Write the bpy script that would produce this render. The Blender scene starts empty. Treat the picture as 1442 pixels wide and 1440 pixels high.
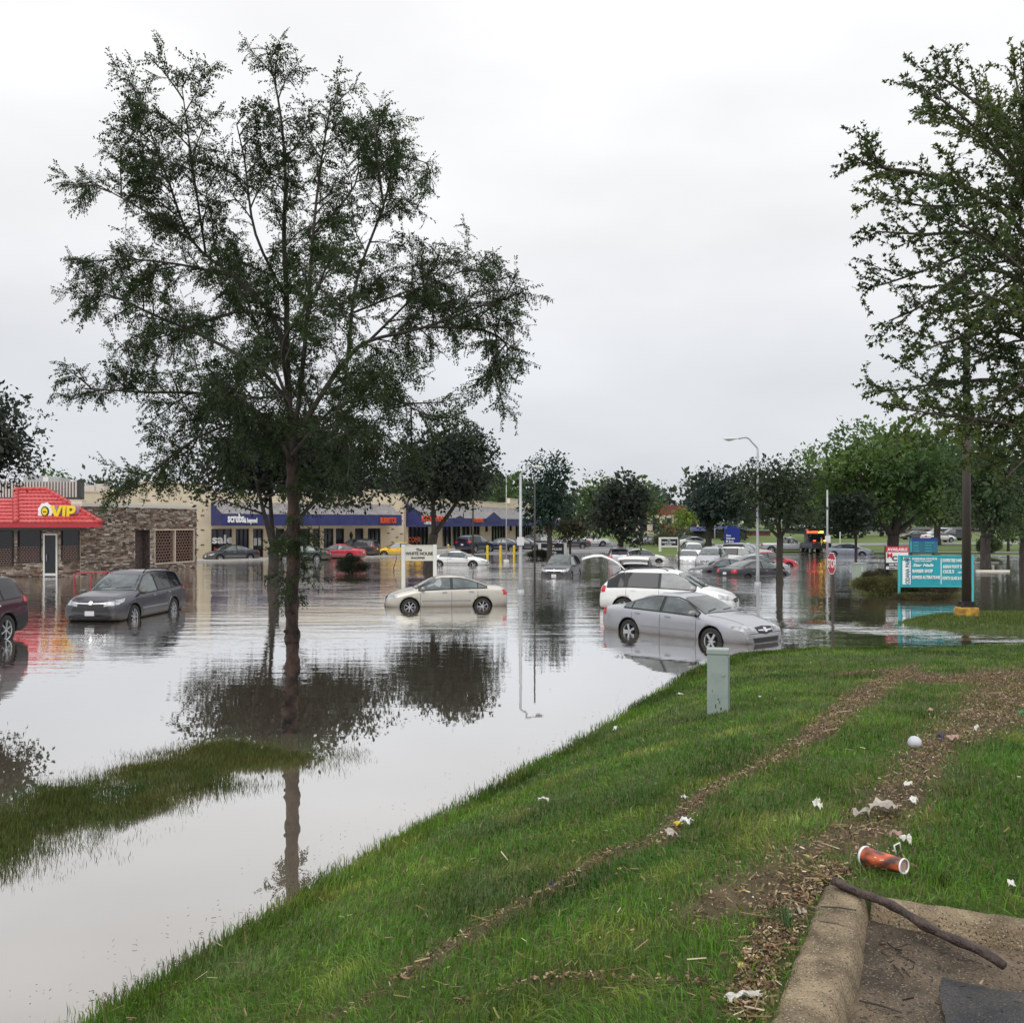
import bpy, bmesh, math, random
import numpy as np
from mathutils import Vector, Matrix
from mathutils.bvhtree import BVHTree

SC = bpy.context.scene
COL = SC.collection
PI = math.pi
R = math.radians
rng = np.random.default_rng(7)
random.seed(7)

# ------------------------------------------------------------------ camera
CAMZ = 3.0; F = 1350.0; CX = 721.0; HY = 737.0
cam_data = bpy.data.cameras.new('camera')
cam_data.sensor_width = 36; cam_data.sensor_fit = 'HORIZONTAL'
cam_data.lens = 36 * F / 1442
cam_data.shift_y = (HY - 720) / 1442
cam_data.clip_start = 0.1; cam_data.clip_end = 5000
cam = bpy.data.objects.new('camera', cam_data); COL.objects.link(cam)
cam.location = (0, 0, CAMZ); cam.rotation_euler = (R(90), 0, 0)
SC.camera = cam
SC.view_settings.view_transform = 'Standard'
SC.view_settings.look = 'None'
SC.view_settings.exposure = 0.0
SC.view_settings.gamma = 1.0
SC.view_settings.use_curve_mapping = False
try:
    SC.cycles.volume_bounces = 0
    SC.cycles.max_bounces = 6; SC.cycles.transparent_max_bounces = 8
    SC.cycles.use_denoising = True
except Exception: pass

# ------------------------------------------------------------------ sky: overcast over a Nishita base
SUN_EL, SUN_AZ = R(50), R(200)
world = bpy.data.worlds.new('World'); SC.world = world; world.use_nodes = True
nt = world.node_tree; nt.nodes.clear(); N = nt.nodes.new; Lk = nt.links.new
out = N('ShaderNodeOutputWorld')
sky = N('ShaderNodeTexSky'); sky.sky_type = 'NISHITA'; sky.sun_disc = False
sky.sun_elevation = SUN_EL; sky.sun_rotation = SUN_AZ
bg1 = N('ShaderNodeBackground'); bg1.inputs['Strength'].default_value = 0.10
Lk(sky.outputs[0], bg1.inputs['Color'])
tc = N('ShaderNodeTexCoord'); sep = N('ShaderNodeSeparateXYZ'); Lk(tc.outputs['Generated'], sep.inputs[0])
ramp = N('ShaderNodeValToRGB'); cr = ramp.color_ramp
cr.elements[0].position = 0.0; cr.elements[0].color = (0.66, 0.68, 0.72, 1)
cr.elements[1].position = 1.0; cr.elements[1].color = (1.55, 1.55, 1.57, 1)
for p, c in ((0.06, (0.74, 0.765, 0.81)), (0.16, (0.82, 0.835, 0.865)), (0.28, (0.95, 0.955, 0.965)), (0.44, (1.05, 1.05, 1.055)), (0.6, (1.2, 1.2, 1.21))):
    e = cr.elements.new(p); e.color = (*c, 1)
Lk(sep.outputs['Z'], ramp.inputs[0])
mp = N('ShaderNodeMapping'); mp.inputs['Scale'].default_value = (1.3, 1.3, 3.6); Lk(tc.outputs['Generated'], mp.inputs[0])
nz = N('ShaderNodeTexNoise'); nz.inputs['Scale'].default_value = 2.6; nz.inputs['Detail'].default_value = 5; nz.inputs['Roughness'].default_value = 0.45
Lk(mp.outputs[0], nz.inputs['Vector'])
mr = N('ShaderNodeMapRange'); mr.inputs[1].default_value = 0.3; mr.inputs[2].default_value = 0.7; mr.inputs[3].default_value = 0.925; mr.inputs[4].default_value = 1.07
Lk(nz.outputs[0], mr.inputs[0])
mul = N('ShaderNodeVectorMath'); mul.operation = 'SCALE'; Lk(ramp.outputs[0], mul.inputs[0]); Lk(mr.outputs[0], mul.inputs['Scale'])
bg2 = N('ShaderNodeBackground'); Lk(mul.outputs[0], bg2.inputs['Color']); bg2.inputs['Strength'].default_value = 1.0
mix = N('ShaderNodeMixShader'); mix.inputs[0].default_value = 0.94
Lk(bg1.outputs[0], mix.inputs[1]); Lk(bg2.outputs[0], mix.inputs[2]); Lk(mix.outputs[0], out.inputs[0])

sun_d = bpy.data.lights.new('sun', 'SUN'); sun_d.energy = 1.1; sun_d.angle = R(40); sun_d.color = (1, 0.97, 0.93)
sun = bpy.data.objects.new('sun', sun_d); COL.objects.link(sun)
sdir = Vector((math.sin(SUN_AZ) * math.cos(SUN_EL), math.cos(SUN_AZ) * math.cos(SUN_EL), math.sin(SUN_EL)))
sun.rotation_euler = sdir.to_track_quat('Z', 'Y').to_euler(); sun.location = (0, 30, 60)

# ------------------------------------------------------------------ helpers
def W(px, py, z=0.0):
    Y = F * (CAMZ - z) / (py - HY); return ((px - CX) * Y / F, Y, z)
def A(px, py, Y): return ((px - CX) * Y / F, Y, CAMZ - (py - HY) * Y / F)

def tag(o, label=None, cat=None, group=None, kind=None):
    if label: o['label'] = label
    if cat: o['category'] = cat
    if group: o['group'] = group
    if kind: o['kind'] = kind
    return o
def thing(name, label, cat, loc=(0, 0, 0), rz=0.0, group=None):
    o = bpy.data.objects.new(name, None); COL.objects.link(o)
    o.location = loc; o.rotation_euler = (0, 0, rz); o.empty_display_size = 0.2
    return tag(o, label, cat, group)
def children(o): return [c for c in bpy.data.objects if c.parent == o]
_kids = {}
def copy_tree(o, parent=None):
    c = o.copy(); COL.objects.link(c); c.parent = parent
    for ch in o_children(o): copy_tree(ch, c)
    return c
def o_children(o):
    return list(o.children)

class MB:
    def __init__(s): s.v = []; s.f = []; s.m = []
    def add(s, vs, fs, m=0):
        b = len(s.v); s.v.extend([tuple(v) for v in vs]); s.f.extend([tuple(i + b for i in f) for f in fs]); s.m.extend([m] * len(fs))
    def box(s, x0, x1, y0, y1, z0, z1, m=0):
        s.add([(x0, y0, z0), (x1, y0, z0), (x1, y1, z0), (x0, y1, z0), (x0, y0, z1), (x1, y0, z1), (x1, y1, z1), (x0, y1, z1)],
              [(0, 3, 2, 1), (4, 5, 6, 7), (0, 1, 5, 4), (1, 2, 6, 5), (2, 3, 7, 6), (3, 0, 4, 7)], m)
    def boxm(s, M, sx, sy, sz, m=0):
        vs = [M @ Vector((x * sx / 2, y * sy / 2, z * sz / 2)) for z in (-1, 1) for y in (-1, 1) for x in (-1, 1)]
        s.add(vs, [(0, 2, 3, 1), (4, 5, 7, 6), (0, 1, 5, 4), (1, 3, 7, 5), (3, 2, 6, 7), (2, 0, 4, 6)], m)
    def tube(s, pts, rad, n=8, m=0, cap=True, wob=None):
        pts = [Vector(p) for p in pts]; k = len(pts)
        if not hasattr(rad, '__len__'): rad = [rad] * k
        T = []
        for i in range(k):
            t = pts[min(i + 1, k - 1)] - pts[max(i - 1, 0)]
            T.append(t.normalized() if t.length > 1e-9 else Vector((0, 0, 1)))
        up = Vector((0, 0, 1)) if abs(T[0].z) < 0.9 else Vector((1, 0, 0))
        u = T[0].cross(up).normalized(); vs = []
        for i in range(k):
            u = (u - T[i] * u.dot(T[i])).normalized(); w = T[i].cross(u)
            for j in range(n):
                a = 2 * PI * j / n; r = rad[i] * (wob(i, j) if wob else 1)
                vs.append(pts[i] + (u * math.cos(a) + w * math.sin(a)) * r)
        fs = [(i * n + j, i * n + (j + 1) % n, (i + 1) * n + (j + 1) % n, (i + 1) * n + j) for i in range(k - 1) for j in range(n)]
        if cap: fs.append(tuple(range(n))[::-1]); fs.append(tuple((k - 1) * n + j for j in range(n)))
        s.add(vs, fs, m)
    def cyl(s, x, y, z0, z1, r, n=16, m=0, r1=None): s.tube([(x, y, z0), (x, y, z1)], [r, r if r1 is None else r1], n, m)
    def lathe(s, prof, n=24, axis='z', m=0, c=(0, 0, 0)):
        vs = []; k = len(prof)
        for (r, h) in prof:
            for j in range(n):
                a = 2 * PI * j / n; p, q = r * math.cos(a), r * math.sin(a)
                vs.append((c[0] + p, c[1] + q, c[2] + h) if axis == 'z' else (c[0] + p, c[1] + h, c[2] + q))
        fs = [(i * n + j, i * n + (j + 1) % n, (i + 1) * n + (j + 1) % n, (i + 1) * n + j) for i in range(k - 1) for j in range(n)]
        s.add(vs, fs, m)
    def poly(s, pts, m=0): s.add(pts, [tuple(range(len(pts)))], m)
    def prism(s, pts, d, m=0):
        n = len(pts); d = Vector(d); a = [Vector(p) for p in pts]; b = [p + d for p in a]
        s.add(a + b, [tuple(range(n))[::-1], tuple(range(n, 2 * n))] + [(i, (i + 1) % n, n + (i + 1) % n, n + i) for i in range(n)], m)
    def build(s, name, mats, parent=None, smooth=False, loc=None):
        me = bpy.data.meshes.new(name); me.from_pydata(s.v, [], s.f)
        mats = mats if isinstance(mats, (list, tuple)) else [mats]
        for m in mats: me.materials.append(m)
        if len(mats) > 1: me.polygons.foreach_set('material_index', s.m)
        if smooth: me.polygons.foreach_set('use_smooth', [True] * len(me.polygons))
        bm = bmesh.new(); bm.from_mesh(me); bmesh.ops.recalc_face_normals(bm, faces=bm.faces); bm.to_mesh(me); bm.free()
        o = bpy.data.objects.new(name, me); COL.objects.link(o); o.parent = parent
        if loc is not None: o.location = loc
        return o

def np_mesh(name, V, Fa, mats, col=None, parent=None, smooth=False, attrs=None):
    """V (n,3); Fa (m,k) all faces with k corners"""
    me = bpy.data.meshes.new(name); V = np.asarray(V, np.float32); Fa = np.asarray(Fa, np.int32)
    me.vertices.add(len(V)); me.vertices.foreach_set('co', V.ravel())
    m, k = Fa.shape
    me.loops.add(m * k); me.loops.foreach_set('vertex_index', Fa.ravel())
    me.polygons.add(m); me.polygons.foreach_set('loop_start', np.arange(0, m * k, k, dtype=np.int32))
    try: me.polygons.foreach_set('loop_total', np.full(m, k, np.int32))
    except Exception: pass
    if smooth: me.polygons.foreach_set('use_smooth', np.ones(m, bool))
    if col is not None:
        a = me.attributes.new('col', 'FLOAT_COLOR', 'POINT'); c = np.ones((len(V), 4), np.float32); c[:, :3] = col; a.data.foreach_set('color', c.ravel())
    for nm, arr in (attrs or {}).items():
        a = me.attributes.new(nm, 'FLOAT', 'POINT'); a.data.foreach_set('value', np.asarray(arr, np.float32))
    me.update(calc_edges=True)
    for mt in (mats if isinstance(mats, (list, tuple)) else [mats]): me.materials.append(mt)
    o = bpy.data.objects.new(name, me); COL.objects.link(o); o.parent = parent
    return o

# ------------------------------------------------------------------ materials
def principled(name, color, rough=0.6, metal=0.0, spec=0.5, coat=0.0, noise=None, bump=None, emit=None, trans=0.0):
    m = bpy.data.materials.new(name); m.use_nodes = True; t = m.node_tree; b = t.nodes['Principled BSDF']
    b.inputs['Base Color'].default_value = (*color, 1); b.inputs['Roughness'].default_value = rough
    b.inputs['Metallic'].default_value = metal; b.inputs['Specular IOR Level'].default_value = spec
    b.inputs['Coat Weight'].default_value = coat; b.inputs['Coat Roughness'].default_value = 0.04
    tcn = t.nodes.new('ShaderNodeTexCoord')
    if noise:
        c2, sc, det = noise[:3]
        n = t.nodes.new('ShaderNodeTexNoise'); n.inputs['Scale'].default_value = sc; n.inputs['Detail'].default_value = det
        t.links.new(tcn.outputs['Object'], n.inputs['Vector'])
        if len(noise) > 3:
            mpn = t.nodes.new('ShaderNodeMapping'); mpn.inputs['Scale'].default_value = noise[3]
            t.links.new(tcn.outputs['Object'], mpn.inputs[0]); t.links.new(mpn.outputs[0], n.inputs['Vector'])
        rm = t.nodes.new('ShaderNodeValToRGB'); rm.color_ramp.elements[0].position = 0.35; rm.color_ramp.elements[1].position = 0.68
        rm.color_ramp.elements[0].color = (*color, 1); rm.color_ramp.elements[1].color = (*c2, 1)
        t.links.new(n.outputs[0], rm.inputs[0]); t.links.new(rm.outputs[0], b.inputs['Base Color'])
    if bump:
        n2 = t.nodes.new('ShaderNodeTexNoise'); n2.inputs['Scale'].default_value = bump[0]; n2.inputs['Detail'].default_value = 6
        if len(bump) > 2:
            mpn = t.nodes.new('ShaderNodeMapping'); mpn.inputs['Scale'].default_value = bump[2]
            t.links.new(tcn.outputs['Object'], mpn.inputs[0]); t.links.new(mpn.outputs[0], n2.inputs['Vector'])
        else: t.links.new(tcn.outputs['Object'], n2.inputs['Vector'])
        bp = t.nodes.new('ShaderNodeBump'); bp.inputs['Strength'].default_value = bump[1]; bp.inputs['Distance'].default_value = 0.02
        t.links.new(n2.outputs[0], bp.inputs['Height']); t.links.new(bp.outputs[0], b.inputs['Normal'])
    if emit: b.inputs['Emission Color'].default_value = (*emit[0], 1); b.inputs['Emission Strength'].default_value = emit[1]
    return m
def mat_attr(name, rough=0.6, transl=0.0, spec=0.3, bump=None):
    m = bpy.data.materials.new(name); m.use_nodes = True; t = m.node_tree; b = t.nodes['Principled BSDF']
    at = t.nodes.new('ShaderNodeAttribute'); at.attribute_name = 'col'
    t.links.new(at.outputs['Color'], b.inputs['Base Color'])
    b.inputs['Roughness'].default_value = rough; b.inputs['Specular IOR Level'].default_value = spec
    if bump:
        n2 = t.nodes.new('ShaderNodeTexNoise'); n2.inputs['Scale'].default_value = bump[0]; n2.inputs['Detail'].default_value = 5
        tcn = t.nodes.new('ShaderNodeTexCoord'); t.links.new(tcn.outputs['Object'], n2.inputs['Vector'])
        bp = t.nodes.new('ShaderNodeBump'); bp.inputs['Strength'].default_value = bump[1]; bp.inputs['Distance'].default_value = 0.02
        t.links.new(n2.outputs[0], bp.inputs['Height']); t.links.new(bp.outputs[0], b.inputs['Normal'])
    if transl > 0:
        tr = t.nodes.new('ShaderNodeBsdfTranslucent'); mx = t.nodes.new('ShaderNodeMixShader'); mx.inputs[0].default_value = transl
        t.links.new(at.outputs['Color'], tr.inputs['Color']); t.links.new(b.outputs[0], mx.inputs[1]); t.links.new(tr.outputs[0], mx.inputs[2])
        t.links.new(mx.outputs[0], t.nodes['Material Output'].inputs['Surface'])
    return m
M = {}
M['leaf'] = mat_attr('leaf', 0.5, 0.38)
M['grass'] = mat_attr('grass_blade', 0.5, 0.25)
M['mulch'] = mat_attr('mulch', 0.8)
M['stone'] = mat_attr('stacked_stone', 0.85, bump=(30, 0.4))
M['bark'] = principled('bark', (0.055, 0.042, 0.034), 0.9, noise=((0.11, 0.085, 0.07), 9, 6, (1, 1, 0.3)), bump=(40, 0.9, (1, 1, 0.35)))
M['bark_red'] = principled('bark_red', (0.010, 0.008, 0.007), 0.85, noise=((0.085, 0.050, 0.038), 6, 10, (1, 1, 0.8)), bump=(20, 1.0, (1, 1, 0.8)))
M['bark_dark'] = principled('bark_dark', (0.03, 0.026, 0.022), 0.9, noise=((0.06, 0.05, 0.042), 6, 5, (1, 1, 0.3)), bump=(25, 0.8, (1, 1, 0.3)))
M['cream'] = principled('cream_block', (0.62, 0.53, 0.38), 0.85, noise=((0.72, 0.62, 0.46), 0.9, 9), bump=(20, 0.25))
M['cream_trim'] = principled('cream_trim', (0.50, 0.42, 0.33), 0.8, noise=((0.58, 0.49, 0.39), 2, 4))
M['coping'] = principled('coping', (0.66, 0.63, 0.55), 0.6)
M['dark_brick'] = principled('dark_brick', (0.05, 0.042, 0.035), 0.9)
M['blue_awn'] = principled('blue_awning', (0.018, 0.024, 0.115), 0.6, noise=((0.030, 0.037, 0.155), 1.5, 7))
M['shingle'] = principled('grey_shingle', (0.16, 0.15, 0.15), 0.9, noise=((0.27, 0.26, 0.26), 3.5, 8), bump=(30, 0.5))
M['red_tile'] = principled('red_tile', (0.42, 0.035, 0.04), 0.45, noise=((0.52, 0.07, 0.07), 3, 5))
M['fascia_red'] = principled('fascia_red', (0.38, 0.02, 0.03), 0.4)
M['dark_glass'] = principled('dark_glass', (0.012, 0.014, 0.018), 0.06, spec=0.6)
M['shop_glass'] = principled('shop_glass', (0.018, 0.020, 0.030), 0.08, spec=0.55, noise=((0.05, 0.05, 0.065), 1.1, 4, (1, 1, 0.25)))
M['car_glass'] = principled('car_glass', (0.015, 0.022, 0.024), 0.03, spec=0.8, coat=0.4, noise=((0.09, 0.12, 0.12), 2.2, 3, (1, 1, 1.6)))
M['car_glass_dark'] = principled('car_glass_dark', (0.012, 0.013, 0.016), 0.05, spec=0.5)
M['black'] = principled('black_plastic', (0.012, 0.012, 0.013), 0.5)
M['void'] = principled('wheel_well', (0.006, 0.006, 0.006), 0.9)
M['rubber'] = principled('tyre_rubber', (0.016, 0.015, 0.015), 0.75, bump=(30, 0.3))
M['alloy'] = principled('alloy', (0.55, 0.56, 0.58), 0.3, 0.7)
M['chrome'] = principled('chrome', (0.75, 0.75, 0.77), 0.15, 1.0)
M['red_lamp'] = principled('red_lamp', (0.5, 0.012, 0.02), 0.15, coat=0.5)
M['lamp_lens'] = principled('lamp_lens', (0.50, 0.52, 0.54), 0.1, coat=0.8, noise=((0.16, 0.17, 0.18), 7, 3))
M['trim_grey'] = principled('trim_grey', (0.22, 0.23, 0.25), 0.4)
M['amber'] = principled('amber_lens', (0.7, 0.25, 0.08), 0.2)
M['plate'] = principled('plate_white', (0.6, 0.6, 0.62), 0.5)
M['white'] = principled('white_paint', (0.72, 0.72, 0.69), 0.5, noise=((0.66, 0.66, 0.62), 2, 5))
M['offwhite'] = principled('offwhite_board', (0.66, 0.65, 0.58), 0.6, noise=((0.60, 0.59, 0.51), 3, 4))
M['signblack'] = principled('sign_black', (0.012, 0.016, 0.025), 0.5)
M['letter_white'] = principled('letter_white', (0.82, 0.82, 0.82), 0.5)
M['letter_black'] = principled('letter_black', (0.02, 0.02, 0.02), 0.5)
M['letter_red'] = principled('letter_red', (0.62, 0.09, 0.03), 0.5)
M['letter_orange'] = principled('letter_orange', (0.75, 0.20, 0.05), 0.5)
M['yellow'] = principled('yellow_paint', (0.72, 0.52, 0.02), 0.5, noise=((0.62, 0.42, 0.02), 5, 4))
M['yellow_worn'] = principled('yellow_worn', (0.55, 0.32, 0.03), 0.8, noise=((0.16, 0.085, 0.035), 5, 9), bump=(15, 0.6))
M['galv'] = principled('galvanised', (0.36, 0.38, 0.39), 0.5, 0.3, noise=((0.44, 0.45, 0.46), 4, 4))
M['pole_dark'] = principled('pole_dark', (0.045, 0.038, 0.032), 0.6, noise=((0.07, 0.055, 0.045), 4, 5, (1, 1, 0.1)))
M['pedestal'] = principled('pedestal_green', (0.25, 0.31, 0.29), 0.55, noise=((0.32, 0.37, 0.34), 6, 6), bump=(60, 0.15))
M['rust'] = principled('rust_mark', (0.10, 0.06, 0.04), 0.9)
M['utility'] = principled('utility_box', (0.33, 0.38, 0.33), 0.6)
M['stop_red'] = principled('stop_red', (0.42, 0.012, 0.03), 0.45)
M['teal'] = principled('teal_board', (0.008, 0.28, 0.34), 0.5, noise=((0.012, 0.34, 0.40), 2, 6))
M['teal_frame'] = principled('teal_frame', (0.05, 0.42, 0.44), 0.5)
M['teal_dark'] = principled('teal_dark', (0.015, 0.13, 0.20), 0.5)
M['blue_sign'] = principled('blue_sign', (0.012, 0.03, 0.24), 0.5)
M['sign_red'] = principled('sign_red', (0.62, 0.03, 0.06), 0.5)
M['handrail'] = principled('handrail_red', (0.40, 0.03, 0.05), 0.5)
M['concrete'] = principled('concrete', (0.36, 0.35, 0.33), 0.85, noise=((0.44, 0.43, 0.41), 2.5, 7), bump=(25, 0.3))
M['asphalt'] = principled('asphalt', (0.19, 0.19, 0.195), 0.8, noise=((0.25, 0.25, 0.25), 0.6, 7), bump=(40, 0.3))
M['lattice'] = principled('lattice', (0.22, 0.13, 0.10), 0.7)
M['panel'] = principled('roof_screen', (0.50, 0.46, 0.43), 0.6)
M['roofdark'] = principled('roof_dark', (0.05, 0.05, 0.055), 0.8)
M['brick_red'] = principled('far_red', (0.22, 0.06, 0.05), 0.8, noise=((0.17, 0.05, 0.045), 1, 4))
M['purple'] = principled('purple_letter', (0.30, 0.20, 0.42), 0.6)
M['vip_yellow'] = principled('vip_yellow', (0.78, 0.62, 0.02), 0.45)
M['paper'] = principled('paper', (0.72, 0.71, 0.66), 0.8, noise=((0.55, 0.53, 0.47), 30, 5), bump=(50, 0.5))
M['hivis'] = principled('hivis', (0.6, 0.75, 0.08), 0.7)
M['skin'] = principled('skin', (0.45, 0.27, 0.19), 0.6)
M['trouser'] = principled('trouser', (0.02, 0.025, 0.05), 0.8)
M['amber_light'] = principled('amber_light', (0.8, 0.4, 0.05), 0.4, emit=((1.0, 0.42, 0.04), 7.0))
M['red_light'] = principled('red_light', (0.8, 0.05, 0.02), 0.4, emit=((1.0, 0.07, 0.02), 3.5))
_paints = {}
def paint(name, c, metal=0.0):
    if name not in _paints:
        m = _paints[name] = principled('paint_' + name, c, 0.32 if metal else 0.28, metal, 0.5, 0.45, noise=(tuple(min(1, x * 1.06) for x in c), 1.5, 3))
        # reflection of the muddy water painted into the lower panels as a grey-brown tint
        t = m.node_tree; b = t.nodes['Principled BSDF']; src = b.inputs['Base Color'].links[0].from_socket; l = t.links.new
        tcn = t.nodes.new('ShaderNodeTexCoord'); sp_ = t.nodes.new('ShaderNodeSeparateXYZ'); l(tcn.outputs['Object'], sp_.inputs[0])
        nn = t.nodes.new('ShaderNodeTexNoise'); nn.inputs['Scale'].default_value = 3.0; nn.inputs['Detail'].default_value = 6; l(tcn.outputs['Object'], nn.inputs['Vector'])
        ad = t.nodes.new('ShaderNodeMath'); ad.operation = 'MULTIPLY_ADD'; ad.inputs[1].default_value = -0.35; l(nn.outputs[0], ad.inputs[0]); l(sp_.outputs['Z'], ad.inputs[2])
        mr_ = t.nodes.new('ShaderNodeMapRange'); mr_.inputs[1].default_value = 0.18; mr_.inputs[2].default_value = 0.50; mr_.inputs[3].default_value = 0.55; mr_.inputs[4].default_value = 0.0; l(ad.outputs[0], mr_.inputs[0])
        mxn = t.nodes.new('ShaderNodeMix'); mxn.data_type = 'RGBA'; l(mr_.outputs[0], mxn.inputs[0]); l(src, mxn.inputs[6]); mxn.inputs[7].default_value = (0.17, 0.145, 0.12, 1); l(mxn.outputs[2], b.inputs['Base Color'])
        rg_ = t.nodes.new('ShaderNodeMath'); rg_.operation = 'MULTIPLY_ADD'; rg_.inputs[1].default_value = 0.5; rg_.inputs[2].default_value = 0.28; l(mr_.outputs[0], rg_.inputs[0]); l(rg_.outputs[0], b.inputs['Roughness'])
    return _paints[name]

def text_obj(name, s, size, mat, parent, loc, rot, extrude=0.01, align='LEFT', sx=1.0, shear=0.0, bold=0.03):
    cu = bpy.data.curves.new(name, 'FONT'); cu.body = s; cu.size = size; cu.extrude = extrude; cu.align_x = align; cu.shear = shear
    cu.resolution_u = 3; cu.offset = size * bold
    t = bpy.data.objects.new(name + '_tmp', cu); COL.objects.link(t)
    dg = bpy.context.evaluated_depsgraph_get(); me = bpy.data.meshes.new_from_object(t.evaluated_get(dg))
    bpy.data.objects.remove(t); bpy.data.curves.remove(cu)
    me.materials.clear(); me.materials.append(mat); me.name = name
    o = bpy.data.objects.new(name, me); COL.objects.link(o); o.parent = parent
    o.location = loc; o.rotation_euler = rot; o.scale = (sx, 1, 1)
    return o

# ------------------------------------------------------------------ value noise for terrain and colours
def _hash(ix, iy, seed):
    h = (ix * 374761393 + iy * 668265263 + seed * 974711) & 0xffffffff
    h = ((h ^ (h >> 13)) * 1274126177) & 0xffffffff
    return ((h ^ (h >> 16)) & 0xffff) / 65535.0
def vnoise(x, y, s, seed=0):
    x = np.asarray(x, float) / s; y = np.asarray(y, float) / s
    ix = np.floor(x).astype(np.int64); iy = np.floor(y).astype(np.int64); fx = x - ix; fy = y - iy
    fx = fx * fx * (3 - 2 * fx); fy = fy * fy * (3 - 2 * fy)
    a = _hash(ix, iy, seed); b = _hash(ix + 1, iy, seed); c = _hash(ix, iy + 1, seed); d = _hash(ix + 1, iy + 1, seed)
    return (a * (1 - fx) + b * fx) * (1 - fy) + (c * (1 - fx) + d * fx) * fy
def fnoise(x, y, s, seed=0): return 0.55 * vnoise(x, y, s, seed) + 0.3 * vnoise(x, y, s / 2.1, seed + 1) + 0.15 * vnoise(x, y, s / 4.3, seed + 2)
def seg_dist(x, y, pts):
    best = np.full(np.shape(x), 1e9); 
    for (a, b) in zip(pts[:-1], pts[1:]):
        dx, dy = b[0] - a[0], b[1] - a[1]; L2 = dx * dx + dy * dy
        t = np.clip(((x - a[0]) * dx + (y - a[1]) * dy) / L2, 0, 1)
        best = np.minimum(best, np.hypot(x - a[0] - t * dx, y - a[1] - t * dy))
    return best
def inside(x, y, P):
    r = np.zeros(np.shape(x), bool); n = len(P)
    for i in range(n):
        x0, y0 = P[i]; x1, y1 = P[(i + 1) % n]
        c = ((y0 > y) != (y1 > y)) & (x < (x1 - x0) * (y - y0) / ((y1 - y0) if y1 != y0 else 1e-9) + x0)
        r ^= c
    return r
def sdist(x, y, P):
    d = seg_dist(x, y, list(P) + [P[0]]); return np.where(inside(x, y, P), d, -d)
def smin(a, b, k):
    h = np.clip(0.5 + 0.5 * (b - a) / k, 0, 1); return b * (1 - h) + a * h - k * h * (1 - h)

# bank polygon: its west and north edges are the shoreline
WEST = [(-5.6, -4.0), (-3.6, 2.6), (-2.52, 5.76), (-1.77, 7.46), (-0.85, 9.46), (1.08, 13.4), (3.2, 18.2), (4.2, 20.3)]
NORTH = [(4.2, 20.3), (5.0, 21.5), (6.3, 22.3), (8.9, 22.75), (12.6, 23.7), (20, 25), (40, 27)]
BANK = WEST + NORTH[1:] + [(40, -4.0)]
MED = [W(*p)[:2] for p in ((-220, 1180), (-100, 1145), (0, 1114), (112, 1080), (225, 1050), (300, 1035), (394, 1034), (440, 1040), (500, 1062), (469, 1084), (394, 1098), (319, 1129), (210, 1170), (112, 1207), (0, 1256), (-120, 1320), (-260, 1400))]
PO = np.array((1.42, 4.31)); PU = np.array((-0.43, -0.903)); PV = np.array((0.903, -0.43)); CURBZ = 1.38
def Hn(x, y):
    x = np.asarray(x, float); y = np.asarray(y, float)
    dw = seg_dist(x, y, WEST); dn = seg_dist(x, y, NORTH); ins = inside(x, y, BANK)
    hb = smin(smin(0.31 * dw, 0.088 * dn + 0.0, 0.35), np.full(x.shape, 1.46), 0.25)
    hb = np.where(ins, np.maximum(hb, -0.02) + 0.07 * np.clip(np.minimum(dw, dn), 0, 1), -0.25 * np.minimum(dw, dn) )
    hb = np.maximum(hb, -0.4) + np.where(ins, (fnoise(x, y, 0.9, 5) - 0.5) * 0.07, 0)
    dm = sdist(x, y, MED); hm = -0.10 + np.clip(dm, -1, 0.8) * 0.13 + (fnoise(x, y, 0.55, 9) - 0.5) * 0.15
    h = np.maximum(hb, hm)
    # lawn island by the lamp base
    di = sdist(x, y, ISL); h = np.maximum(h, np.clip(di, -2, 0.8) * 0.16 + (fnoise(x, y, 0.7, 3) - 0.5) * 0.03)
    a = (x - PO[0]) * PU[0] + (y - PO[1]) * PU[1]; b = (x - PO[0]) * PV[0] + (y - PO[1]) * PV[1]
    d = np.maximum(-a, -b); d = np.where((a > 0) & (b > 0), 0, np.hypot(np.minimum(a, 0), np.minimum(b, 0)))
    wgt = np.clip(1 - d / 1.6, 0, 1); wgt = wgt * wgt * (3 - 2 * wgt)
    h = h * (1 - wgt) + (CURBZ - 0.02) * wgt
    return np.where((a > 0.1) & (b > 0.1), CURBZ - 0.35, h)
ISL = [W(*p)[:2] for p in ((1262, 876), (1300, 868), (1360, 864), (1442, 864), (1600, 866), (1600, 892), (1442, 889), (1360, 888), (1300, 884))]
def G(px, py):
    Y = np.linspace(2.3, 45, 6000); X = (px - CX) * Y / F; Z = CAMZ - (py - HY) * Y / F
    h = Hn(X, Y); k = np.argmax(Z <= h); return (float(X[k]), float(Y[k]), float(h[k]))
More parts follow.
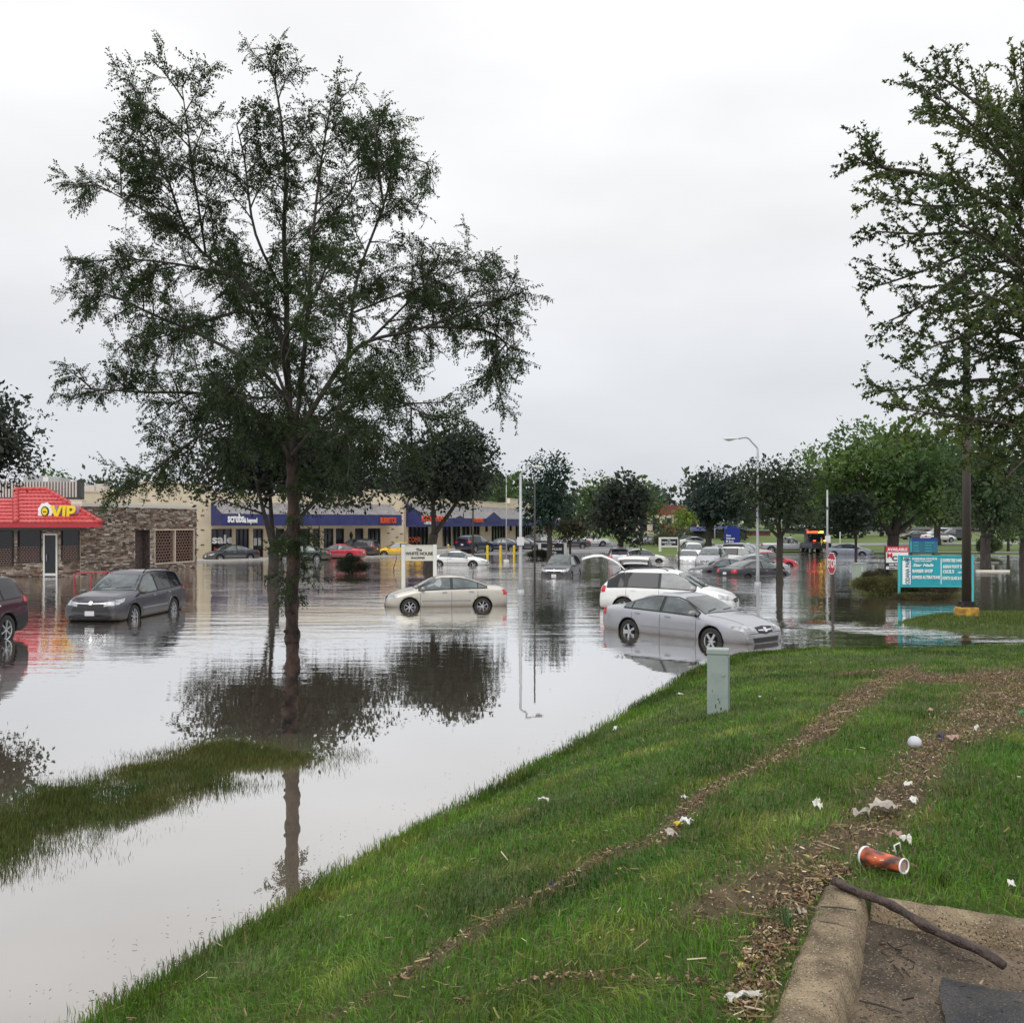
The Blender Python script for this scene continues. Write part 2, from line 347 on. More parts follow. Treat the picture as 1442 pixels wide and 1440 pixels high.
# ================================================================== GROUND
B1 = [G(*p)[:2] for p in ((470, 1436), (560, 1385), (690, 1300), (780, 1252), (850, 1205), (930, 1185), (985, 1125), (1080, 1078), (1150, 1035), (1220, 978), (1288, 938))]
B1W = (0.04, 0.07, 0.08, 0.05, 0.06, 0.10, 0.10, 0.12, 0.17, 0.26, 0.14)
B2 = [G(*p)[:2] for p in ((1440, 945), (1380, 1020), (1320, 1050), (1280, 1100), (1245, 1140), (1190, 1190), (1060, 1260), (990, 1290))]
B2W = (0.7, 0.42, 0.24, 0.22, 0.21, 0.26, 0.26, 0.14)
B3 = [G(*p)[:2] for p in ((1180, 1225), (1110, 1290), (1075, 1350), (1060, 1410), (1040, 1438))]
B3W = (0.08, 0.10, 0.10, 0.09, 0.08)
B4 = [G(*p)[:2] for p in ((640, 1415), (760, 1385), (900, 1390), (1040, 1400))]
B4W = (0.01, 0.025, 0.02, 0.035)
B5 = [G(*p)[:2] for p in ((1180, 950), (1250, 945), (1330, 960), (1440, 950))]
B5W = (0.15, 0.3, 0.6, 0.9)
def band(x, y, P, Wd, scale=1.0):
    best = np.zeros(np.shape(x))
    for i in range(len(P) - 1):
        a, b = P[i], P[i + 1]; dx, dy = b[0] - a[0], b[1] - a[1]; L2 = dx * dx + dy * dy
        t = np.clip(((x - a[0]) * dx + (y - a[1]) * dy) / L2, 0, 1)
        w = (Wd[i] * (1 - t) + Wd[i + 1] * t) * scale
        d = np.hypot(x - a[0] - t * dx, y - a[1] - t * dy)
        best = np.maximum(best, np.clip(1.35 - d / w, 0, 1))
    return best
def dirt(x, y):
    n = fnoise(x, y, 0.35, 21); n2 = fnoise(x, y, 0.12, 31)
    v = np.zeros(np.shape(x))
    for P, Wd in ((B1, B1W), (B2, B2W), (B3, B3W), (B4, B4W), (B5, B5W)): v = np.maximum(v, band(x, y, P, Wd))
    return np.clip(v * (0.2 + 1.25 * n) + (n2 - 0.5) * 0.9 * (v > 0.02), 0, 1)

def bank_colour(x, y):
    n = fnoise(x, y, 1.2, 41)[:, None]; n2 = fnoise(x, y, 0.25, 43)[:, None]
    g = np.array((0.040, 0.075, 0.014)) * (1 - n) + np.array((0.075, 0.100, 0.026)) * n
    g = g * (0.7 + 0.6 * n2)
    d = dirt(x, y)[:, None]; br = np.array((0.100, 0.070, 0.045)) * (0.6 + 0.8 * n2)
    return g * (1 - d) + br * d
gx = np.arange(-12, 26.01, 0.16); gy = np.arange(-3.5, 33, 0.16)
X, Y = np.meshgrid(gx, gy); x = X.ravel(); y = Y.ravel()
z = Hn(x, y)
nx, ny = len(gx), len(gy); idx = np.arange(nx * ny).reshape(ny, nx)
q = np.stack([idx[:-1, :-1], idx[:-1, 1:], idx[1:, 1:], idx[1:, :-1]], -1).reshape(-1, 4)
m_bank = mat_attr('grass_soil', 0.9, bump=(60, 0.8))
o = np_mesh('grass_bank', np.stack([x, y, z], 1), q, m_bank, bank_colour(x, y), smooth=True); tag(o, kind='structure')

def Hfar(x, y):
    x = np.asarray(x, float); y = np.asarray(y, float)
    ys = np.interp(x, [-60, -30, -26, -11, -9, -2, 8, 14, 22, 35, 60, 140], [60, 72, 79, 88, 92, 92, 99, 103, 100, 95, 88, 80])
    h = np.clip((y - ys) * 0.012, -0.35, 0.9) + np.clip((y - 160) * 0.004, 0, 3)
    isl = sdist(x, y, ISL2); h = np.maximum(h, np.clip(isl, -3, 0.8) * 0.22 - 0.01)
    isl = sdist(x, y, ISL3); h = np.maximum(h, np.clip(isl, -3, 0.6) * 0.25)
    return h
ISL2 = [W(*p)[:2] for p in ((1195, 822), (1215, 812), (1300, 810), (1370, 816), (1372, 826), (1300, 834), (1225, 836))]
ISL3 = [W(*p)[:2] for p in ((880, 782), (905, 774), (985, 774), (990, 779), (960, 781))]
gx = np.concatenate([np.linspace(-900, -60, 15), np.linspace(-57, 80, 100), np.linspace(90, 900, 15)])
gy = np.concatenate([np.linspace(34, 60, 40), np.linspace(61, 150, 70), np.linspace(155, 400, 16), np.linspace(450, 1600, 8)])
gy = np.concatenate([[-60, 0, 20, 33], gy])
X, Y = np.meshgrid(gx, gy); x = X.ravel(); y = Y.ravel(); z = Hfar(x, y); z = np.where(y < 37, -0.9, z)
nx, ny = len(gx), len(gy); idx = np.arange(nx * ny).reshape(ny, nx)
q = np.stack([idx[:-1, :-1], idx[:-1, 1:], idx[1:, 1:], idx[1:, :-1]], -1).reshape(-1, 4)
lawn = ((x > 14) & (y > 94)) | (y > 150) | ((y < 60) & (x > 5)) | (x > 26)
i3 = sdist(x, y, ISL3) > -0.5
c = np.where((lawn | i3)[:, None], np.array((0.105, 0.150, 0.036)), np.array((0.21, 0.21, 0.215)))
m_far = mat_attr('far_ground', 0.9, bump=(5, 0.5))
o = np_mesh('ground', np.stack([x, y, z], 1), q, m_far, c, smooth=True); tag(o, kind='structure')

def drape(name, cols, mat, dz=0.02, kind='structure', label=None, cat=None):
    """strip mesh: cols = list of (left point, right point)"""
    V = []; 
    for a, b in cols:
        for t in np.linspace(0, 1, 5): V.append((a[0] * (1 - t) + b[0] * t, a[1] * (1 - t) + b[1] * t))
    V = np.array(V); z = Hfar(V[:, 0], V[:, 1]) + dz; n = len(cols)
    q = [(i * 5 + j, i * 5 + j + 1, (i + 1) * 5 + j + 1, (i + 1) * 5 + j) for i in range(n - 1) for j in range(4)]
    mb = MB(); mb.add(np.c_[V, z], q); o = mb.build(name, mat); tag(o, kind=kind); return o
# far road behind the lawn and the pale sidewalk along the water on the right
drape('road', [((x, 112 + 0.12 * x), (x, 121 + 0.12 * x)) for x in np.linspace(20, 120, 26)], M['asphalt'], 0.03)
drape('path', [((x, np.interp(x, [22, 35, 60], [101, 98, 93])), (x, 1.8 + np.interp(x, [22, 35, 60], [101, 98, 93]))) for x in np.linspace(22, 60, 22)], M['concrete'], 0.06)
drape('lot_kerb', [((x, np.interp(x, [-9, -2, 8, 13], [95, 95, 102, 105])), (x, 0.5 + np.interp(x, [-9, -2, 8, 13], [95, 95, 102, 105]))) for x in np.linspace(-9, 13, 12)], M['concrete'], 0.12)

# ================================================================== WATER
def water_mat():
    m = bpy.data.materials.new('muddy_water'); m.use_nodes = True; t = m.node_tree; t.nodes.clear(); n = t.nodes.new; l = t.links.new
    out = n('ShaderNodeOutputMaterial'); dif = n('ShaderNodeBsdfDiffuse'); gl = n('ShaderNodeBsdfGlossy'); mx = n('ShaderNodeMixShader')
    gl.inputs['Roughness'].default_value = 0.012; gl.inputs['Color'].default_value = (0.97, 0.97, 0.97, 1)
    tc = n('ShaderNodeTexCoord')
    # silt clouds
    sn = n('ShaderNodeTexNoise'); sn.inputs['Scale'].default_value = 0.12; sn.inputs['Detail'].default_value = 4; l(tc.outputs['Object'], sn.inputs['Vector'])
    rp = n('ShaderNodeValToRGB'); rp.color_ramp.elements[0].color = (0.150, 0.124, 0.092, 1); rp.color_ramp.elements[1].color = (0.200, 0.168, 0.128, 1)
    l(sn.outputs[0], rp.inputs[0]); l(rp.outputs[0], dif.inputs['Color'])
    # ripples: calm in the nearest reach, livelier out in the lot, rough where water runs over the drive
    def wave(scale, sc, det, dist=0.0):
        mpn = n('ShaderNodeMapping'); mpn.inputs['Scale'].default_value = sc; mpn.inputs['Rotation'].default_value = (0, 0, 0.15); l(tc.outputs['Object'], mpn.inputs[0])
        w = n('ShaderNodeTexNoise'); w.inputs['Scale'].default_value = scale; w.inputs['Detail'].default_value = det; w.inputs['Roughness'].default_value = 0.5
        l(mpn.outputs[0], w.inputs['Vector']); return w.outputs[0]
    a1 = n('ShaderNodeAttribute'); a1.attribute_name = 'ripple'
    big = wave(1.7, (0.30, 1.0, 1), 3); fine = wave(7.0, (0.6, 1.0, 1), 2)
    gust = wave(0.09, (1, 1.6, 1), 3)
    gr = n('ShaderNodeMapRange'); gr.inputs[1].default_value = 0.40; gr.inputs[2].default_value = 0.62; gr.inputs[3].default_value = 0.35; gr.inputs[4].default_value = 1.2; l(gust, gr.inputs[0])
    am = n('ShaderNodeMath'); am.operation = 'MULTIPLY'; l(a1.outputs['Fac'], am.inputs[0]); l(gr.outputs[0], am.inputs[1])
    s1 = n('ShaderNodeMath'); s1.operation = 'MULTIPLY_ADD'; l(fine, s1.inputs[0]); s1.inputs[1].default_value = 0.22; l(big, s1.inputs[2])
    hm = n('ShaderNodeMath'); hm.operation = 'MULTIPLY'; l(s1.outputs[0], hm.inputs[0]); l(am.outputs[0], hm.inputs[1])
    bp = n('ShaderNodeBump'); bp.inputs['Strength'].default_value = 1.0; bp.inputs['Distance'].default_value = 0.030; l(hm.outputs[0], bp.inputs['Height'])
    fr = n('ShaderNodeLayerWeight'); fr.inputs['Blend'].default_value = 0.5
    l(bp.outputs[0], fr.inputs['Normal']); l(bp.outputs[0], gl.inputs['Normal'])
    pwn = n('ShaderNodeMapRange'); pwn.inputs[1].default_value = 0.37; pwn.inputs[2].default_value = 0.88; pwn.inputs[3].default_value = 0.04; pwn.inputs[4].default_value = 0.93; l(fr.outputs['Facing'], pwn.inputs[0]); l(pwn.outputs[0], mx.inputs[0]); l(dif.outputs[0], mx.inputs[1]); l(gl.outputs[0], mx.inputs[2]); l(mx.outputs[0], out.inputs['Surface'])
    return m
gx = np.concatenate([[-200, -100, -60], np.arange(-40, 40, 0.6), [60, 100, 200]]); gy = np.concatenate([[-60, -20], np.arange(-3, 40, 0.4), np.arange(40, 140, 1.5)])
X, Y = np.meshgrid(gx, gy); x = X.ravel(); y = Y.ravel()
STREAM = [W(*p)[:2] for p in ((1128, 878), (1180, 879), (1260, 886), (1350, 893), (1442, 900))]
rip = np.interp(y, [0, 12, 15, 19, 25, 34, 50, 80, 130], [0.01, 0.02, 0.06, 0.20, 0.50, 0.85, 1.0, 1.1, 1.2])
near_bank = np.clip(1 - seg_dist(x, y, WEST) / 6, 0, 1); rip = rip * (1 - 0.5 * near_bank)
rip = rip + 5.0 * np.clip(1 - seg_dist(x, y, STREAM) / 1.5, 0, 1)
nx, ny = len(gx), len(gy); idx = np.arange(nx * ny).reshape(ny, nx)
q = np.stack([idx[:-1, :-1], idx[:-1, 1:], idx[1:, 1:], idx[1:, :-1]], -1).reshape(-1, 4)
o = np_mesh('water', np.stack([x, y, x * 0], 1), q, water_mat(), None, smooth=True, attrs={'ripple': rip}); tag(o, kind='structure')

# ================================================================== PAVEMENT CORNER AND KERB
def pw(a, b): return PO + a * PU + b * PV
m_kerb = principled('kerb_concrete', (0.12, 0.088, 0.050), 0.9, noise=((0.40, 0.31, 0.195), 6, 14), bump=(90, 1.0))
def speckle(m, sc, dark, light):
    t = m.node_tree; b = t.nodes['Principled BSDF']; src = b.inputs['Base Color'].links[0].from_socket; tcn = t.nodes.new('ShaderNodeTexCoord')
    for (s_, thr, c_) in ((sc, .60, dark), (sc * 1.37, .62, light)):
        v = t.nodes.new('ShaderNodeTexNoise'); v.inputs['Scale'].default_value = s_; v.inputs['Detail'].default_value = 2; t.links.new(tcn.outputs['Object'], v.inputs['Vector'])
        r = t.nodes.new('ShaderNodeMapRange'); r.inputs[1].default_value = thr; r.inputs[2].default_value = thr + .04; t.links.new(v.outputs[0], r.inputs[0])
        mx = t.nodes.new('ShaderNodeMix'); mx.data_type = 'RGBA'; t.links.new(r.outputs[0], mx.inputs[0]); t.links.new(src, mx.inputs[6]); mx.inputs[7].default_value = (*c_, 1); src = mx.outputs[2]
    t.links.new(src, b.inputs['Base Color'])
speckle(m_kerb, 95, (0.07, 0.05, 0.03), (0.46, 0.40, 0.31))
m_gut = principled('gutter_silt', (0.045, 0.033, 0.021), 0.75, noise=((0.170, 0.125, 0.080), 4.2, 12), bump=(50, 1.0))
speckle(m_gut, 80, (0.02, 0.016, 0.012), (0.26, 0.21, 0.15))
m_wet = principled('wet_asphalt', (0.022, 0.024, 0.030), 0.55, noise=((0.070, 0.066, 0.064), 5.5, 12), bump=(90, 1.0))
speckle(m_wet, 110, (0.012, 0.012, 0.014), (0.15, 0.14, 0.13))
def kerb_profile(hi, w): return [(-0.02, -0.15), (-0.015, hi - 0.012), (0.01, hi), (w * 0.45, hi), (w * 0.80, hi - 0.004), (w * .93, hi - 0.016), (w, hi - 0.04), (w + 0.022, 0.012), (w + 0.03, -0.08)]
PZ = CURBZ - 0.13
root = thing('kerb', 'weathered concrete kerb at the corner of the parking pavement, mossy and silt stained', 'kerb', (PO[0], PO[1], PZ))
def kerb_run(name, fn, t0, t1, hi, w, parent, step=0.03):
    prof = kerb_profile(hi, w); ts = np.arange(t0, t1 + step, step); V = []; 
    for t in ts:
        for (s, zz) in prof:
            p = fn(t, s); nzv = (float(fnoise(p[0], p[1], 0.13, 3)) - 0.5) * 0.006 + (float(vnoise(p[0] * 1.0, p[1], 0.035, 6)) - 0.5) * 0.006
            jx = (float(vnoise(t + s, zz * 3, 0.05, 12)) - .5) * .012; V.append((p[0] - PO[0] + jx, p[1] - PO[1] + jx, zz + (nzv if zz > 0 else 0)))
    k = len(prof); fs = [(i * k + j, i * k + j + 1, (i + 1) * k + j + 1, (i + 1) * k + j) for i in range(len(ts) - 1) for j in range(k - 1)]
    fs += [tuple(range(k)), tuple((len(ts) - 1) * k + j for j in range(k))]
    mb = MB(); mb.add(V, fs); return mb.build(name, m_kerb, parent, smooth=True)
kerb_run('kerb_stone', lambda t, s: pw(t, s), -0.02, 0.40, 0.13, 0.17, root)
kerb_run('kerb_stone', lambda t, s: pw(t, s), 0.415, 3.2, 0.127, 0.175, root)
kerb_run('kerb_stone', lambda t, s: pw(s, t), 0.19, 1.55, 0.115, 0.12, root)
kerb_run('kerb_stone', lambda t, s: pw(s, t), 1.56, 5.0, 0.10, 0.12, root)
def pave(name, a0, a1, b0, b1, mat, zf, st=0.07):
    st = .05; aa = np.arange(a0, a1, st); bb = np.arange(b0, b1, st); Aa, Bb = np.meshgrid(aa, bb, indexing='ij'); P = PO + Aa[..., None] * PU + Bb[..., None] * PV
    z = zf(Aa, Bb); jg = np.zeros(Aa.shape); jg[0, :] = (fnoise(Bb[0], Bb[0] * 0, .16, 4) - .5) * .09 * (name == 'parking_pavement'); P = P + jg[..., None] * PU; jg = np.zeros(Aa.shape); jg[:, 0] = (fnoise(Aa[:, 0], Aa[:, 0] * 0, .16, 5) - .5) * .09 * (name == 'parking_pavement'); P = P + jg[..., None] * PV; V = np.concatenate([P, z[..., None]], -1).reshape(-1, 3); n1, n2 = Aa.shape; idx = np.arange(n1 * n2).reshape(n1, n2)
    q = np.stack([idx[:-1, :-1], idx[:-1, 1:], idx[1:, 1:], idx[1:, :-1]], -1).reshape(-1, 4)
    o = np_mesh(name, V, q, mat, smooth=True); return tag(o, kind='structure')
sl = lambda a, b: PZ - 0.012 + 0.055 * np.clip(1 - a / 0.55, 0, 1) + 0.02 * np.clip(1 - (b - 0.2) / 0.25, 0, 1) + 0.006 * (vnoise(a, b, 0.2, 8) - 0.5)
pave('gutter', 0.05, 6, 0.12, 5, m_gut, sl)
pave('parking_pavement', 0.47, 6, 0.49, 5.1, m_wet, lambda a, b: PZ + 0.003 + 0.010 * (fnoise(a * 1.0, b * 1.0, 0.5, 17) - 0.35))

# ================================================================== GRASS
def blades(n_try, sampler, dens_fn, lmin, lmax, basez, colour, up=0.55, wfn=None, name='grass', zoff=0.0):
    x, y = sampler(n_try); keep = rng.random(len(x)) < dens_fn(x, y); x, y = x[keep], y[keep]; n = len(x)
    z = basez(x, y) + zoff; L = lmin + (lmax - lmin) * rng.random(n) ** 1.3
    L = L * (0.65 + 0.8 * fnoise(x, y, 0.6, 77)); L *= (0.8 + 0.4 * rng.random(n))
    w = wfn(x, y) * (0.7 + 0.6 * rng.random(n)); ang = rng.random(n) * 2 * PI
    lean = np.abs(rng.normal(0, 1, n)) * (1 - up) * 1.1 + 0.08; la = rng.random(n) * 2 * PI
    la = np.where(rng.random(n) < 0.5, fnoise(x, y, 0.8, 99) * 9, la)
    dx, dy = np.cos(la) * lean, np.sin(la) * lean; sx, sy = np.cos(ang) * w / 2, np.sin(ang) * w / 2
    hz = 1 / np.sqrt(1 + lean ** 2)
    V = np.zeros((n, 5, 3)); 
    V[:, 0] = np.stack([x - sx, y - sy, z - 0.01], 1); V[:, 1] = np.stack([x + sx, y + sy, z - 0.01], 1)
    mx, my, mz = x + dx * L * 0.35, y + dy * L * 0.35, z + L * 0.55 * hz
    V[:, 2] = np.stack([mx + sx * .75, my + sy * .75, mz], 1); V[:, 3] = np.stack([mx - sx * .75, my - sy * .75, mz], 1)
    V[:, 4] = np.stack([x + dx * L, y + dy * L, z + L * 0.95 * hz * np.clip(1.15 - lean * 0.5, 0.2, 1)], 1)
    base = (np.arange(n) * 5)[:, None]; T = np.concatenate([base + np.array([[0, 1, 2]]), base + np.array([[0, 2, 3]]), base + np.array([[3, 2, 4]])], 0)
    c = np.repeat(colour(x, y, n), 5, axis=0)
    return V.reshape(-1, 3), T, c
def gcol(x, y, n):
    r = rng.random(n)[:, None]; t = fnoise(x, y, 1.3, 61)[:, None]; t2 = fnoise(x, y, 0.45, 63)[:, None]
    deep = np.array((0.052, 0.145, 0.014)); mid = np.array((0.130, 0.255, 0.028)); yel = np.array((0.300, 0.350, 0.065))
    s = np.clip((t - 0.5) * 2.0 + 0.45, 0, 1)
    c = deep * (1 - s) + mid * s; k = np.clip((t2 - 0.52) * 2.6, 0, 0.7); c = c * (1 - k) + yel * k
    hol = np.clip(fnoise(x, y, 0.9, 67)[:, None] * 2.2 - .45, 0.0, 1.0); c = c * (0.50 + 0.58 * hol) * (0.6 + 0.95 * r); sg = np.clip(fnoise(x, y, 0.8, 91)[:, None] * 3.0 - 1.75, 0, 1) * .75; c = c * (1 - sg) + np.array((0.150, 0.215, 0.095)) * (.5 + .9 * r) * sg; d = np.clip(band(x, y, B1, B1W, 2.4) + band(x, y, B2, B2W, 1.6) + band(x, y, B4, B4W, 2) + 0.0, 0, 1)[:, None] * 0.45
    straw = (rng.random(n)[:, None] < 0.11 + d * 0.45); c = np.where(straw, np.array((0.24, 0.19, 0.09)) * (0.5 + 0.7 * r), c)
    return c
def samp_bank(n):
    u = rng.random(n); y = 2.2 * (24.5 / 2.2) ** u
    return (rng.random(n) * 2 - 1) * (0.60 * y + 2.2) + 0.1 * y, y
def dens_bank(x, y):
    # sampling is already ~1/y in depth and 1/width: density falls as y^-2; even it out a little
    a = (x - PO[0]) * PU[0] + (y - PO[1]) * PU[1]; b = (x - PO[0]) * PV[0] + (y - PO[1]) * PV[1]
    pv = (a > 0.0) & (b > -0.0)
    ok = inside(x, y, BANK) & ~pv
    return ok * np.clip((y / 7.0) ** 0.6, 0.35, 1) * np.clip(1 - 1.02 * dirt(x, y), 0.05, 1)
wf = lambda x, y: np.clip(0.0046 + 0.00050 * (y - 4), 0.0042, 0.015)
V1, T1, C1 = blades(600000, samp_bank, dens_bank, 0.035, 0.085, Hn, gcol, up=0.18, wfn=wf)
# taller fringe along the water's edge
def samp_shore(n):
    P = np.array(WEST + NORTH[1:4]); k = rng.integers(1, len(P) - 1, n); t = rng.random(n)[:, None]; p = P[k] * (1 - t) + P[np.minimum(k + 1, len(P) - 1)] * t
    off = rng.normal(0, 0.16, n); return p[:, 0] + off + 0.12, p[:, 1] - off * 0.4
V2, T2, C2 = blades(30000, samp_shore, lambda x, y: (Hn(x, y) > -0.07) * 1.0, 0.06, 0.13, Hn, lambda x, y, n: gcol(x, y, n) * 0.85, up=0.75, wfn=lambda x, y: 0.005 + 0.0004 * y)
V = np.concatenate([V1, V2]); T = np.concatenate([T1, T2 + len(V1)]); Cc = np.concatenate([C1, C2])
o = np_mesh('grass', V, T, M['grass'], Cc); tag(o, 'wet green lawn grass covering the sloping bank', 'grass', kind='stuff')
NB = len(T)
# drowned median strip
mpoly = np.array(MED); mlo, mhi = mpoly.min(0), mpoly.max(0)
def samp_med(n): return mlo[0] - 0.6 + rng.random(n) * (mhi[0] - mlo[0] + 2.4), mlo[1] - 0.6 + rng.random(n) * (mhi[1] - mlo[1] + 1.2)
def dens_med(x, y):
    d = sdist(x, y, MED); return np.clip(0.30 + d * 1.0 + (fnoise(x, y, 0.5, 12) - 0.5) * 1.1, 0, 1) * (d > -0.55) * ((x > -11) & (x < -1.4))
def mcol(x, y, n):
    r = rng.random(n)[:, None]; t = np.clip(fnoise(x, y, 0.9, 71)[:, None] * 1.4 - 0.3, 0, 1)
    e = np.clip(1 - sdist(x, y, MED) / 0.55, 0, 1)[:, None]
    c = np.array((0.045, 0.090, 0.020)) * (1 - t) + np.array((0.150, 0.140, 0.042)) * t
    c = c * (1 - e * .6) + np.array((0.030, 0.060, 0.022)) * e * .6
    return c * (0.55 + 0.9 * r)
V3, T3, C3 = blades(190000, samp_med, dens_med, 0.06, 0.12, lambda x, y: np.maximum(Hn(x, y), -0.07), mcol, up=0.72, wfn=lambda x, y: 0.0065 + 0 * x)
o = np_mesh('flooded_grass', V3, T3, M['grass'], C3); tag(o, 'strip of long grass standing half drowned in the flood water', 'grass', kind='stuff')
# island by the lamp base and the sign island: coarser blades
ip = np.array(ISL)
def s2(poly, m=0.3):
    p = np.array(poly); lo, hi = p.min(0) - m, p.max(0) + m
    return lambda n: (lo[0] + rng.random(n) * (hi[0] - lo[0]), lo[1] + rng.random(n) * (hi[1] - lo[1]))
V4, T4, C4 = blades(30000, s2(ISL), lambda x, y: (sdist(x, y, ISL) > 0.0) * ((x < 22)) * 1.0, 0.05, 0.11, Hn, lambda x, y, n: np.array((0.115, 0.16, 0.036)) * (0.5 + rng.random(n)[:, None]), up=0.6, wfn=lambda x, y: 0.016 + 0 * x)
V5, T5, C5 = blades(26000, s2(ISL2), lambda x, y: (sdist(x, y, ISL2) > 0.0) * 1.0, 0.10, 0.28, Hfar, lambda x, y, n: np.array((0.15, 0.17, 0.045)) * (0.5 + rng.random(n)[:, None]), up=0.6, wfn=lambda x, y: 0.02 + 0 * x)
o = np_mesh('island_grass', np.concatenate([V4, V5]), np.concatenate([T4, T5 + len(V4)]), M['grass'], np.concatenate([C4, C5])); tag(o, 'rough yellowish grass on the small islands by the signs', 'grass', kind='stuff')

# ------------------------------------------------------------------ flood debris (bark mulch, twigs, straw)
def debris(n, sampler, lmin, lmax, wmin, wmax, basez, flat=0.25):
    x, y = sampler(n); n = len(x); z = basez(x, y)
    L = lmin + (lmax - lmin) * rng.random(n) ** 2; w = wmin + (wmax - wmin) * rng.random(n); a = rng.random(n) * 2 * PI; ti = rng.normal(0, flat, n)
    d = np.stack([np.cos(a) * np.cos(ti), np.sin(a) * np.cos(ti), np.sin(ti)], 1); s = np.stack([-np.sin(a), np.cos(a), rng.normal(0, 0.4, n)], 1)
    c0 = np.stack([x, y, z + 0.008 + 0.03 * rng.random(n)], 1); e = np.cross(d, s)
    e /= np.linalg.norm(e, axis=1)[:, None]; e[e[:, 2] < 0] *= -1
    V = np.stack([c0 - d * L[:, None] / 2 - s * w[:, None] / 2, c0 - d * L[:, None] / 2 + s * w[:, None] / 2, c0 - d * L[:, None] / 2 + e * w[:, None] * .5,
                  c0 + d * L[:, None] / 2 - s * w[:, None] / 2, c0 + d * L[:, None] / 2 + s * w[:, None] / 2, c0 + d * L[:, None] / 2 + e * w[:, None] * .5], 1).reshape(-1, 3)
    b = (np.arange(n) * 6)[:, None]; T = np.concatenate([b + np.array([k]) for k in ((0, 2, 5), (0, 5, 3), (2, 1, 4), (2, 4, 5), (0, 1, 2), (3, 5, 4))], 0)
    r = rng.random(n)[:, None]; pal = np.array([(0.115, 0.072, 0.040), (0.20, 0.132, 0.072), (0.045, 0.029, 0.018), (0.33, 0.25, 0.15), (0.55, 0.46, 0.32), (0.19, 0.16, 0.05)])
    ci = rng.choice(6, n, p=(0.28, 0.27, 0.2, 0.15, 0.04, 0.06)); c = pal[ci] * (0.6 + 0.8 * r)
    return V, T, np.repeat(c, 6, 0)
def samp_debris(n):
    xs, ys = [], []
    for (P, Wd, share) in ((B1, B1W, .22), (B2, B2W, .32), (B3, B3W, .06), (B4, B4W, .006), (B5, B5W, .18)):
        k = int(n * share); seg = rng.integers(0, len(P) - 1, k); 
        Ls = np.array([math.dist(P[i], P[i + 1]) * (Wd[i] + Wd[i + 1]) for i in range(len(P) - 1)]); seg = rng.choice(len(P) - 1, k, p=Ls / Ls.sum())
        P_ = np.array(P); W_ = np.array(Wd); t = rng.random(k); p = P_[seg] * (1 - t)[:, None] + P_[seg + 1] * t[:, None]; w = W_[seg] * (1 - t) + W_[seg + 1] * t
        o = rng.normal(0, 0.62, (k, 2)) * w[:, None]; xs.append(p[:, 0] + o[:, 0]); ys.append(p[:, 1] + o[:, 1])
    x, y = np.concatenate(xs), np.concatenate(ys); keep = rng.random(len(x)) < 0.12 + 1.3 * dirt(x, y) ; x, y = x[keep], y[keep]
    a = (x - PO[0]) * PU[0] + (y - PO[1]) * PU[1]; b = (x - PO[0]) * PV[0] + (y - PO[1]) * PV[1]; k = ~((a > 0.0) & (b > -0.02)); return x[k], y[k]
Va, Ta, Ca = debris(58000, samp_debris, 0.008, 0.038, 0.003, 0.010, Hn, 0.35)
Vb, Tb, Cb = debris(800, samp_debris, 0.05, 0.22, 0.003, 0.006, lambda x, y: Hn(x, y) + 0.02, 0.15)
def samp_all(n):
    x, y = samp_bank(n); a = (x - PO[0]) * PU[0] + (y - PO[1]) * PU[1]; b = (x - PO[0]) * PV[0] + (y - PO[1]) * PV[1]
    k = inside(x, y, BANK) & ~((a > 0) & (b > -0.02)); return x[k], y[k]
Vc, Tc, Cc2 = debris(3200, samp_all, 0.015, 0.09, 0.003, 0.007, lambda x, y: Hn(x, y) + 0.035, 0.25)
o = np_mesh('mulch', np.concatenate([Va, Vb, Vc]), np.concatenate([Ta, Tb + len(Va), Tc + len(Va) + len(Vb)]), M['mulch'], np.concatenate([Ca, Cb, Cc2])); tag(o, 'brown bark chips and twigs the flood left in lines across the grass', 'mulch', kind='stuff')
def samp_float(n):
    P = np.array(WEST); k = rng.integers(1, len(P) - 1, n); t = rng.random(n)[:, None]; p = P[k] * (1 - t) + P[k + 1] * t; off = np.abs(rng.normal(0, .35, n)) + .06
    x, y = p[:, 0] - off * .9, p[:, 1] + off * .42; k = Hn(x, y) < -.01; return x[k], y[k]
Vf, Tf, Cf = debris(380, samp_float, 0.008, 0.04, 0.002, 0.006, lambda x, y: x * 0 - .004, 0.04)
def samp_fl2(n):
    x = rng.uniform(-9, 3, n); y = rng.uniform(8, 24, n); k = (Hn(x, y) < -.05) & (fnoise(x, y, 2.5, 88) > .60); return x[k], y[k]
Vg, Tg, Cg = debris(60, samp_fl2, 0.015, 0.05, 0.005, 0.01, lambda x, y: x * 0 - .004, 0.03)
o = np_mesh('floating_debris', np.concatenate([Vf, Vg]), np.concatenate([Tf, Tg + len(Vf)]), M['mulch'], np.concatenate([Cf, Cg]) * .4); tag(o, 'bits of bark and straw floating on the flood water near the bank', 'debris', kind='stuff')
def samp_gut(n):
    a = 0.2 + rng.random(n) ** 1.4 * 1.5; b = 0.24 + rng.random(n) ** 1.6 * 1.7; p = PO + a[:, None] * PU + b[:, None] * PV; return p[:, 0], p[:, 1]
Vd, Td, Cd = debris(1000, samp_gut, 0.006, 0.035, 0.002, 0.005, lambda x, y: x * 0 + PZ + 0.012, 0.08)
Ve, Te, Ce = debris(55, samp_gut, 0.04, 0.11, 0.003, 0.008, lambda x, y: x * 0 + PZ + 0.014, 0.05)
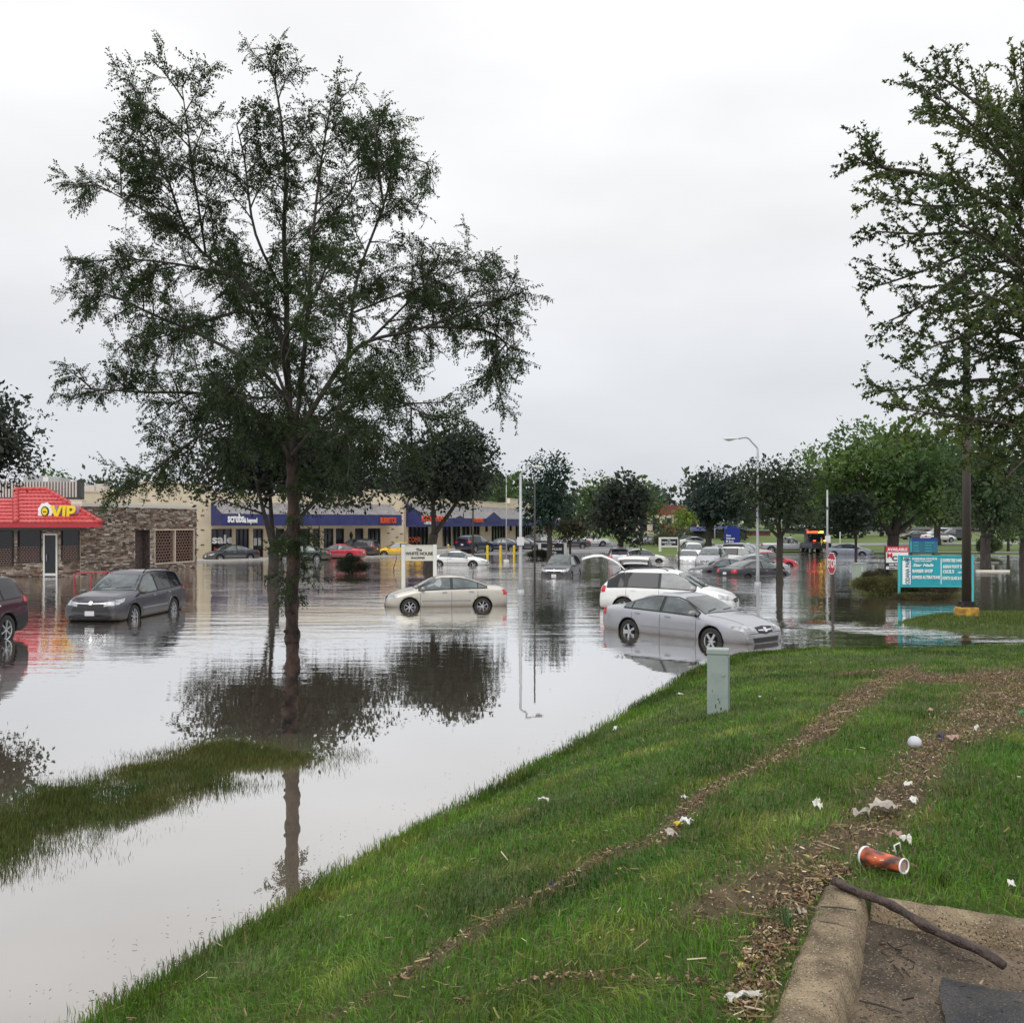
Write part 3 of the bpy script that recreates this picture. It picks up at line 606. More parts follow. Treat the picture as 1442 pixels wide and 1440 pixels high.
o = np_mesh('twigs', np.concatenate([Vd, Ve]), np.concatenate([Td, Te + len(Vd)]), M['mulch'], np.concatenate([Cd, Ce]) * 0.45); tag(o, 'dark twigs and bark bits scattered over the silty gutter', 'twigs', kind='stuff')
# ================================================================== BUILDINGS
class Wall:
    def __init__(s, P0, P1):
        s.P0 = Vector(P0); s.P1 = Vector(P1); d = s.P1 - s.P0; s.L = d.length; s.u = d / s.L; s.rz = math.atan2(d.y, d.x)
    def t(s, px, off=0.0):
        k = (px - CX) / F; n = Vector((-s.u.y, s.u.x)); p = s.P0 + n * off
        return (k * p.y - p.x) / (s.u.x - k * s.u.y)
    def Y(s, px, off=0.0): t = s.t(px, off); n = Vector((-s.u.y, s.u.x)); return (s.P0 + n * off + s.u * t).y
    def z(s, px, py, off=0.0): return CAMZ - (py - HY) * s.Y(px, off) / F
rs = random.Random(3)

def stone_face(mb_v, mb_f, mb_c, x0, x1, z0, z1, y, holes, rowh=(0.07, 0.13), ln=(0.16, 0.48)):
    """stacked ledge stone on a face looking to -y; holes are (x0,x1,z0,z1)"""
    z = z0
    while z < z1 - 0.03:
        h = min(rs.uniform(*rowh), z1 - z); xx = x0
        while xx < x1 - 0.02:
            l = min(rs.uniform(*ln), x1 - xx); cx0, cx1 = xx + 0.006, xx + l - 0.006
            if not any(a - 0.02 < (cx0 + cx1) / 2 < b + 0.02 and c - 0.01 < z + h / 2 < d + 0.01 for a, b, c, d in holes):
                for a, b, c, d in holes:
                    if c < z + h / 2 < d:
                        if cx0 < a < cx1: cx1 = a
                        if cx0 < b < cx1: cx0 = b
                p = rs.uniform(0.015, 0.06); b0 = len(mb_v)
                for (X_, Z_) in ((cx0, z + .005), (cx1, z + .005), (cx1, z + h - .005), (cx0, z + h - .005)):
                    mb_v.append((X_, y, Z_))
                for (X_, Z_) in ((cx0 + .006, z + .01), (cx1 - .006, z + .01), (cx1 - .006, z + h - .01), (cx0 + .006, z + h - .01)):
                    mb_v.append((X_, y - p, Z_))
                for q in ((4, 5, 6, 7), (0, 1, 5, 4), (1, 2, 6, 5), (2, 3, 7, 6), (3, 0, 4, 7)): mb_f.append(tuple(b0 + i for i in q))
                t = rs.random(); base = ((0.20, 0.155, 0.125), (0.34, 0.29, 0.25), (0.10, 0.068, 0.055), (0.46, 0.41, 0.35), (0.25, 0.165, 0.12))[rs.choices(range(5), (4, 3, 3, 1.3, 2))[0]]
                mb_c.extend([tuple(c * (0.75 + 0.5 * t) for c in base)] * 8)
            xx += l
        z += h
def stones(name, parent, faces, loc=(0, 0, 0), rz=0.0):
    v, f, c = [], [], []
    for a in faces: stone_face(v, f, c, *a)
    o = np_mesh(name, v, f, M['stone'], np.array(c), parent); o.location = loc; o.rotation_euler = (0, 0, rz); o['kind'] = 'stuff'; return o

# ---------------- stone clad restaurant with the red tiled roof
vip = thing('restaurant', 'low stacked-stone restaurant with a red tiled hip roof and yellow VIP letters', 'restaurant', (-28, 54, 0))
P = vip
def lp(x, y, z=0): return (x + 28, y - 54, z)
YF = 54.0
def fx(px, Y=YF): return (px - CX) * Y / F + 28
def fz(py, Y=YF): return CAMZ - (py - HY) * Y / F
wx0, wx1 = fx(-90), fx(112)
wins = [(fx(-30), fx(17), fz(795), fz(748)), (fx(26), fx(56), fz(790), fz(747)), (fx(87), fx(113) - 0.12, fz(788), fz(747))]
dr = (fx(61), fx(81), -0.3, fz(751))
mb = MB(); mb.box(wx0, wx1, 0.10, 6.0, -0.5, 3.15, 0)
# wall core is cut by slotting: dark reveal boxes sit behind the stone facing
mb.build('wall', [M['cream_trim']], P)
holes = wins + [dr]
stones('stone_facing', P, [(wx0, wx1, -0.35, 3.1, 0.10, holes)])
for (a, b, c, d) in wins:
    g = MB(); g.box(a, b, 0.0, 0.04, c, d); w = g.build('window', M['dark_glass'], P, loc=(0, 0.05, 0))
    f = MB()
    for (q0, q1, r0, r1) in ((a - .05, b + .05, d, d + .06), (a - .05, b + .05, c - .06, c), (a - .05, a, c, d), (b, b + .05, c, d)): f.box(q0, q1, -0.08, 0.03, r0, r1)
    f.build('frame', M['black'], w)
    la = MB(); zt = c + (d - c) * 0.46; n = int((b - a) / 0.16)
    for r in range(8):
        zz = c + (zt - c) * r / 7
        la.box(a, b, -0.05, -0.02, zz, zz + 0.025)
        for k in range(n):
            xx = a + (b - a) * (k + (r % 2) * 0.5) / n
            if r < 7: la.box(xx, xx + 0.025, -0.052, -0.018, zz + 0.025, zz + (zt - c) / 7)
    la.build('lattice', M['lattice'], w)
a, b, c, d = dr
door = MB(); door.box(a + .09, b - .09, 0.0, 0.03, c, d - .09); dd = door.build('door', M['dark_glass'], P, loc=(0, 0.02, 0))
f = MB(); f.box(a, a + .09, -.06, .05, c, d); f.box(b - .09, b, -.06, .05, c, d); f.box(a + .09, b - .09, -.06, .05, d - .09, d); f.box(a + .09, b - .09, -.06, .05, 0.06, 0.2); f.build('frame', M['white'], dd)
hd = MB(); hd.tube([(a + .22, -.09, 0.9), (a + .22, -.09, 1.25)], 0.015, 6); hd.build('handle', M['chrome'], dd)
# lintel band below the eave
mb = MB(); mb.box(wx0, wx1 + 0.05, -0.08, 0.06, 2.62, 2.98); mb.build('lintel', principled('lintel', (0.11, 0.10, 0.09), 0.8), P)
# red tiled roof: hip front face, ridge tiles, left wing
ez = 3.02; ex0, ex1 = fx(-95, 52.6), fx(142, 52.6); ey = -1.35
rz_ = CAMZ + (HY - 690) * 56.5 / F; rx0, rx1 = fx(22, 56.5), fx(66, 56.5); ry = 2.5
def roof_face(parent, p00, p10, p11, p01, rows, name='roof_tiles'):
    """overlapping courses of tiles from eave edge p00-p10 to ridge edge p01-p11"""
    p00, p10, p11, p01 = map(Vector, (p00, p10, p11, p01)); nrm = (p10 - p00).cross(p01 - p00).normalized()
    if nrm.z < 0: nrm.negate()
    mb = MB()
    for r in range(rows):
        t0, t1 = r / rows, (r + 1) / rows
        a, b = p00.lerp(p01, t0), p10.lerp(p11, t0); c, d = p10.lerp(p11, t1), p00.lerp(p01, t1); L = (b - a).length; n = max(2, int(L / 0.24))
        for k in range(n):
            for (s0, s1, h0, h1) in ((0, .5, 0.0, .022), (.5, 1, .022, 0.0)):
                u0, u1 = (k + s0) / n, (k + s1) / n
                mb.add([a.lerp(b, u0) + nrm * (0.07 + h0), a.lerp(b, u1) + nrm * (0.07 + h1), d.lerp(c, u1) + nrm * (0.015 + h1), d.lerp(c, u0) + nrm * (0.015 + h0),
                        a.lerp(b, u0) + nrm * 0.0, a.lerp(b, u1) + nrm * 0.0], [(0, 1, 2, 3), (4, 5, 1, 0)])
    o = mb.build(name, M['red_tile'], parent); o['kind'] = 'stuff'; return o
rcx0 = fx(22, 52.6)
mb = MB(); mb.box(ex0, ex1, ey, ey + .12, ez - .24, ez - 0.0); mb.prism([(ex1 - .01, ey + .12, ez - .24), (ex1 - .01, ey + .12, ez), (ex1 - 2.6, 3.2, ez), (ex1 - 2.6, 3.2, ez - .24)], (-.12, 0, 0)); mb.prism([(ex0, ey + .12, ez - .20), (ex1 - .14, ey + .12, ez - .20), (ex1 - 2.7, 3.2, ez - .20), (ex0, 3.2, ez - .20)], (0, 0, .03))
roof = mb.build('roof', M['fascia_red'], P)
roof_face(roof, (rcx0, ey, ez), (ex1, ey, ez), (rx1, ry, rz_), (rx0, ry, rz_), 9)
mb = MB(); mb.add([(ex1, ey, ez), (ex1 - 2.6, 3.2, ez), (rx1, ry, rz_)], [(0, 1, 2)]); mb.build('roof_side', M['red_tile'], roof)
roof_face(roof, (ex0, ey, ez), (rcx0, ey, ez), (rcx0 - .45, 1.6, fz(702, 55.6)), (ex0, 1.6, fz(702, 55.6)), 7)
mb = MB(); mb.add([(rcx0 - .45, 1.6, fz(702, 55.6)), (rcx0, ey, ez), (rx0, ry, rz_), (rx0, 6.5, rz_ - .2), (rcx0 - .45, 6.5, ez)], [(0, 1, 2), (0, 2, 3, 4)]); mb.add([(rx0, ry, rz_), (rx1, ry, rz_), (rx1, 5, rz_), (rx0, 5, rz_)], [(0, 1, 2, 3)]); mb.build('roof_side', M['red_tile'], roof)
def ridge(p, q, n, r=0.13):
    p, q = Vector(p), Vector(q)
    for i in range(n):
        a, b = p.lerp(q, i / n), p.lerp(q, (i + 1.08) / n); mm = MB(); mm.tube([a, b], [r * 1.12, r * 0.86], 8); mm.build('ridge_tile', M['red_tile'], roof, smooth=True)
ridge((rcx0, ey, ez + .08), (rx0, ry, rz_ + .05), 9, 0.16); ridge((ex1, ey, ez + .06), (rx1, ry, rz_ + .04), 12); ridge((rx0, ry, rz_ + .05), (rx1, ry, rz_ + .05), 5)
# VIP letters with the egg shaped emblem
lt = fx(76, 53.4); zz = fz(730.5, 53.4)
for s_, x_, sc_ in (('V', fx(75, 53.6), .92), ('I', fx(90, 53.6), .92), ('P', fx(96, 53.6), .92)):
    text_obj('letter', s_, 1.05, M['vip_yellow'], P, (x_, -.62, zz), (R(90), 0, 0), 0.07, sx=0.95)
    text_obj('letter_shadow', s_, 1.10, M['purple'], P, (x_ + .10, -.50, zz - .05), (R(90), 0, 0), 0.04, sx=0.95)
eg = MB(); cxx, czz = fx(66, 53.6), fz(720.5, 53.6)
eg.prism([(cxx + (0.40 + .03 * math.cos(9 * a)) * math.cos(a), -.60, czz + (0.50 + .03 * math.cos(9 * a)) * math.sin(a)) for a in np.linspace(0, 2 * PI, 37)[:-1]], (0, 0.10, 0), 0); em = eg.build('emblem', M['letter_white'], P)
eg = MB(); eg.prism([(cxx + 0.22 * math.cos(a), -.64, czz + .02 + 0.28 * math.sin(a)) for a in np.linspace(0, 2 * PI, 25)[:-1]], (0, 0.04, 0)); eg.build('emblem_ring', M['black'], em)
eg = MB(); eg.prism([(cxx + 0.16 * math.cos(a), -.67, czz + .02 + 0.21 * math.sin(a)) for a in np.linspace(0, 2 * PI, 21)[:-1]], (0, 0.03, 0)); eg.build('emblem_face', M['vip_yellow'], em)
eg = MB(); eg.box(cxx - .09, cxx + .09, -.69, -.67, czz - .02, czz + .03); eg.build('emblem_bar', M['black'], em)

# long stone wing
L0, L1 = (-24.35, 54.1), (-21.5, 65.3); w2 = Wall(L0, L1); H2 = 4.12
wing = thing('restaurant_wing', 'long flat-roofed stone wing with a doorway and lattice window running back from the red roof', 'building', (L0[0], L0[1], 0), w2.rz)
d0, d1 = w2.t(190), w2.t(211.5); g0, g1 = w2.t(217.5), w2.t(272)
zdr = w2.z(200, 745.5); zg0, zg1 = w2.z(245, 791), w2.z(245, 746.5)
holes = [(d0, d1, -.4, zdr), (g0, g1, zg0, zg1)]
mb = MB(); mb.box(3.4, w2.L, 0.62, 9.0, -.5, H2 - .02)
mb.box(0, d0, 0.0, 0.62, -.5, H2 - .02); mb.box(d0, d1, 0.0, 0.62, zdr, H2 - .02); mb.box(d1, g0, 0, .62, -.5, H2 - .02); mb.box(g0, g1, 0, .62, -.5, zg0); mb.box(g0, g1, 0, .62, zg1, H2 - .02); mb.box(g1, w2.L, 0, .62, -.5, H2 - .02)
mb.build('wall', M['cream_trim'], wing)
stones('stone_facing', wing, [(0.0, w2.L, -.35, H2 - .12, -0.002, holes)])
stones('stone_facing', wing, [(0.0, 9.0, -.35, H2 - .12, 0, [])], loc=(w2.L + .002, 0, 0), rz=R(90))
mb = MB(); mb.box(0.0, w2.L + .1, -.10, .62, H2 - .02, H2 + .12); mb.box(3.4, w2.L + .1, .62, 9.1, H2 - .02, H2 + .12); mb.box(0, w2.L + .1, -.08, 0, H2 - .14, H2 - .02); mb.build('coping', M['coping'], wing)
mb = MB(); mb.box(d0, d1, .50, .60, -.4, zdr); mb.box(d1 - .06, d1 + .0, 0.01, .50, -.4, zdr); mb.box(d0 , d0 + .06, 0.01, .50, -.4, zdr); mb.build('doorway', principled('doorway_dark', (0.05, 0.035, 0.032), 0.8, noise=((0.11, 0.085, 0.08), 6, 6)), wing)
mb = MB(); mb.box(g0, g1, 0.30, .34, zg0, zg1); wd = mb.build('window', M['dark_glass'], wing)
mb = MB(); mid = (g0 + g1) / 2
for q in ((g0 - .06, g1 + .06, zg1, zg1 + .08), (g0 - .06, g1 + .06, zg0 - .08, zg0), (g0 - .06, g0, zg0, zg1), (g1, g1 + .06, zg0, zg1), (mid - .05, mid + .05, zg0, zg1)): mb.box(q[0], q[1], -.07, .30, q[2], q[3])
mb.build('frame', M['cream_trim'], wd)
mb = MB(); n = 11
for (qa, qb) in ((g0, mid - .05), (mid + .05, g1)):
    for r in range(n + 1):
        zz = zg0 + (zg1 - zg0) * r / n; mb.box(qa, qb, .04, .10, zz - .015, zz + .018)
        if r < n:
            for k in range(7):
                xx = qa + (qb - qa) * (k + .5 * (r % 2)) / 7; mb.box(xx, xx + .045, .042, .098, zz + .018, zz + (zg1 - zg0) / n - .015)
mb.build('lattice', M['lattice'], wd)
# ribbed roof screen and roof units
scr = thing('roof_screen', 'ribbed pale metal screen hiding the equipment on the restaurant roof', 'screen', (0, 0, 0))
mb = MB(); X0, X1 = (-40 - CX) * 60 / F, (106 - CX) * 60 / F
def zz60(py, Y=60.0): return CAMZ - (py - HY) * Y / F
xx = X0
while xx < X1: mb.box(xx, xx + .11, 60.0, 60.08, zz60(700), zz60(677.5)); xx += .19
o = mb.build('rib', M['panel'], scr); o['kind'] = 'stuff'
mb = MB(); mb.box(X0, X1 + .1, 60.10, 60.2, zz60(700), zz60(678)); mb.box(X1 + .1, X1 + .3, 60.1, 60.6, zz60(703), zz60(679)); mb.box(X0, X1 + .3, 60.02, 60.2, zz60(703) , zz60(700)); mb.build('backing', M['roofdark'], scr)
hv = thing('roof_unit', 'grey rooftop air unit with a sloped hood showing above the ribbed screen', 'air unit', ((58 - CX) * 64 / F, 64, zz60(692, 64)))
mb = MB(); mb.prism([(-1.2, 0, 0), (1.2, 0, 0), (1.2, 0, .95), (-.9, 0, 1.15), (-1.2, 0, .9)], (0, 1.6, 0)); mb.build('housing', M['galv'], hv)
mb = MB(); mb.box(.15, .5, -.05, 0, .55, .98); mb.build('cap', M['white'], hv)
hv = thing('roof_unit', 'low tan rooftop air unit standing behind the cream parapet', 'air unit', ((117 - CX) * 76 / F, 76, 5.2))
mb = MB(); mb.box(-.9, .9, 0, 1.4, 0, .85); mb.box(.9, 1.6, .1, 1.2, 0, .95); mb.build('housing', M['panel'], hv); mb = MB(); mb.box(-1.0, -.9, .2, 1.2, .1, .6); mb.build('grille', M['black'], hv)
# stuff for the parking ramp rail
rail = thing('handrail', 'red tubular handrail standing in the water by the restaurant', 'handrail', W(105, 824))
mb = MB(); hx = W(105, 824)
pts = [(0, 0, -.4), (0, 0, .48), (.08, 0.1, .58), (2.6, 1.9, .62), (2.7, 2.0, .5), (2.7, 2.0, -.4)]
mb.tube(pts, .035, 8); mb.build('top_rail', M['handrail'], rail, smooth=True)
for k in range(4):
    t = (k + 1) / 5; mb = MB(); mb.tube([(.08 + 2.5 * t, .1 + 1.8 * t, .6), (.08 + 2.5 * t, .1 + 1.8 * t, -.4)], .028, 8); mb.build('post', M['handrail'], rail, smooth=True)

# ---------------- store row A (blue awning with scrubs lettering)
SA = Wall((-25.2, 80.0), (-11.1, 92.0))
stA = thing('store_row', 'cream block store row with a long blue awning lettered scrubs & beyond', 'store', (-25.2, 80.0, 0), SA.rz)
tL = SA.t(100); tq = SA.t(191); tA0 = SA.t(295); tA1 = SA.t(536); tE = SA.t(569)
steps = [(tL, tq, 5.5), (tq, SA.t(300), 6.35), (SA.t(300), SA.t(408), 5.6), (SA.t(408), SA.t(538), 6.2), (SA.t(538), tE, 5.85)]
bays = [(297.5, 327), (332, 351), (356.5, 371), (388, 401), (421, 437), (441, 451), (456, 470), (473, 485), (500, 512), (518, 536)]
ZT = 2.55
mb = MB(); prev = tL
for (a, b) in bays:
    a_, b_ = SA.t(a), SA.t(b); mb.box(prev, a_, 0, .4, -.5, ZT); mb.box(a_, b_, 0, .4, -.5, .12 if a not in (332, 356.5, 456, 473, 500) else 0.05); prev = b_
mb.box(prev, tE, 0, .4, -.5, ZT)
for (a, b, h) in steps: mb.box(a, b, 0, .4, ZT, h - .12); mb.box(a, b, .4, 14, -.5, h - .5)
mb.build('wall', M['cream'], stA)
mb = MB()
for (a, b, h) in steps: mb.box(a, b, -.05, .45, h - .12, h)
mb.build('coping', M['cream_trim'], stA)
for i, (a, b) in enumerate(bays):
    a_, b_ = SA.t(a), SA.t(b); isd = a in (332, 356.5, 456, 473, 500)
    mb = MB(); mb.box(a_, b_, .22, .26, .1, ZT); wdo = mb.build('door' if isd else 'window', M['shop_glass'], stA)
    mb = MB(); nm = 3 if b - a > 17 else (2 if b - a > 12 else 1)
    for k in range(nm + 1): xx = a_ + (b_ - a_ - .07) * k / nm; mb.box(xx, xx + .07, .12, .22, .1, ZT)
    for k in range(nm): 
        x0_ = a_ + (b_ - a_ - .07) * k / nm + .07; x1_ = a_ + (b_ - a_ - .07) * (k + 1) / nm; mb.box(x0_, x1_, .12, .22, ZT - .07, ZT); mb.box(x0_, x1_, .12, .22, .12, .22)
    mb.build('frame', M['black'], wdo)
# dark projecting bricks dotting the end walls
def dots(parent, wall, a, b, z0, z1, n):
    mb = MB(); 
    for r in range(int((z1 - z0) / .4)):
        for k in range(int((b - a) / 1.5) + 1):
            xx = a + .3 + k * 1.5 + (r % 3) * .5; zz = z0 + r * .4 + rs.uniform(-.04, .04)
            if xx + .3 < b: mb.box(xx, xx + .3, -.04, -.0, zz, zz + .08)
    if mb.v: o = mb.build('accent_brick', M['dark_brick'], parent); o['kind'] = 'stuff'
dots(stA, SA, tL, tq, 4.2, 5.2, 0); dots(stA, SA, tq, tA0, .8, 6.1, 0); dots(stA, SA, SA.t(541), tE, .8, 5.6, 0)
def awning(parent, wall, a, b, zb, zt, ztop, dep, gables=(), hipl=1.0, hipr=1.0):
    root_ = MB(); root_.prism([(a, -.02, zb), (a, -dep, zb), (a, -dep, zt), (a, -.02, ztop)], (0, 0, 0.0001)); 
    mb = MB()
    # valance panels, each its own part
    n = 8
    for k in range(n):
        x0, x1 = a + (b - a) * k / n, a + (b - a) * (k + 1) / n
        m_ = MB(); m_.box(x0 + .01, x1 - .01, -dep - .04, -dep, zb, zt); m_.build('awning_panel', M['blue_awn'], parent)
    for (s, xx) in ((0, a), (1, b)):
        m_ = MB(); m_.prism([(xx, -.02, zb), (xx, -dep, zb), (xx, -dep, zt), (xx, -.02, ztop)], (.05 if s == 0 else -.05, 0, 0)); m_.build('awning_side', M['blue_awn'], parent)
    m_ = MB(); h = .5
    m_.prism([(a + .06, -dep - .06, zt + .01), (a + .06, -dep - .06, zt + .05), (a + .06, -.02, ztop + .05), (a + .06, -.02, ztop)], (b - a - .12, 0, 0)); m_.build('awning_roof', M['shingle'], parent)
    m_ = MB(); m_.box(a, b, -dep, -.02, zb + .02, zb + .06); m_.build('soffit', M['cream_trim'], parent)
    for (gx_, gw, gh) in gables:
        m_ = MB(); m_.prism([(gx_ - gw, -dep - .10, zt - .35), (gx_ + gw, -dep - .10, zt - .35), (gx_ + gw, -dep - .10, zt), (gx_, -dep - .10, zt + gh), (gx_ - gw, -dep - .10, zt)], (0, .1, 0)); m_.build('awning_gable', M['blue_awn'], parent)
        m_ = MB()
        for s in (-1, 1):
            p0 = Vector((gx_ + s * gw, -dep - .14, zt)); p1 = Vector((gx_, -dep - .14, zt + gh)); back = -.05
            zb_ = ztop
            m_.add([p0, p1, (gx_, -.1, zt + gh), (gx_ + s * gw * 1.0, -dep + .0, zt)] + [Vector(p0) + Vector((0, 0, .05)), Vector(p1) + Vector((0, 0, .06)), (gx_, -.1, zt + gh + .06), (gx_ + s * gw, -dep + .0, zt + .05)], [(0, 1, 2, 3), (4, 5, 6, 7), (0, 1, 5, 4)])
        m_.build('gable_roof', M['shingle'], parent)
aw = -1.9
a0 = SA.t(297); a1 = SA.t(549, 0)
awning(stA, SA, a0, a1, 2.82, 3.78, 4.75, 2.0)
o = text_obj('lettering', 'scrubs', 1.0, M['letter_white'], stA, (SA.t(320.5, -2.1), -2.12, 3.12), (R(90), 0, 0), .04, sx=.55)
o = text_obj('lettering', '& beyond', .55, M['letter_white'], stA, (SA.t(343.5, -2.1), -2.12, 3.08), (R(90), 0, 0), .04, sx=.55)
text_obj('lettering', 'BURRITOS', .72, M['letter_red'], stA, (SA.t(535.5, -2.1), -2.12, 3.05), (R(90), 0, 0), .05, sx=.52)
text_obj('window_sign', 'sale', 1.0, M['letter_white'], stA, (SA.t(299), .10, 1.35), (R(90), 0, 0), .01, sx=1.25)
text_obj('window_sign', 'in time', .45, M['letter_red'], stA, (SA.t(302), .10, .72), (R(90), 0, 0), .01, sx=1.0)
mb = MB(); mb.box(SA.t(358.5), SA.t(369), .17, .2, 1.1, 1.75); mb.build('notice', M['plate'], stA)
mb = MB(); mb.prism([(0, 0, .35), (.16, 0, 0), (0, 0, -.35), (-.16, 0, 0)], (0, -.15, 0)); mb.build('wall_lamp', M['black'], stA, loc=(SA.t(494), 0, 1.9))
mb = MB(); mb.box(tL, tE + 1, -4.2, -.01, -.5, .11); o = mb.build('sidewalk', M['concrete'], stA)

# ---------------- store row B
SB = Wall((-10.35, 93.0), (1.4, 135.0))
stB = thing('store_row', 'second cream store row with blue awning gables behind the yellow bollards', 'store', (-10.35, 93.0, .42), SB.rz)
bays = [(575, 604), (623, 636), (637, 649), (650, 662), (662.5, 676), (692, 712), (726, 749)]
def zB(px, py, off=0): return SB.z(px, py, off) - .42
ZT = 2.75; tE = SB.t(772)
mb = MB(); prev = 0
for (a, b) in bays:
    a_, b_ = SB.t(a), SB.t(b); 
    if a_ > prev + .01: mb.box(prev, a_, 0, .4, -.9, ZT)
    mb.box(a_, b_, 0, .4, -.9, .12); prev = b_
mb.box(prev, tE, 0, .4, -.9, ZT); s1 = SB.t(718); sM = SB.t(600)
for (a, b, h) in ((0, s1, 5.3), (s1, tE, 6.0)): mb.box(a, b, 0, .4, ZT, h - .12); mb.box(a, b, .4, 12, -.9, h - .6)
mb.build('wall', M['cream'], stB)
mb = MB(); mb.box(-.05, s1, -.05, .45, 5.18, 5.3); mb.box(s1, tE, -.05, .45, 5.88, 6.0); mb.build('coping', M['cream_trim'], stB)
for (a, b) in bays:
    a_, b_ = SB.t(a), SB.t(b); isd = a in (637, 650)
    mb = MB(); mb.box(a_, b_, .22, .26, .1, ZT); wdo = mb.build('door' if isd else 'window', M['shop_glass'], stB)
    mb = MB(); nm = max(2, int((b_ - a_) / 1.1))
    for k in range(nm + 1): xx = a_ + (b_ - a_ - .08) * k / nm; mb.box(xx, xx + .08, .1, .22, .1, ZT)
    mb.build('frame', M['black'], wdo)
gA = [(SB.t(608, -2.2), .0, 0)]
awning(stB, SB, .15, tE, zB(660, 741, -2.2), zB(660, 730, -2.2), zB(660, 716) + .25, 2.2, gables=((SB.t(646, -2.2), 1.6, .28), (SB.t(694, -2.2), 3.2, .8)))
text_obj('lettering', 'REMODELING PLUS', .78, M['letter_red'], stB, (SB.t(594, -2.3), -2.32, zB(620, 734, -2.3)), (R(90), 0, 0), .05, sx=1.05)
text_obj('lettering', 'PET GROOMING', .6, M['letter_red'], stB, (SB.t(665, -2.3), -2.42, zB(670, 735, -2.3)), (R(90), 0, 0), .05, sx=.8)
text_obj('lettering', '- TATTOO -', .38, M['letter_white'], stB, (SB.t(597, -2.3), -2.32, zB(610, 738, -2.3)), (R(90), 0, 0), .05, sx=1.2)
text_obj('window_sign', 'COMB', .7, M['letter_red'], stB, (SB.t(576), .08, .75), (R(90), 0, 0), .01, sx=1.6)
for px in (684, 718):
    mb = MB(); mb.box(-.15, .15, -.25, 0, 1.6, 2.3); mb.build('wall_lamp', M['black'], stB, loc=(SB.t(px), 0, 0))
mb = MB(); mb.box(-1, tE, -4.5, -.01, -.9, .02); mb.build('sidewalk', M['concrete'], stB)

# ---------------- far buildings
def far_box(name, label, cat, px0, px1, pytop, Yd, dep, zb, wallm, roofm, rooft=None, win=0, sign=None):
    x0, x1 = (px0 - CX) * Yd / F, (px1 - CX) * Yd / F; zt = CAMZ - (pytop - HY) * Yd / F
    r = thing(name, label, cat, ((x0 + x1) / 2, Yd, zb)); w = (x1 - x0) / 2; H = zt - zb
    mb = MB(); mb.box(-w, w, 0, dep, -.5, H * (.67 if rooft else .66)); mb.build('wall', wallm, r)
    mb = MB()
    if rooft: mb.add([(-w - .6, -.8, H * .68), (w + .6, -.8, H * .68), (w + .6, dep, H * .68), (-w - .6, dep, H * .68), (-w * .6, dep * .3, H), (w * .6, dep * .3, H), (w * .6, dep * .7, H), (-w * .6, dep * .7, H)], [(0, 1, 5, 4), (1, 2, 6, 5), (2, 3, 7, 6), (3, 0, 4, 7), (4, 5, 6, 7), (0, 3, 2, 1)])
    else: mb.box(-w - .1, w + .1, -.1, dep, H * .66, H)
    mb.build('roof', roofm, r)
    for k in range(win):
        cx_ = -w + (k + .5) * 2 * w / win; mb = MB(); mb.box(cx_ - w / win * .55, cx_ + w / win * .55, -.05, .02, .5, H * .55); mb.build('window', M['shop_glass'], r)
    return r
far_box('shop', 'long brick-red roofed building half hidden behind the far trees', 'building', 880, 985, 711, 190, 20, 1.0, M['cream_trim'], M['brick_red'], None, 6)
far_box('bank', 'dark bank building with blue roof right of the big maple trunk', 'bank', 1005, 1052, 738.5, 150, 14, .6, M['dark_brick'], M['blue_awn'], True, 3)
far_box('bank_canopy', 'small blue roofed drive-through canopy left of the maple trunk', 'canopy', 978, 991, 742, 150, 8, .6, M['dark_brick'], M['blue_awn'], True, 1)
far_box('house', 'pale low building seen between the trunks beyond the far road', 'building', 1225, 1290, 741, 190, 12, 1.0, M['offwhite'], M['roofdark'], True, 4)
far_box('house', 'grey far building behind the tow truck', 'building', 1130, 1185, 739, 185, 12, 1.0, M['roofdark'], M['shingle'], True, 3)
far_box('house', 'tan building far behind the teal sign on the right', 'building', 1300, 1385, 742, 180, 12, 1.0, M['cream_trim'], M['roofdark'], True, 5)
far_box('house', 'brown brick building far behind the grey pickup', 'building', 1040, 1085, 747, 165, 10, .8, M['brick_red'], M['roofdark'], None, 4)
mb = MB(); mb.box(-1.0, 1.0, 0, .15, 1.0, 2.2); mb.cyl(-.6, .08, -.2, 1.0, .06, 8); mb.cyl(.6, .08, -.2, 1.0, .06, 8)
rsn = thing('billboard', 'small faded red sign board among the far shrubs', 'sign', ((940 - CX) * 135 / F, 135, .5)); mb.build('board', M['sign_red'], rsn)
# ================================================================== VEGETATION
def rotmats(d, roll):
    """frames whose x axis is d (n,3), rolled about it"""
    d = d / np.linalg.norm(d, axis=1)[:, None]; up = np.tile(np.array([[0.0, 0, 1]]), (len(d), 1)); up[np.abs(d[:, 2]) > .95] = (1, 0, 0)
    s = np.cross(up, d); s /= np.linalg.norm(s, axis=1)[:, None]; u = np.cross(d, s)
    c, n = np.cos(roll)[:, None], np.sin(roll)[:, None]; s2_ = s * c + u * n; u2 = -s * n + u * c
    return np.stack([d, s2_, u2], 2)
def scatter(tv, tf, pos, Rm, sc, col):
    tv = np.asarray(tv, float); n = len(pos); V = np.einsum('nij,kj->nki', Rm, tv) * sc[:, None, None] + pos[:, None, :]
    k = len(tv); Fa = (np.asarray(tf)[None] + (np.arange(n) * k)[:, None, None]).reshape(-1, np.shape(tf)[1])
    return V.reshape(-1, 3), Fa, np.repeat(col, k, 0)

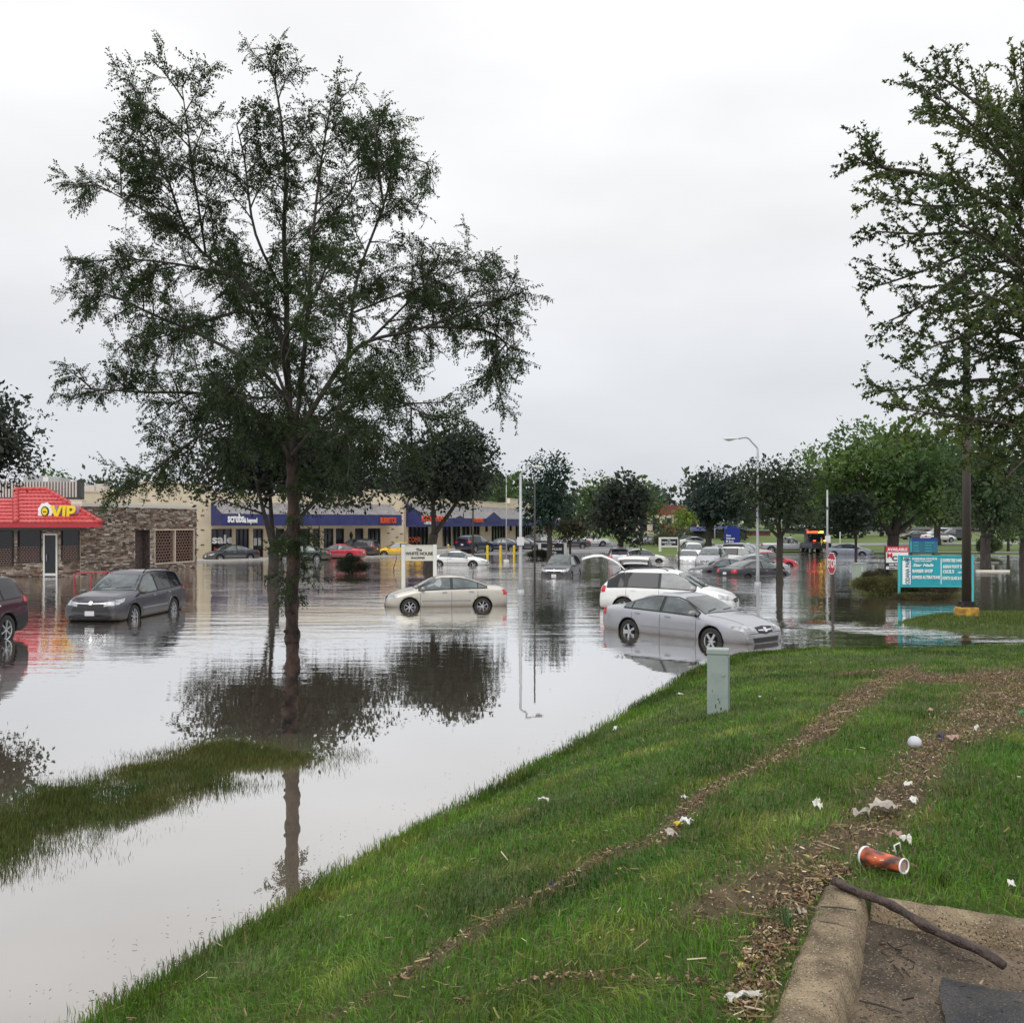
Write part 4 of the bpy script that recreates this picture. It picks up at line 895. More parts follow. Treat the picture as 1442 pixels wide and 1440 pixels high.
def frond_template(pairs=6, droop=0.25, seed=0):
    v, f = [], []; q = random.Random(seed)
    for i in range(pairs):
        t = (i + .6 + q.uniform(-.25, .25)) / pairs; x = t; z = -droop * t * t; ln = .21 * (1 - .3 * t) ; w = .095
        for s in (-1, 1):
            if q.random() < .08: continue
            b = len(v); jz = q.uniform(-.12, .02); lq = ln * q.uniform(.7, 1.25); sw = q.uniform(.02, .14)
            v += [(x, 0, z), (x + sw * .4 - w * .2, s * lq * .5, z + jz * .4), (x + sw, s * lq, z + jz - .03), (x + sw * .5 + w, s * lq * .45, z + jz * .4)]
            f.append((b, b + 1, b + 2, b + 3))
    b = len(v); v += [(0, -.006, 0), (0, .006, 0), (1, .004, -droop), (1, -.004, -droop)]; f.append((b, b + 1, b + 2, b + 3))
    return v, f
def maple_template():
    # lobed leaf, stalk at origin, tip at +x, folded a little along the midrib
    v = [(0, 0, 0), (.18, .28, -.05), (.10, .50, -.14), (.42, .30, -.06), (.62, .42, -.12), (.66, .14, -.03), (1.05, 0, -.10), (.66, -.14, -.03), (.62, -.42, -.12), (.42, -.30, -.06), (.10, -.50, -.14), (.18, -.28, -.05)]
    f = [(0, 1, 2), (0, 2, 3), (0, 3, 4), (0, 4, 5), (0, 5, 6), (0, 6, 7), (0, 7, 8), (0, 8, 9), (0, 9, 10), (0, 10, 11)]
    f = [(0, 1, 2), (0, 2, 3), (0, 3, 5), (3, 4, 5), (0, 5, 7), (5, 6, 7), (0, 7, 9), (7, 8, 9), (0, 9, 10), (0, 10, 11)]
    return v, f
def maple_simple():
    v = [(0, 0, 0), (.30, .46, -.12), (.45, .16, -.04), (1.05, .02, -.12), (.45, -.16, -.04), (.30, -.46, -.12), (.05, .22, -.05), (.05, -.22, -.05)]
    return v, [(0, 6, 1), (0, 1, 2), (0, 2, 3), (0, 3, 4), (0, 4, 5), (0, 5, 7)]
def cluster_template(n, r, seed, leafw=.5):
    rr = random.Random(seed); v, f = [], []
    for i in range(n):
        c = Vector((rr.uniform(-1, 1), rr.uniform(-1, 1), rr.uniform(-.6, .6))) * r; a = rr.uniform(0, 2 * PI); t = rr.uniform(-.9, .3)
        d = Vector((math.cos(a) * math.cos(t), math.sin(a) * math.cos(t), math.sin(t))); s = d.cross(Vector((rr.uniform(-.5, .5), rr.uniform(-.5, .5), 1))).normalized(); L = rr.uniform(.7, 1.2)
        b = len(v); v += [tuple(c), tuple(c + d * L * .5 + s * L * leafw * .5), tuple(c + d * L), tuple(c + d * L * .5 - s * L * leafw * .5)]; f.append((b, b + 1, b + 2, b + 3))
    return v, f

def smooth_path(pts, k=4):
    P = [Vector(p) for p in pts]; outp = []
    for i in range(len(P) - 1):
        p0, p1, p2, p3 = P[max(i - 1, 0)], P[i], P[i + 1], P[min(i + 2, len(P) - 1)]
        for j in range(k):
            t = j / k; outp.append(0.5 * ((2 * p1) + (p2 - p0) * t + (2 * p0 - 5 * p1 + 4 * p2 - p3) * t * t + (3 * p1 - p0 - 3 * p2 + p3) * t ** 3))
    outp.append(P[-1]); return outp
def limb_world(px, Y0, Yend, jit, rr):
    n = len(px); o = []
    for i, (a, b) in enumerate(px):
        t = i / (n - 1); o.append(Vector(A(a, b, Y0 + (Yend - Y0) * t + (rr.uniform(-jit, jit) if 0 < i else 0))))
    return smooth_path(o)
def path_len(P): return sum((P[i + 1] - P[i]).length for i in range(len(P) - 1))
def walk(P, step, start=0.0):
    L = path_len(P); s = start; res = []; acc = 0; i = 0
    while s < L and i < len(P) - 1:
        sl_ = (P[i + 1] - P[i]).length
        if acc + sl_ >= s: t = (s - acc) / max(sl_, 1e-6); res.append((P[i].lerp(P[i + 1], t), (P[i + 1] - P[i]).normalized(), s / L)); s += step
        else: acc += sl_; i += 1
    return res
def subbranch(p, d, L, rr, droop, n=6, wander=.25):
    o = [p.copy()]; d = d.copy()
    for i in range(n):
        d = (d + Vector((rr.uniform(-1, 1), rr.uniform(-1, 1), rr.uniform(-1, 1))) * wander * .5 + Vector((0, 0, -droop * (i + 1) / n))).normalized(); o.append(o[-1] + d * L / n)
    return o
def side_dir(d, rr, ang, upb=.15):
    a = Vector((rr.gauss(0, 1), rr.gauss(0, 1), rr.gauss(0, 1))); a = (a - d * a.dot(d)).normalized()
    return (d * math.cos(ang) + a * math.sin(ang) + Vector((0, 0, upb))).normalized()

# ------------------------------------------------------------ honey locust in the foreground
rr = random.Random(11); Yt = 13.8
loc = thing('honey_locust_tree', 'tall feathery honey locust with knobbly reddish trunk at the end of the drowned grass strip', 'tree', (W(408, 1031)[0], Yt, -.1))
base = Vector(loc.location)
def knob(i, j): return 1 + .10 * math.sin(i * 2.1 + j * 1.3) + .24 * max(0, math.sin(i * .83 + j * .9)) ** 6 + .09 * math.sin(i * 5.3 + j)
trunk_px = [(407, 1045), (408, 1000), (412, 940), (411, 850), (414, 760), (411, 660), (409, 590)]
tp = [Vector(A(a, b, Yt)) - base for a, b in trunk_px]; tp = smooth_path(tp, 14)
mb = MB(); mb.tube(tp, [0.108 - .036 * (i / len(tp)) + (.015 if i < 3 else 0) for i in range(len(tp))], 14, wob=knob)
for k in range(16):   # pruned branch stubs
    i = rr.randrange(6, 60); a = rr.uniform(0, 2 * PI); q = tp[i]; dv = Vector((math.cos(a), math.sin(a), .2)); mb.tube([q + dv * .04, q + dv * rr.uniform(.10, .14)], [.045, .024], 7)
mb.build('trunk', M['bark_red'], loc, smooth=True)
limbs = [
 ([(409, 600), (404, 500), (404, 420), (400, 330), (402, 250), (395, 160), (376, 66)], 0.0, .075, .3),
 ([(410, 640), (424, 540), (434, 430), (441, 330), (452, 230), (470, 125)], -1.0, .055, .4),
 ([(409, 570), (365, 520), (300, 480), (220, 445), (150, 415), (108, 440)], 0.8, .05, .5),
 ([(404, 500), (380, 440), (330, 390), (270, 338), (232, 240), (176, 90)], -0.6, .05, .5),
 ([(330, 390), (250, 372), (170, 365), (92, 372)], 1.4, .03, .4),
 ([(270, 338), (200, 295), (110, 245)], 0.2, .025, .3),
 ([(290, 360), (272, 240), (252, 92)], -1.6, .022, .4),
 ([(410, 650), (370, 585), (300, 556), (200, 552), (92, 545)], -1.0, .05, .5),
 ([(370, 585), (290, 610), (225, 655), (200, 690)], -1.6, .03, .4),
 ([(411, 630), (450, 560), (490, 505), (520, 480), (600, 460), (680, 430), (732, 415)], -0.4, .06, .5),
 ([(490, 505), (498, 420), (510, 370), (540, 290), (560, 225), (615, 232)], 0.8, .04, .5),
 ([(520, 480), (580, 420), (650, 345)], 1.6, .03, .4),
 ([(600, 460), (680, 465), (715, 490), (690, 540)], -1.2, .03, .4),
 ([(412, 640), (470, 575), (540, 560), (615, 590)], -1.8, .035, .4),
 ([(412, 660), (460, 620), (530, 610), (560, 625)], 1.4, .03, .4),
 ([(498, 440), (560, 415), (620, 395), (690, 362)], 1.0, .022, .4),
 ([(540, 290), (532, 220), (528, 155)], 0.0, .02, .2),
 ([(404, 420), (360, 330), (345, 230), (330, 160)], -1.4, .03, .5),
 ([(441, 330), (500, 260), (505, 170)], 1.2, .025, .4),
 ([(404, 450), (330, 440), (240, 470), (150, 500)], 2.4, .03, .5),
 ([(404, 540), (400, 480), (440, 420), (470, 350)], -3.0, .04, .3),
 ([(404, 560), (380, 500), (350, 430), (340, 350)], 3.2, .04, .3),
 ([(410, 640), (420, 600), (470, 540), (540, 520)], 3.0, .035, .3),
 ([(410, 640), (380, 620), (320, 600), (250, 590)], 2.4, .035, .3),
 ([(408, 600), (400, 560), (360, 560), (300, 540)], -3.2, .035, .3),
 ([(411, 640), (440, 610), (480, 600), (500, 640)], -2.8, .03, .3),
]
bmb = MB(); tw = MB(); fpos, fdir, fsc = [], [], []
def fronds_along(P, step, s0, sc=(.14, .24), dd=1.0, hang=.55):
    for (q, d, t) in walk(P, step, s0):
        fd = side_dir(d, rr, rr.uniform(.5, 1.2), -hang * rr.random()); fpos.append(q); fdir.append(fd); fsc.append(rr.uniform(*sc))
for (px, dY, r0, jit) in limbs:
    a_, b_ = px[-2], px[-1]; px = px[:-1] + [(a_[0] + (b_[0] - a_[0]) * .80, a_[1] + (b_[1] - a_[1]) * .80)]
    P = limb_world(px, Yt + (dY * .15), Yt + dY, jit * .5, rr); n = len(P)
    off = [p - base for p in P]
    bmb.tube(off, [r0 * .66 * (1 - .88 * i / (n - 1)) + .004 for i in range(n)], 7)
    for (q, d, t) in walk(P, .165, path_len(P) * .14):
        if t < .42 and rr.random() < .45: continue
        L = rr.uniform(.35, 1.25) * (1.05 - .60 * t); 
        sb = subbranch(q, side_dir(d, rr, rr.uniform(.6, 1.25), .22), L, rr, .10)
        tw.tube([p - base for p in sb], [.011 * (1 - .8 * i / 6) + .002 for i in range(7)], 4, cap=False)
        fronds_along(sb, .036, L * .22)
        for (q2, d2, t2) in walk(sb, .17, L * .2):
            L2 = rr.uniform(.18, .42); s3 = subbranch(q2, side_dir(d2, rr, rr.uniform(.5, 1.1), .05), L2, rr, .16, n=3)
            tw.tube([p - base for p in s3], [.005, .004, .003, .002], 3, cap=False); fronds_along(s3, .032, .03)
    tip = P[-1]; dd = (P[-1] - P[-3]).normalized(); s3 = subbranch(tip, dd, .16, rr, .05, n=3); fronds_along(s3, .025, 0, (.12, .18))
for k in range(60):    # leafy sprouts on the upper trunk
    q = tp[rr.randrange(44, len(tp))] + base; s3 = subbranch(q, side_dir(Vector((0, 0, 1)), rr, 1.3, .1), rr.uniform(.2, .55), rr, .2); fronds_along(s3, .035, .03)
bmb.build('limb', M['bark_dark'], loc, smooth=True)
o = tw.build('twigs', M['bark_dark'], loc); o['kind'] = 'stuff'
pos = np.array([tuple(p - base) for p in fpos]); fd = np.array([tuple(d) for d in fdir]); n = len(pos)
hn = fnoise(pos[:, 0], pos[:, 2], 1.1, 5)[:, None]
fc = (np.array((0.017, 0.028, 0.011)) * (1 - hn) + np.array((0.052, 0.088, 0.024)) * hn) * (0.6 + .7 * rng.random((n, 1)))
fsc = np.array(fsc); RM = rotmats(fd, rng.normal(0, .9, n)); Vs, Ts, Cs, vb = [], [], [], 0
for k in range(6):
    sel = np.arange(n) % 6 == k; tv, tf = frond_template(7, (.15, .3, .5, .05, .4, .2)[k], k); V, T, Cc = scatter(tv, tf, pos[sel], RM[sel], fsc[sel], fc[sel]); Vs.append(V); Ts.append(T + vb); Cs.append(Cc); vb += len(V)
o = np_mesh('leaves', np.concatenate(Vs), np.concatenate(Ts), M['leaf'], np.concatenate(Cs), loc); o['kind'] = 'stuff'
NF = n

# ------------------------------------------------------------ silver maple overhanging from the right
rr = random.Random(5); Ym = 18.0
mx_, my_ = (1545 - CX) * Ym / F, Ym
mapl = thing('silver_maple_tree', 'large spiky-leaved maple reaching in from the right edge of the picture', 'tree', (mx_, my_, float(Hn(mx_, my_)) - .05)); base = Vector(mapl.location)
T0 = [(1545, 905), (1540, 780), (1530, 680), (1515, 560), (1505, 440), (1500, 330), (1495, 240), (1490, 170), (1485, 100)]
mb = MB(); P = smooth_path([Vector(A(a, b, Ym)) - base for a, b in T0], 5); P[0].z = 0
mb.tube(P, [.26 * (1 - .8 * i / len(P)) for i in range(len(P))], 14, wob=lambda i, j: 1 + .05 * math.sin(i + j * 2)); mb.build('trunk', M['bark'], mapl, smooth=True)
mlimbs = [
 ([(1505, 470), (1430, 390), (1358, 385), (1299, 430), (1240, 457)], -.6, .05),
 ([(1500, 430), (1400, 335), (1300, 330), (1215, 325)], .8, .05),
 ([(1498, 400), (1400, 285), (1300, 245), (1245, 237), (1200, 222)], -.3, .05),
 ([(1300, 245), (1245, 235), (1226, 205)], -.2, .02),
 ([(1497, 340), (1420, 230), (1345, 155), (1275, 110)], 0, .045),
 ([(1495, 280), (1445, 170), (1422, 70)], .5, .04),
 ([(1492, 240), (1400, 165), (1335, 115), (1308, 105)], -1.2, .035),
 ([(1508, 540), (1430, 470), (1345, 478), (1272, 505)], -.8, .045),
 ([(1512, 610), (1430, 540), (1330, 540), (1213, 556)], .2, .05),
 ([(1515, 640), (1430, 600), (1330, 585), (1240, 570)], -1.4, .04),
 ([(1400, 335), (1330, 370), (1245, 400), (1222, 402)], 1.2, .03),
 ([(1400, 285), (1300, 290), (1200, 268)], 1.4, .028),
 ([(1430, 390), (1380, 430), (1330, 440), (1275, 495)], 2.2, .03),
 ([(1500, 330), (1440, 250), (1380, 200), (1290, 150)], 2.4, .04),
 ([(1500, 430), (1440, 380), (1380, 330), (1310, 300)], -2.6, .04),
 ([(1505, 500), (1450, 450), (1400, 420), (1350, 410)], -2.8, .04),
 ([(1510, 580), (1450, 520), (1400, 500), (1330, 510)], 2.6, .04),
 ([(1500, 320), (1465, 240), (1440, 170), (1446, 105)], -2.2, .04),
 ([(1515, 640), (1460, 590), (1420, 640), (1390, 660)], .6, .035),
 ([(1505, 450), (1560, 380), (1640, 340), (1720, 330)], 0, .05),
 ([(1500, 330), (1560, 240), (1640, 180)], 1.0, .05),
 ([(1508, 560), (1600, 500), (1700, 520)], -1, .05),
 ([(1495, 240), (1530, 160), (1580, 90)], -1, .05),
 ([(1508, 470), (1460, 430), (1400, 450), (1345, 440)], -1.0, .03), ([(1510, 520), (1460, 480), (1400, 490), (1355, 530)], -.4, .03), ([(1505, 420), (1450, 370), (1390, 370), (1340, 350)], .3, .03),
 ([(1512, 560), (1470, 530), (1410, 560), (1350, 610)], -1.6, .03), ([(1512, 600), (1460, 570), (1400, 620), (1360, 650)], -.6, .03), ([(1500, 350), (1440, 300), (1370, 270), (1320, 210)], -1.4, .03), ([(1505, 480), (1460, 400), (1420, 330)], 2.0, .03),
 ([(1515, 640), (1475, 620), (1440, 650), (1400, 690)], -1.2, .03), ([(1498, 300), (1450, 250), (1420, 190), (1390, 140)], .8, .03),
 ([(1515, 620), (1480, 560), (1430, 560), (1380, 590), (1290, 560)], 3.2, .04),
]
bmb = MB(); tw = MB(); lpos, ldir, lsc = [], [], []
def leaves_along(P, step, s0, sc):
    for (q, d, t) in walk(P, step, s0):
        for _ in range(2): lpos.append(q + Vector((rr.uniform(-.04, .04), rr.uniform(-.04, .04), rr.uniform(-.04, .03)))); ldir.append(side_dir(d, rr, rr.uniform(.4, 1.2), -.55 * rr.random())); lsc.append(rr.uniform(*sc))
for (px, dY, r0) in mlimbs:
    a_, b_ = px[-2], px[-1]; px = px[:-1] + [(a_[0] + (b_[0] - a_[0]) * .80, a_[1] + (b_[1] - a_[1]) * .80)]
    P = limb_world(px, Ym + dY * .2, Ym + dY, .25, rr); n = len(P)
    bmb.tube([p - base for p in P], [r0 * (1 - .85 * i / (n - 1)) + .005 for i in range(n)], 7)
    for (q, d, t) in walk(P, .20, path_len(P) * .12):
        L = rr.uniform(.45, 1.4) * (1.1 - .55 * t)
        sb = subbranch(q, side_dir(d, rr, rr.uniform(.5, 1.1), .25), L, rr, -.02, wander=.3)
        tw.tube([p - base for p in sb], [.012 * (1 - .8 * i / 6) + .002 for i in range(7)], 4, cap=False)
        leaves_along(sb, .044, L * .1, (.055, .115))
        for (q2, d2, t2) in walk(sb, .24, L * .25):
            L2 = rr.uniform(.2, .5); s3 = subbranch(q2, side_dir(d2, rr, rr.uniform(.5, 1.1), .1), L2, rr, .05, n=3); leaves_along(s3, .048, .04, (.055, .11)); tw.tube([p - base for p in s3], [.006, .005, .004, .002], 3, cap=False)
    s3 = subbranch(P[-1], (P[-1] - P[-3]).normalized(), .3, rr, 0, n=3); leaves_along(s3, .03, 0, (.08, .14))
bmb.build('limb', M['bark'], mapl, smooth=True); o = tw.build('twigs', M['bark_dark'], mapl); o['kind'] = 'stuff'
pos = np.array([tuple(p - base) for p in lpos]); fd = np.array([tuple(d) for d in ldir]); n = len(pos); tv, tf = maple_simple()
hn = np.clip(fnoise(pos[:, 0], pos[:, 2], 1.3, 15)[:, None] * 1.6 - .35, 0, 1)
fc = (np.array((0.032, 0.062, 0.022)) * (1 - hn) + np.array((0.115, 0.150, 0.035)) * hn) * (0.6 + .8 * rng.random((n, 1)))
V, T, Cc = scatter(tv, tf, pos, rotmats(fd, rng.normal(0, .7, n)), np.array(lsc), fc)
o = np_mesh('leaves', V, T, M['leaf'], Cc, mapl); o['kind'] = 'stuff'; NL = n

# ------------------------------------------------------------ generic crowned trees
def blob_points(rr_, blobs, n, shell=.55):
    """points spread through ellipsoid blobs, denser toward their skin; clumped"""
    vol = np.array([b[3] * b[4] * b[5] for b in blobs]) ** (2 / 3); vol /= vol.sum(); k = rr_.choice(len(blobs), n, p=vol)
    B = np.array(blobs)[k]; d = rr_.normal(0, 1, (n, 3)); d /= np.linalg.norm(d, axis=1)[:, None]
    r = np.where(rr_.random(n) < shell, .86 + .14 * rr_.random(n), rr_.random(n) ** .45)[:, None]
    return B[:, :3] + d * r * B[:, 3:6], d
def tree(name, label, px, pybase, Y, zb, crown, density, leaf, cols, trunkr, forks, bark='bark_dark', seed=1, group=None, nlobes=16, lobe=.42, extra=None, leafw=.5, cl=6, gap=.0):
    """crown = (pxc, pyc, half width px, half height px); the lobes are spread over that ellipsoid"""
    g = np.random.default_rng(seed); r_ = random.Random(seed)
    bx = (px - CX) * Y / F; root_ = thing(name, label, 'tree', (bx, Y, zb), 0, group)
    s = Y / F; crown = (crown[0], crown[1], crown[2] * 1.22, crown[3] * 1.08); c0 = np.array(((crown[0] - CX) * s - bx, 0, CAMZ - (crown[1] - HY) * s - zb)); rad = np.array((crown[2] * s, crown[2] * s * .9, crown[3] * s))
    blobs = [(*c0, *(rad * .62))]
    for i in range(nlobes):
        u = r_.uniform(-1, 1); a = i * 2.399 + r_.uniform(-.3, .3); q = math.sqrt(1 - u * u); lr = r_.uniform(.75, 1.2) * lobe
        p = c0 + np.array((math.cos(a) * q, math.sin(a) * q, u)) * rad * (1 - lr * .85); blobs.append((*p, rad[0] * lr, rad[0] * lr, rad[0] * lr * .72 * min(1.3, rad[2] / rad[0] + .3)))
    for e in (extra or ()):
        blobs.append(((e[0] - CX) * s - bx, e[4] if len(e) > 4 else 0, CAMZ - (e[1] - HY) * s - zb, e[2] * s, e[2] * s, e[3] * s))
    area = sum(b[3] * b[5] for b in blobs); leaf *= 1.3; n = int(density * area / (leaf * leaf) * 1.0); n = min(n, 6500 if Y < 100 else 3500)
    pos, d = blob_points(g, blobs, n); inner = g.random(n) < .22; pos[inner] = c0 + (pos[inner] - c0) * .68
    tv, tf = cluster_template(cl, 1.3, seed, leafw)
    zrel = np.clip((pos[:, 2] - c0[2]) / rad[2], -1, 1)
    hn = fnoise(pos[:, 0] + 50, pos[:, 2] + pos[:, 1] * .7, rad[0] * .35, seed)[:, None]
    hn = np.clip(hn * 1.5 - .25, 0, 1)
    fc = (np.array(cols[0]) * (1 - hn) + np.array(cols[1]) * hn) * (.65 + .7 * g.random((n, 1)))
    dd = d + g.normal(0, .5, (n, 3)) + np.array((0, 0, -.2))
    V, T, Cc = scatter(tv, tf, pos, rotmats(dd, g.random(n) * 6), leaf * (.7 + .6 * g.random(n)) * np.where(inner, 2.0, 1.0), fc)
    o = np_mesh('crown', V, T, M['leaf'], Cc, root_); o['kind'] = 'stuff'
    # trunk and limbs
    zt = c0[2] - rad[2] * .55; hb = max(.4, zt * forks[0]) if forks else zt
    mb = MB(); n0 = 6; lean = forks[1] if forks else 0
    tp_ = [Vector((lean * (i / n0) ** 2 + r_.uniform(-.02, .02), 0, -.5 + (hb + .5) * i / n0)) for i in range(n0 + 1)]
    mb.tube(tp_, [trunkr * (1.25 - .3 * min(1, i / 3)) for i in range(n0 + 1)], 10, wob=lambda i, j: 1 + .05 * math.sin(j * 2 + i))
    mb.build('trunk', M[bark], root_, smooth=True)
    mb = MB(); top = tp_[-1]; nl = forks[2] if forks else 4
    for k in range(nl):
        a = 2 * PI * k / nl + r_.uniform(-.4, .4) if nl > 2 else (PI * k + .15); tgt = Vector(c0) + Vector((math.cos(a) * rad[0] * .55, math.sin(a) * rad[1] * .5, r_.uniform(-.1, .5) * rad[2]))
        pts = smooth_path([top - Vector((0, 0, .05)), top.lerp(tgt, .4) + Vector((0, 0, -.05 * rad[2])), tgt], 4)
        mb.tube(pts, [trunkr * .62 * (1 - .8 * i / (len(pts) - 1)) for i in range(len(pts))], 7)
        for m_ in range(3):
            q = pts[len(pts) // 2 + m_]; e = q + Vector((r_.uniform(-.5, .5) * rad[0], r_.uniform(-.5, .5) * rad[1], r_.uniform(.1, .5) * rad[2])); mb.tube([q, q.lerp(e, .5) + Vector((0, 0, -.1)), e], [trunkr * .22, trunkr * .14, .01], 5)
    mb.build('limb', M[bark], root_, smooth=True)
    return root_
DK = ((0.012, 0.018, 0.014), (0.030, 0.046, 0.030)); DK2 = ((0.012, 0.019, 0.014), (0.045, 0.060, 0.040)); GR = ((0.045, 0.085, 0.030), (0.13, 0.20, 0.06))
gp = 'dark maples standing in the flooded lot'
def zbase(px, Y): return max(-.3, float(Hfar((px - CX) * Y / F, Y)))
tree('maple_tree', 'dark round maple with a low forked trunk just behind the honey locust', 385, 825, 46, -.05, (408, 652, 132, 66), 2.0, .17, DK2, .27, (.42, 0, 3), seed=21, group=gp, extra=((300, 690, 28, 20), (505, 660, 34, 34), (330, 630, 50, 36)), cl=7)
tree('maple_tree', 'dark spreading maple behind the white shopping sign with a slanting forked trunk', 603, 803, 59, -.05, (628, 662, 84, 58), 1.9, .19, DK2, .30, (.50, .35, 3), seed=22, group=gp, extra=((645, 625, 40, 28), (575, 660, 32, 36), (690, 665, 22, 26)), cl=7)
tree('maple_tree', 'tall narrow dark green maple right of the hooked street lamp', 774, 790, 81, -.05, (770, 700, 34, 60), 2.1, .24, ((0.012, 0.032, 0.022), (0.032, 0.070, 0.045)), .24, (.6, 0, 4), seed=23, group=gp, extra=((748, 655, 15, 12), (792, 662, 20, 20), (775, 650, 24, 12)), cl=7)
tree('maple_tree', 'very dark rounded maple above the open-hatch cars in the middle of the lot', 874, 795, 74, -.05, (876, 721, 42, 48), 2.1, .22, DK2, .22, (.7, 0, 4), seed=24, group=gp, cl=7)
tree('young_tree', 'small olive-brown tree beside the black shopping sign', 803, 781, 84, 0, (806, 741, 32, 22), 1.5, .20, ((0.035, 0.036, 0.022), (0.075, 0.078, 0.042)), .10, (.7, 0, 4), seed=25, cl=6, nlobes=9)
tree('maple_tree', 'dark maple on a thin straight trunk right of the tall street lamp', 1098, 822, 48, -.05, (1092, 702, 60, 54), 1.7, .15, ((0.016, 0.027, 0.015), (0.050, 0.075, 0.032)), .17, (.75, 0, 4), seed=26, group=gp, extra=((1120, 660, 26, 18), (1050, 680, 22, 22), (1130, 725, 20, 18)), cl=6)
tree('maple_tree', 'dark maple cut by the left edge of the picture', -30, 860, 32.4, -.05, (-34, 610, 78, 84), 1.8, .13, DK2, .24, (.6, 0, 4), seed=27, group=gp, cl=7)
tree('maple_tree', 'broad dark tree with thick trunk left of the blue bank building', 998, 776, 112, .05, (1006, 703, 46, 38), 1.9, .30, ((0.018, 0.032, 0.028), (0.040, 0.065, 0.052)), .38, (.55, 0, 4), seed=28, extra=((975, 712, 20, 20), (1040, 700, 24, 26)), cl=7)
tree('young_tree', 'small bright yellow-green tree beside the middle shopping sign', 956, 798, 66, -.05, (960, 731, 19, 18), 1.7, .13, ((0.10, 0.16, 0.022), (0.20, 0.28, 0.040)), .055, (.7, 0, 4), seed=29, cl=5, nlobes=9)
tree('elm_tree', 'huge spreading green elm with twin dark trunks beyond the teal signs', 1258, 784, 92, .15, (1262, 668, 122, 66), 1.7, .30, ((0.040, 0.085, 0.028), (0.135, 0.215, 0.050)), .55, (.35, 0, 5), seed=30, extra=((1165, 655, 40, 26), (1210, 615, 40, 22), (1340, 640, 50, 40), (1150, 700, 26, 30), (1290, 610, 50, 24)), cl=7, nlobes=26, lobe=.30)
tree('elm_tree', 'second dark trunk and low dark crown left of the big elm', 1205, 786, 84, .0, (1196, 725, 42, 30), 1.7, .26, ((0.012, 0.022, 0.014), (0.028, 0.045, 0.026)), .12, (.8, 0, 4), seed=31, cl=6)
tree('shade_tree', 'dark dense tree behind the lamp base on the right', 1388, 796, 62, .0, (1398, 690, 58, 80), 1.6, .22, ((0.026, 0.052, 0.026), (0.080, 0.125, 0.045)), .32, (.7, 0, 4), seed=32, extra=((1350, 700, 30, 34), (1440, 640, 40, 50), (1400, 620, 40, 30)), cl=6)
tree('shade_tree', 'dark broad tree at the far right edge over the water', 1445, 800, 70, .0, (1455, 700, 60, 70), 1.6, .24, ((0.022, 0.042, 0.020), (0.065, 0.105, 0.036)), .45, (.6, 0, 4), seed=33, cl=6)
tree('shade_tree', 'grey-green mid-distance tree filling the gap right of the big elm', 1320, 772, 118, .4, (1330, 690, 70, 55), 1.5, .38, ((0.035, 0.065, 0.028), (0.10, 0.15, 0.05)), .4, (.6, 0, 4), seed=34, cl=6)
gb = 'distant trees beyond the lot'
for i, (px, py, hw, hh, Y, c, lab) in enumerate((
    (845, 712, 40, 46, 118, GR, 'loose grey-green tree top behind the very dark maple'),
    (905, 712, 30, 34, 125, GR, 'pale feathery tree just right of the very dark maple'),
    (925, 715, 26, 32, 260, ((0.045, 0.065, 0.055), (0.075, 0.10, 0.08)), 'bluish far tree above the long red roof'),  # bluish leaf colour carries the distance haze, there is no air volume
    (993, 690, 32, 38, 165, ((0.03, 0.05, 0.035), (0.07, 0.10, 0.06)), 'tall grey-green tree behind the broad dark tree'),
    (1050, 700, 30, 42, 150, ((0.03, 0.05, 0.03), (0.06, 0.09, 0.05)), 'grey-green tree behind the tall street lamp'),
    (945, 748, 22, 16, 120, ((0.08, 0.10, 0.05), (0.14, 0.17, 0.08)), 'pale low shrubby tree beside the small red sign'),
    (1035, 752, 22, 14, 140, ((0.04, 0.06, 0.03), (0.07, 0.10, 0.05)), 'low bushy tree beside the blue bank sign'),
    (88, 672, 11, 10, 120, ((0.04, 0.09, 0.02), (0.08, 0.16, 0.03)), 'small bright green tree top above the ribbed roof screen'),
    (70, 672, 9, 9, 150, GR, 'small grey tree top left of the bright green one above the roof screen'),
    (145, 690, 34, 14, 240, ((0.05, 0.07, 0.05), (0.08, 0.11, 0.07)), 'low bluish tree line top over the cream parapet'),  # haze blue painted into the leaves of this and the next tree top
    (200, 686, 22, 10, 240, ((0.05, 0.07, 0.05), (0.08, 0.11, 0.07)), 'second bluish tree line top over the cream parapet'),
    (545, 690, 26, 24, 190, ((0.04, 0.08, 0.03), (0.09, 0.15, 0.04)), 'bright green tree top over the stepped parapet'),
    (715, 695, 30, 28, 200, ((0.05, 0.10, 0.03), (0.12, 0.19, 0.05)), 'light green tree on the hill left of the narrow maple'),
    (680, 700, 26, 22, 210, ((0.03, 0.06, 0.025), (0.06, 0.10, 0.035)), 'dark green tree behind the second awning'),
    (1140, 700, 40, 50, 135, ((0.02, 0.04, 0.02), (0.05, 0.08, 0.03)), 'dark tree behind the tow truck'),
    (1180, 735, 40, 26, 150, ((0.015, 0.025, 0.015), (0.03, 0.045, 0.025)), 'low dark tree belt left of the big elm'),
    (1240, 730, 40, 24, 160, ((0.015, 0.025, 0.015), (0.03, 0.045, 0.025)), 'low dark tree belt behind the twin trunks'),
    (1420, 690, 60, 60, 100, ((0.014, 0.026, 0.016), (0.036, 0.056, 0.026)), 'dark tree behind the far right edge tree'))):
    tree('distant_tree', lab, px, 770, Y, float(Hfar((px - CX) * Y / F, Y)), (px, py, hw, hh), 1.5, Y * .0031, c, .14 if Y < 150 else .2, (.6, 0, 3), seed=50 + i, group=gb, nlobes=10, cl=6)

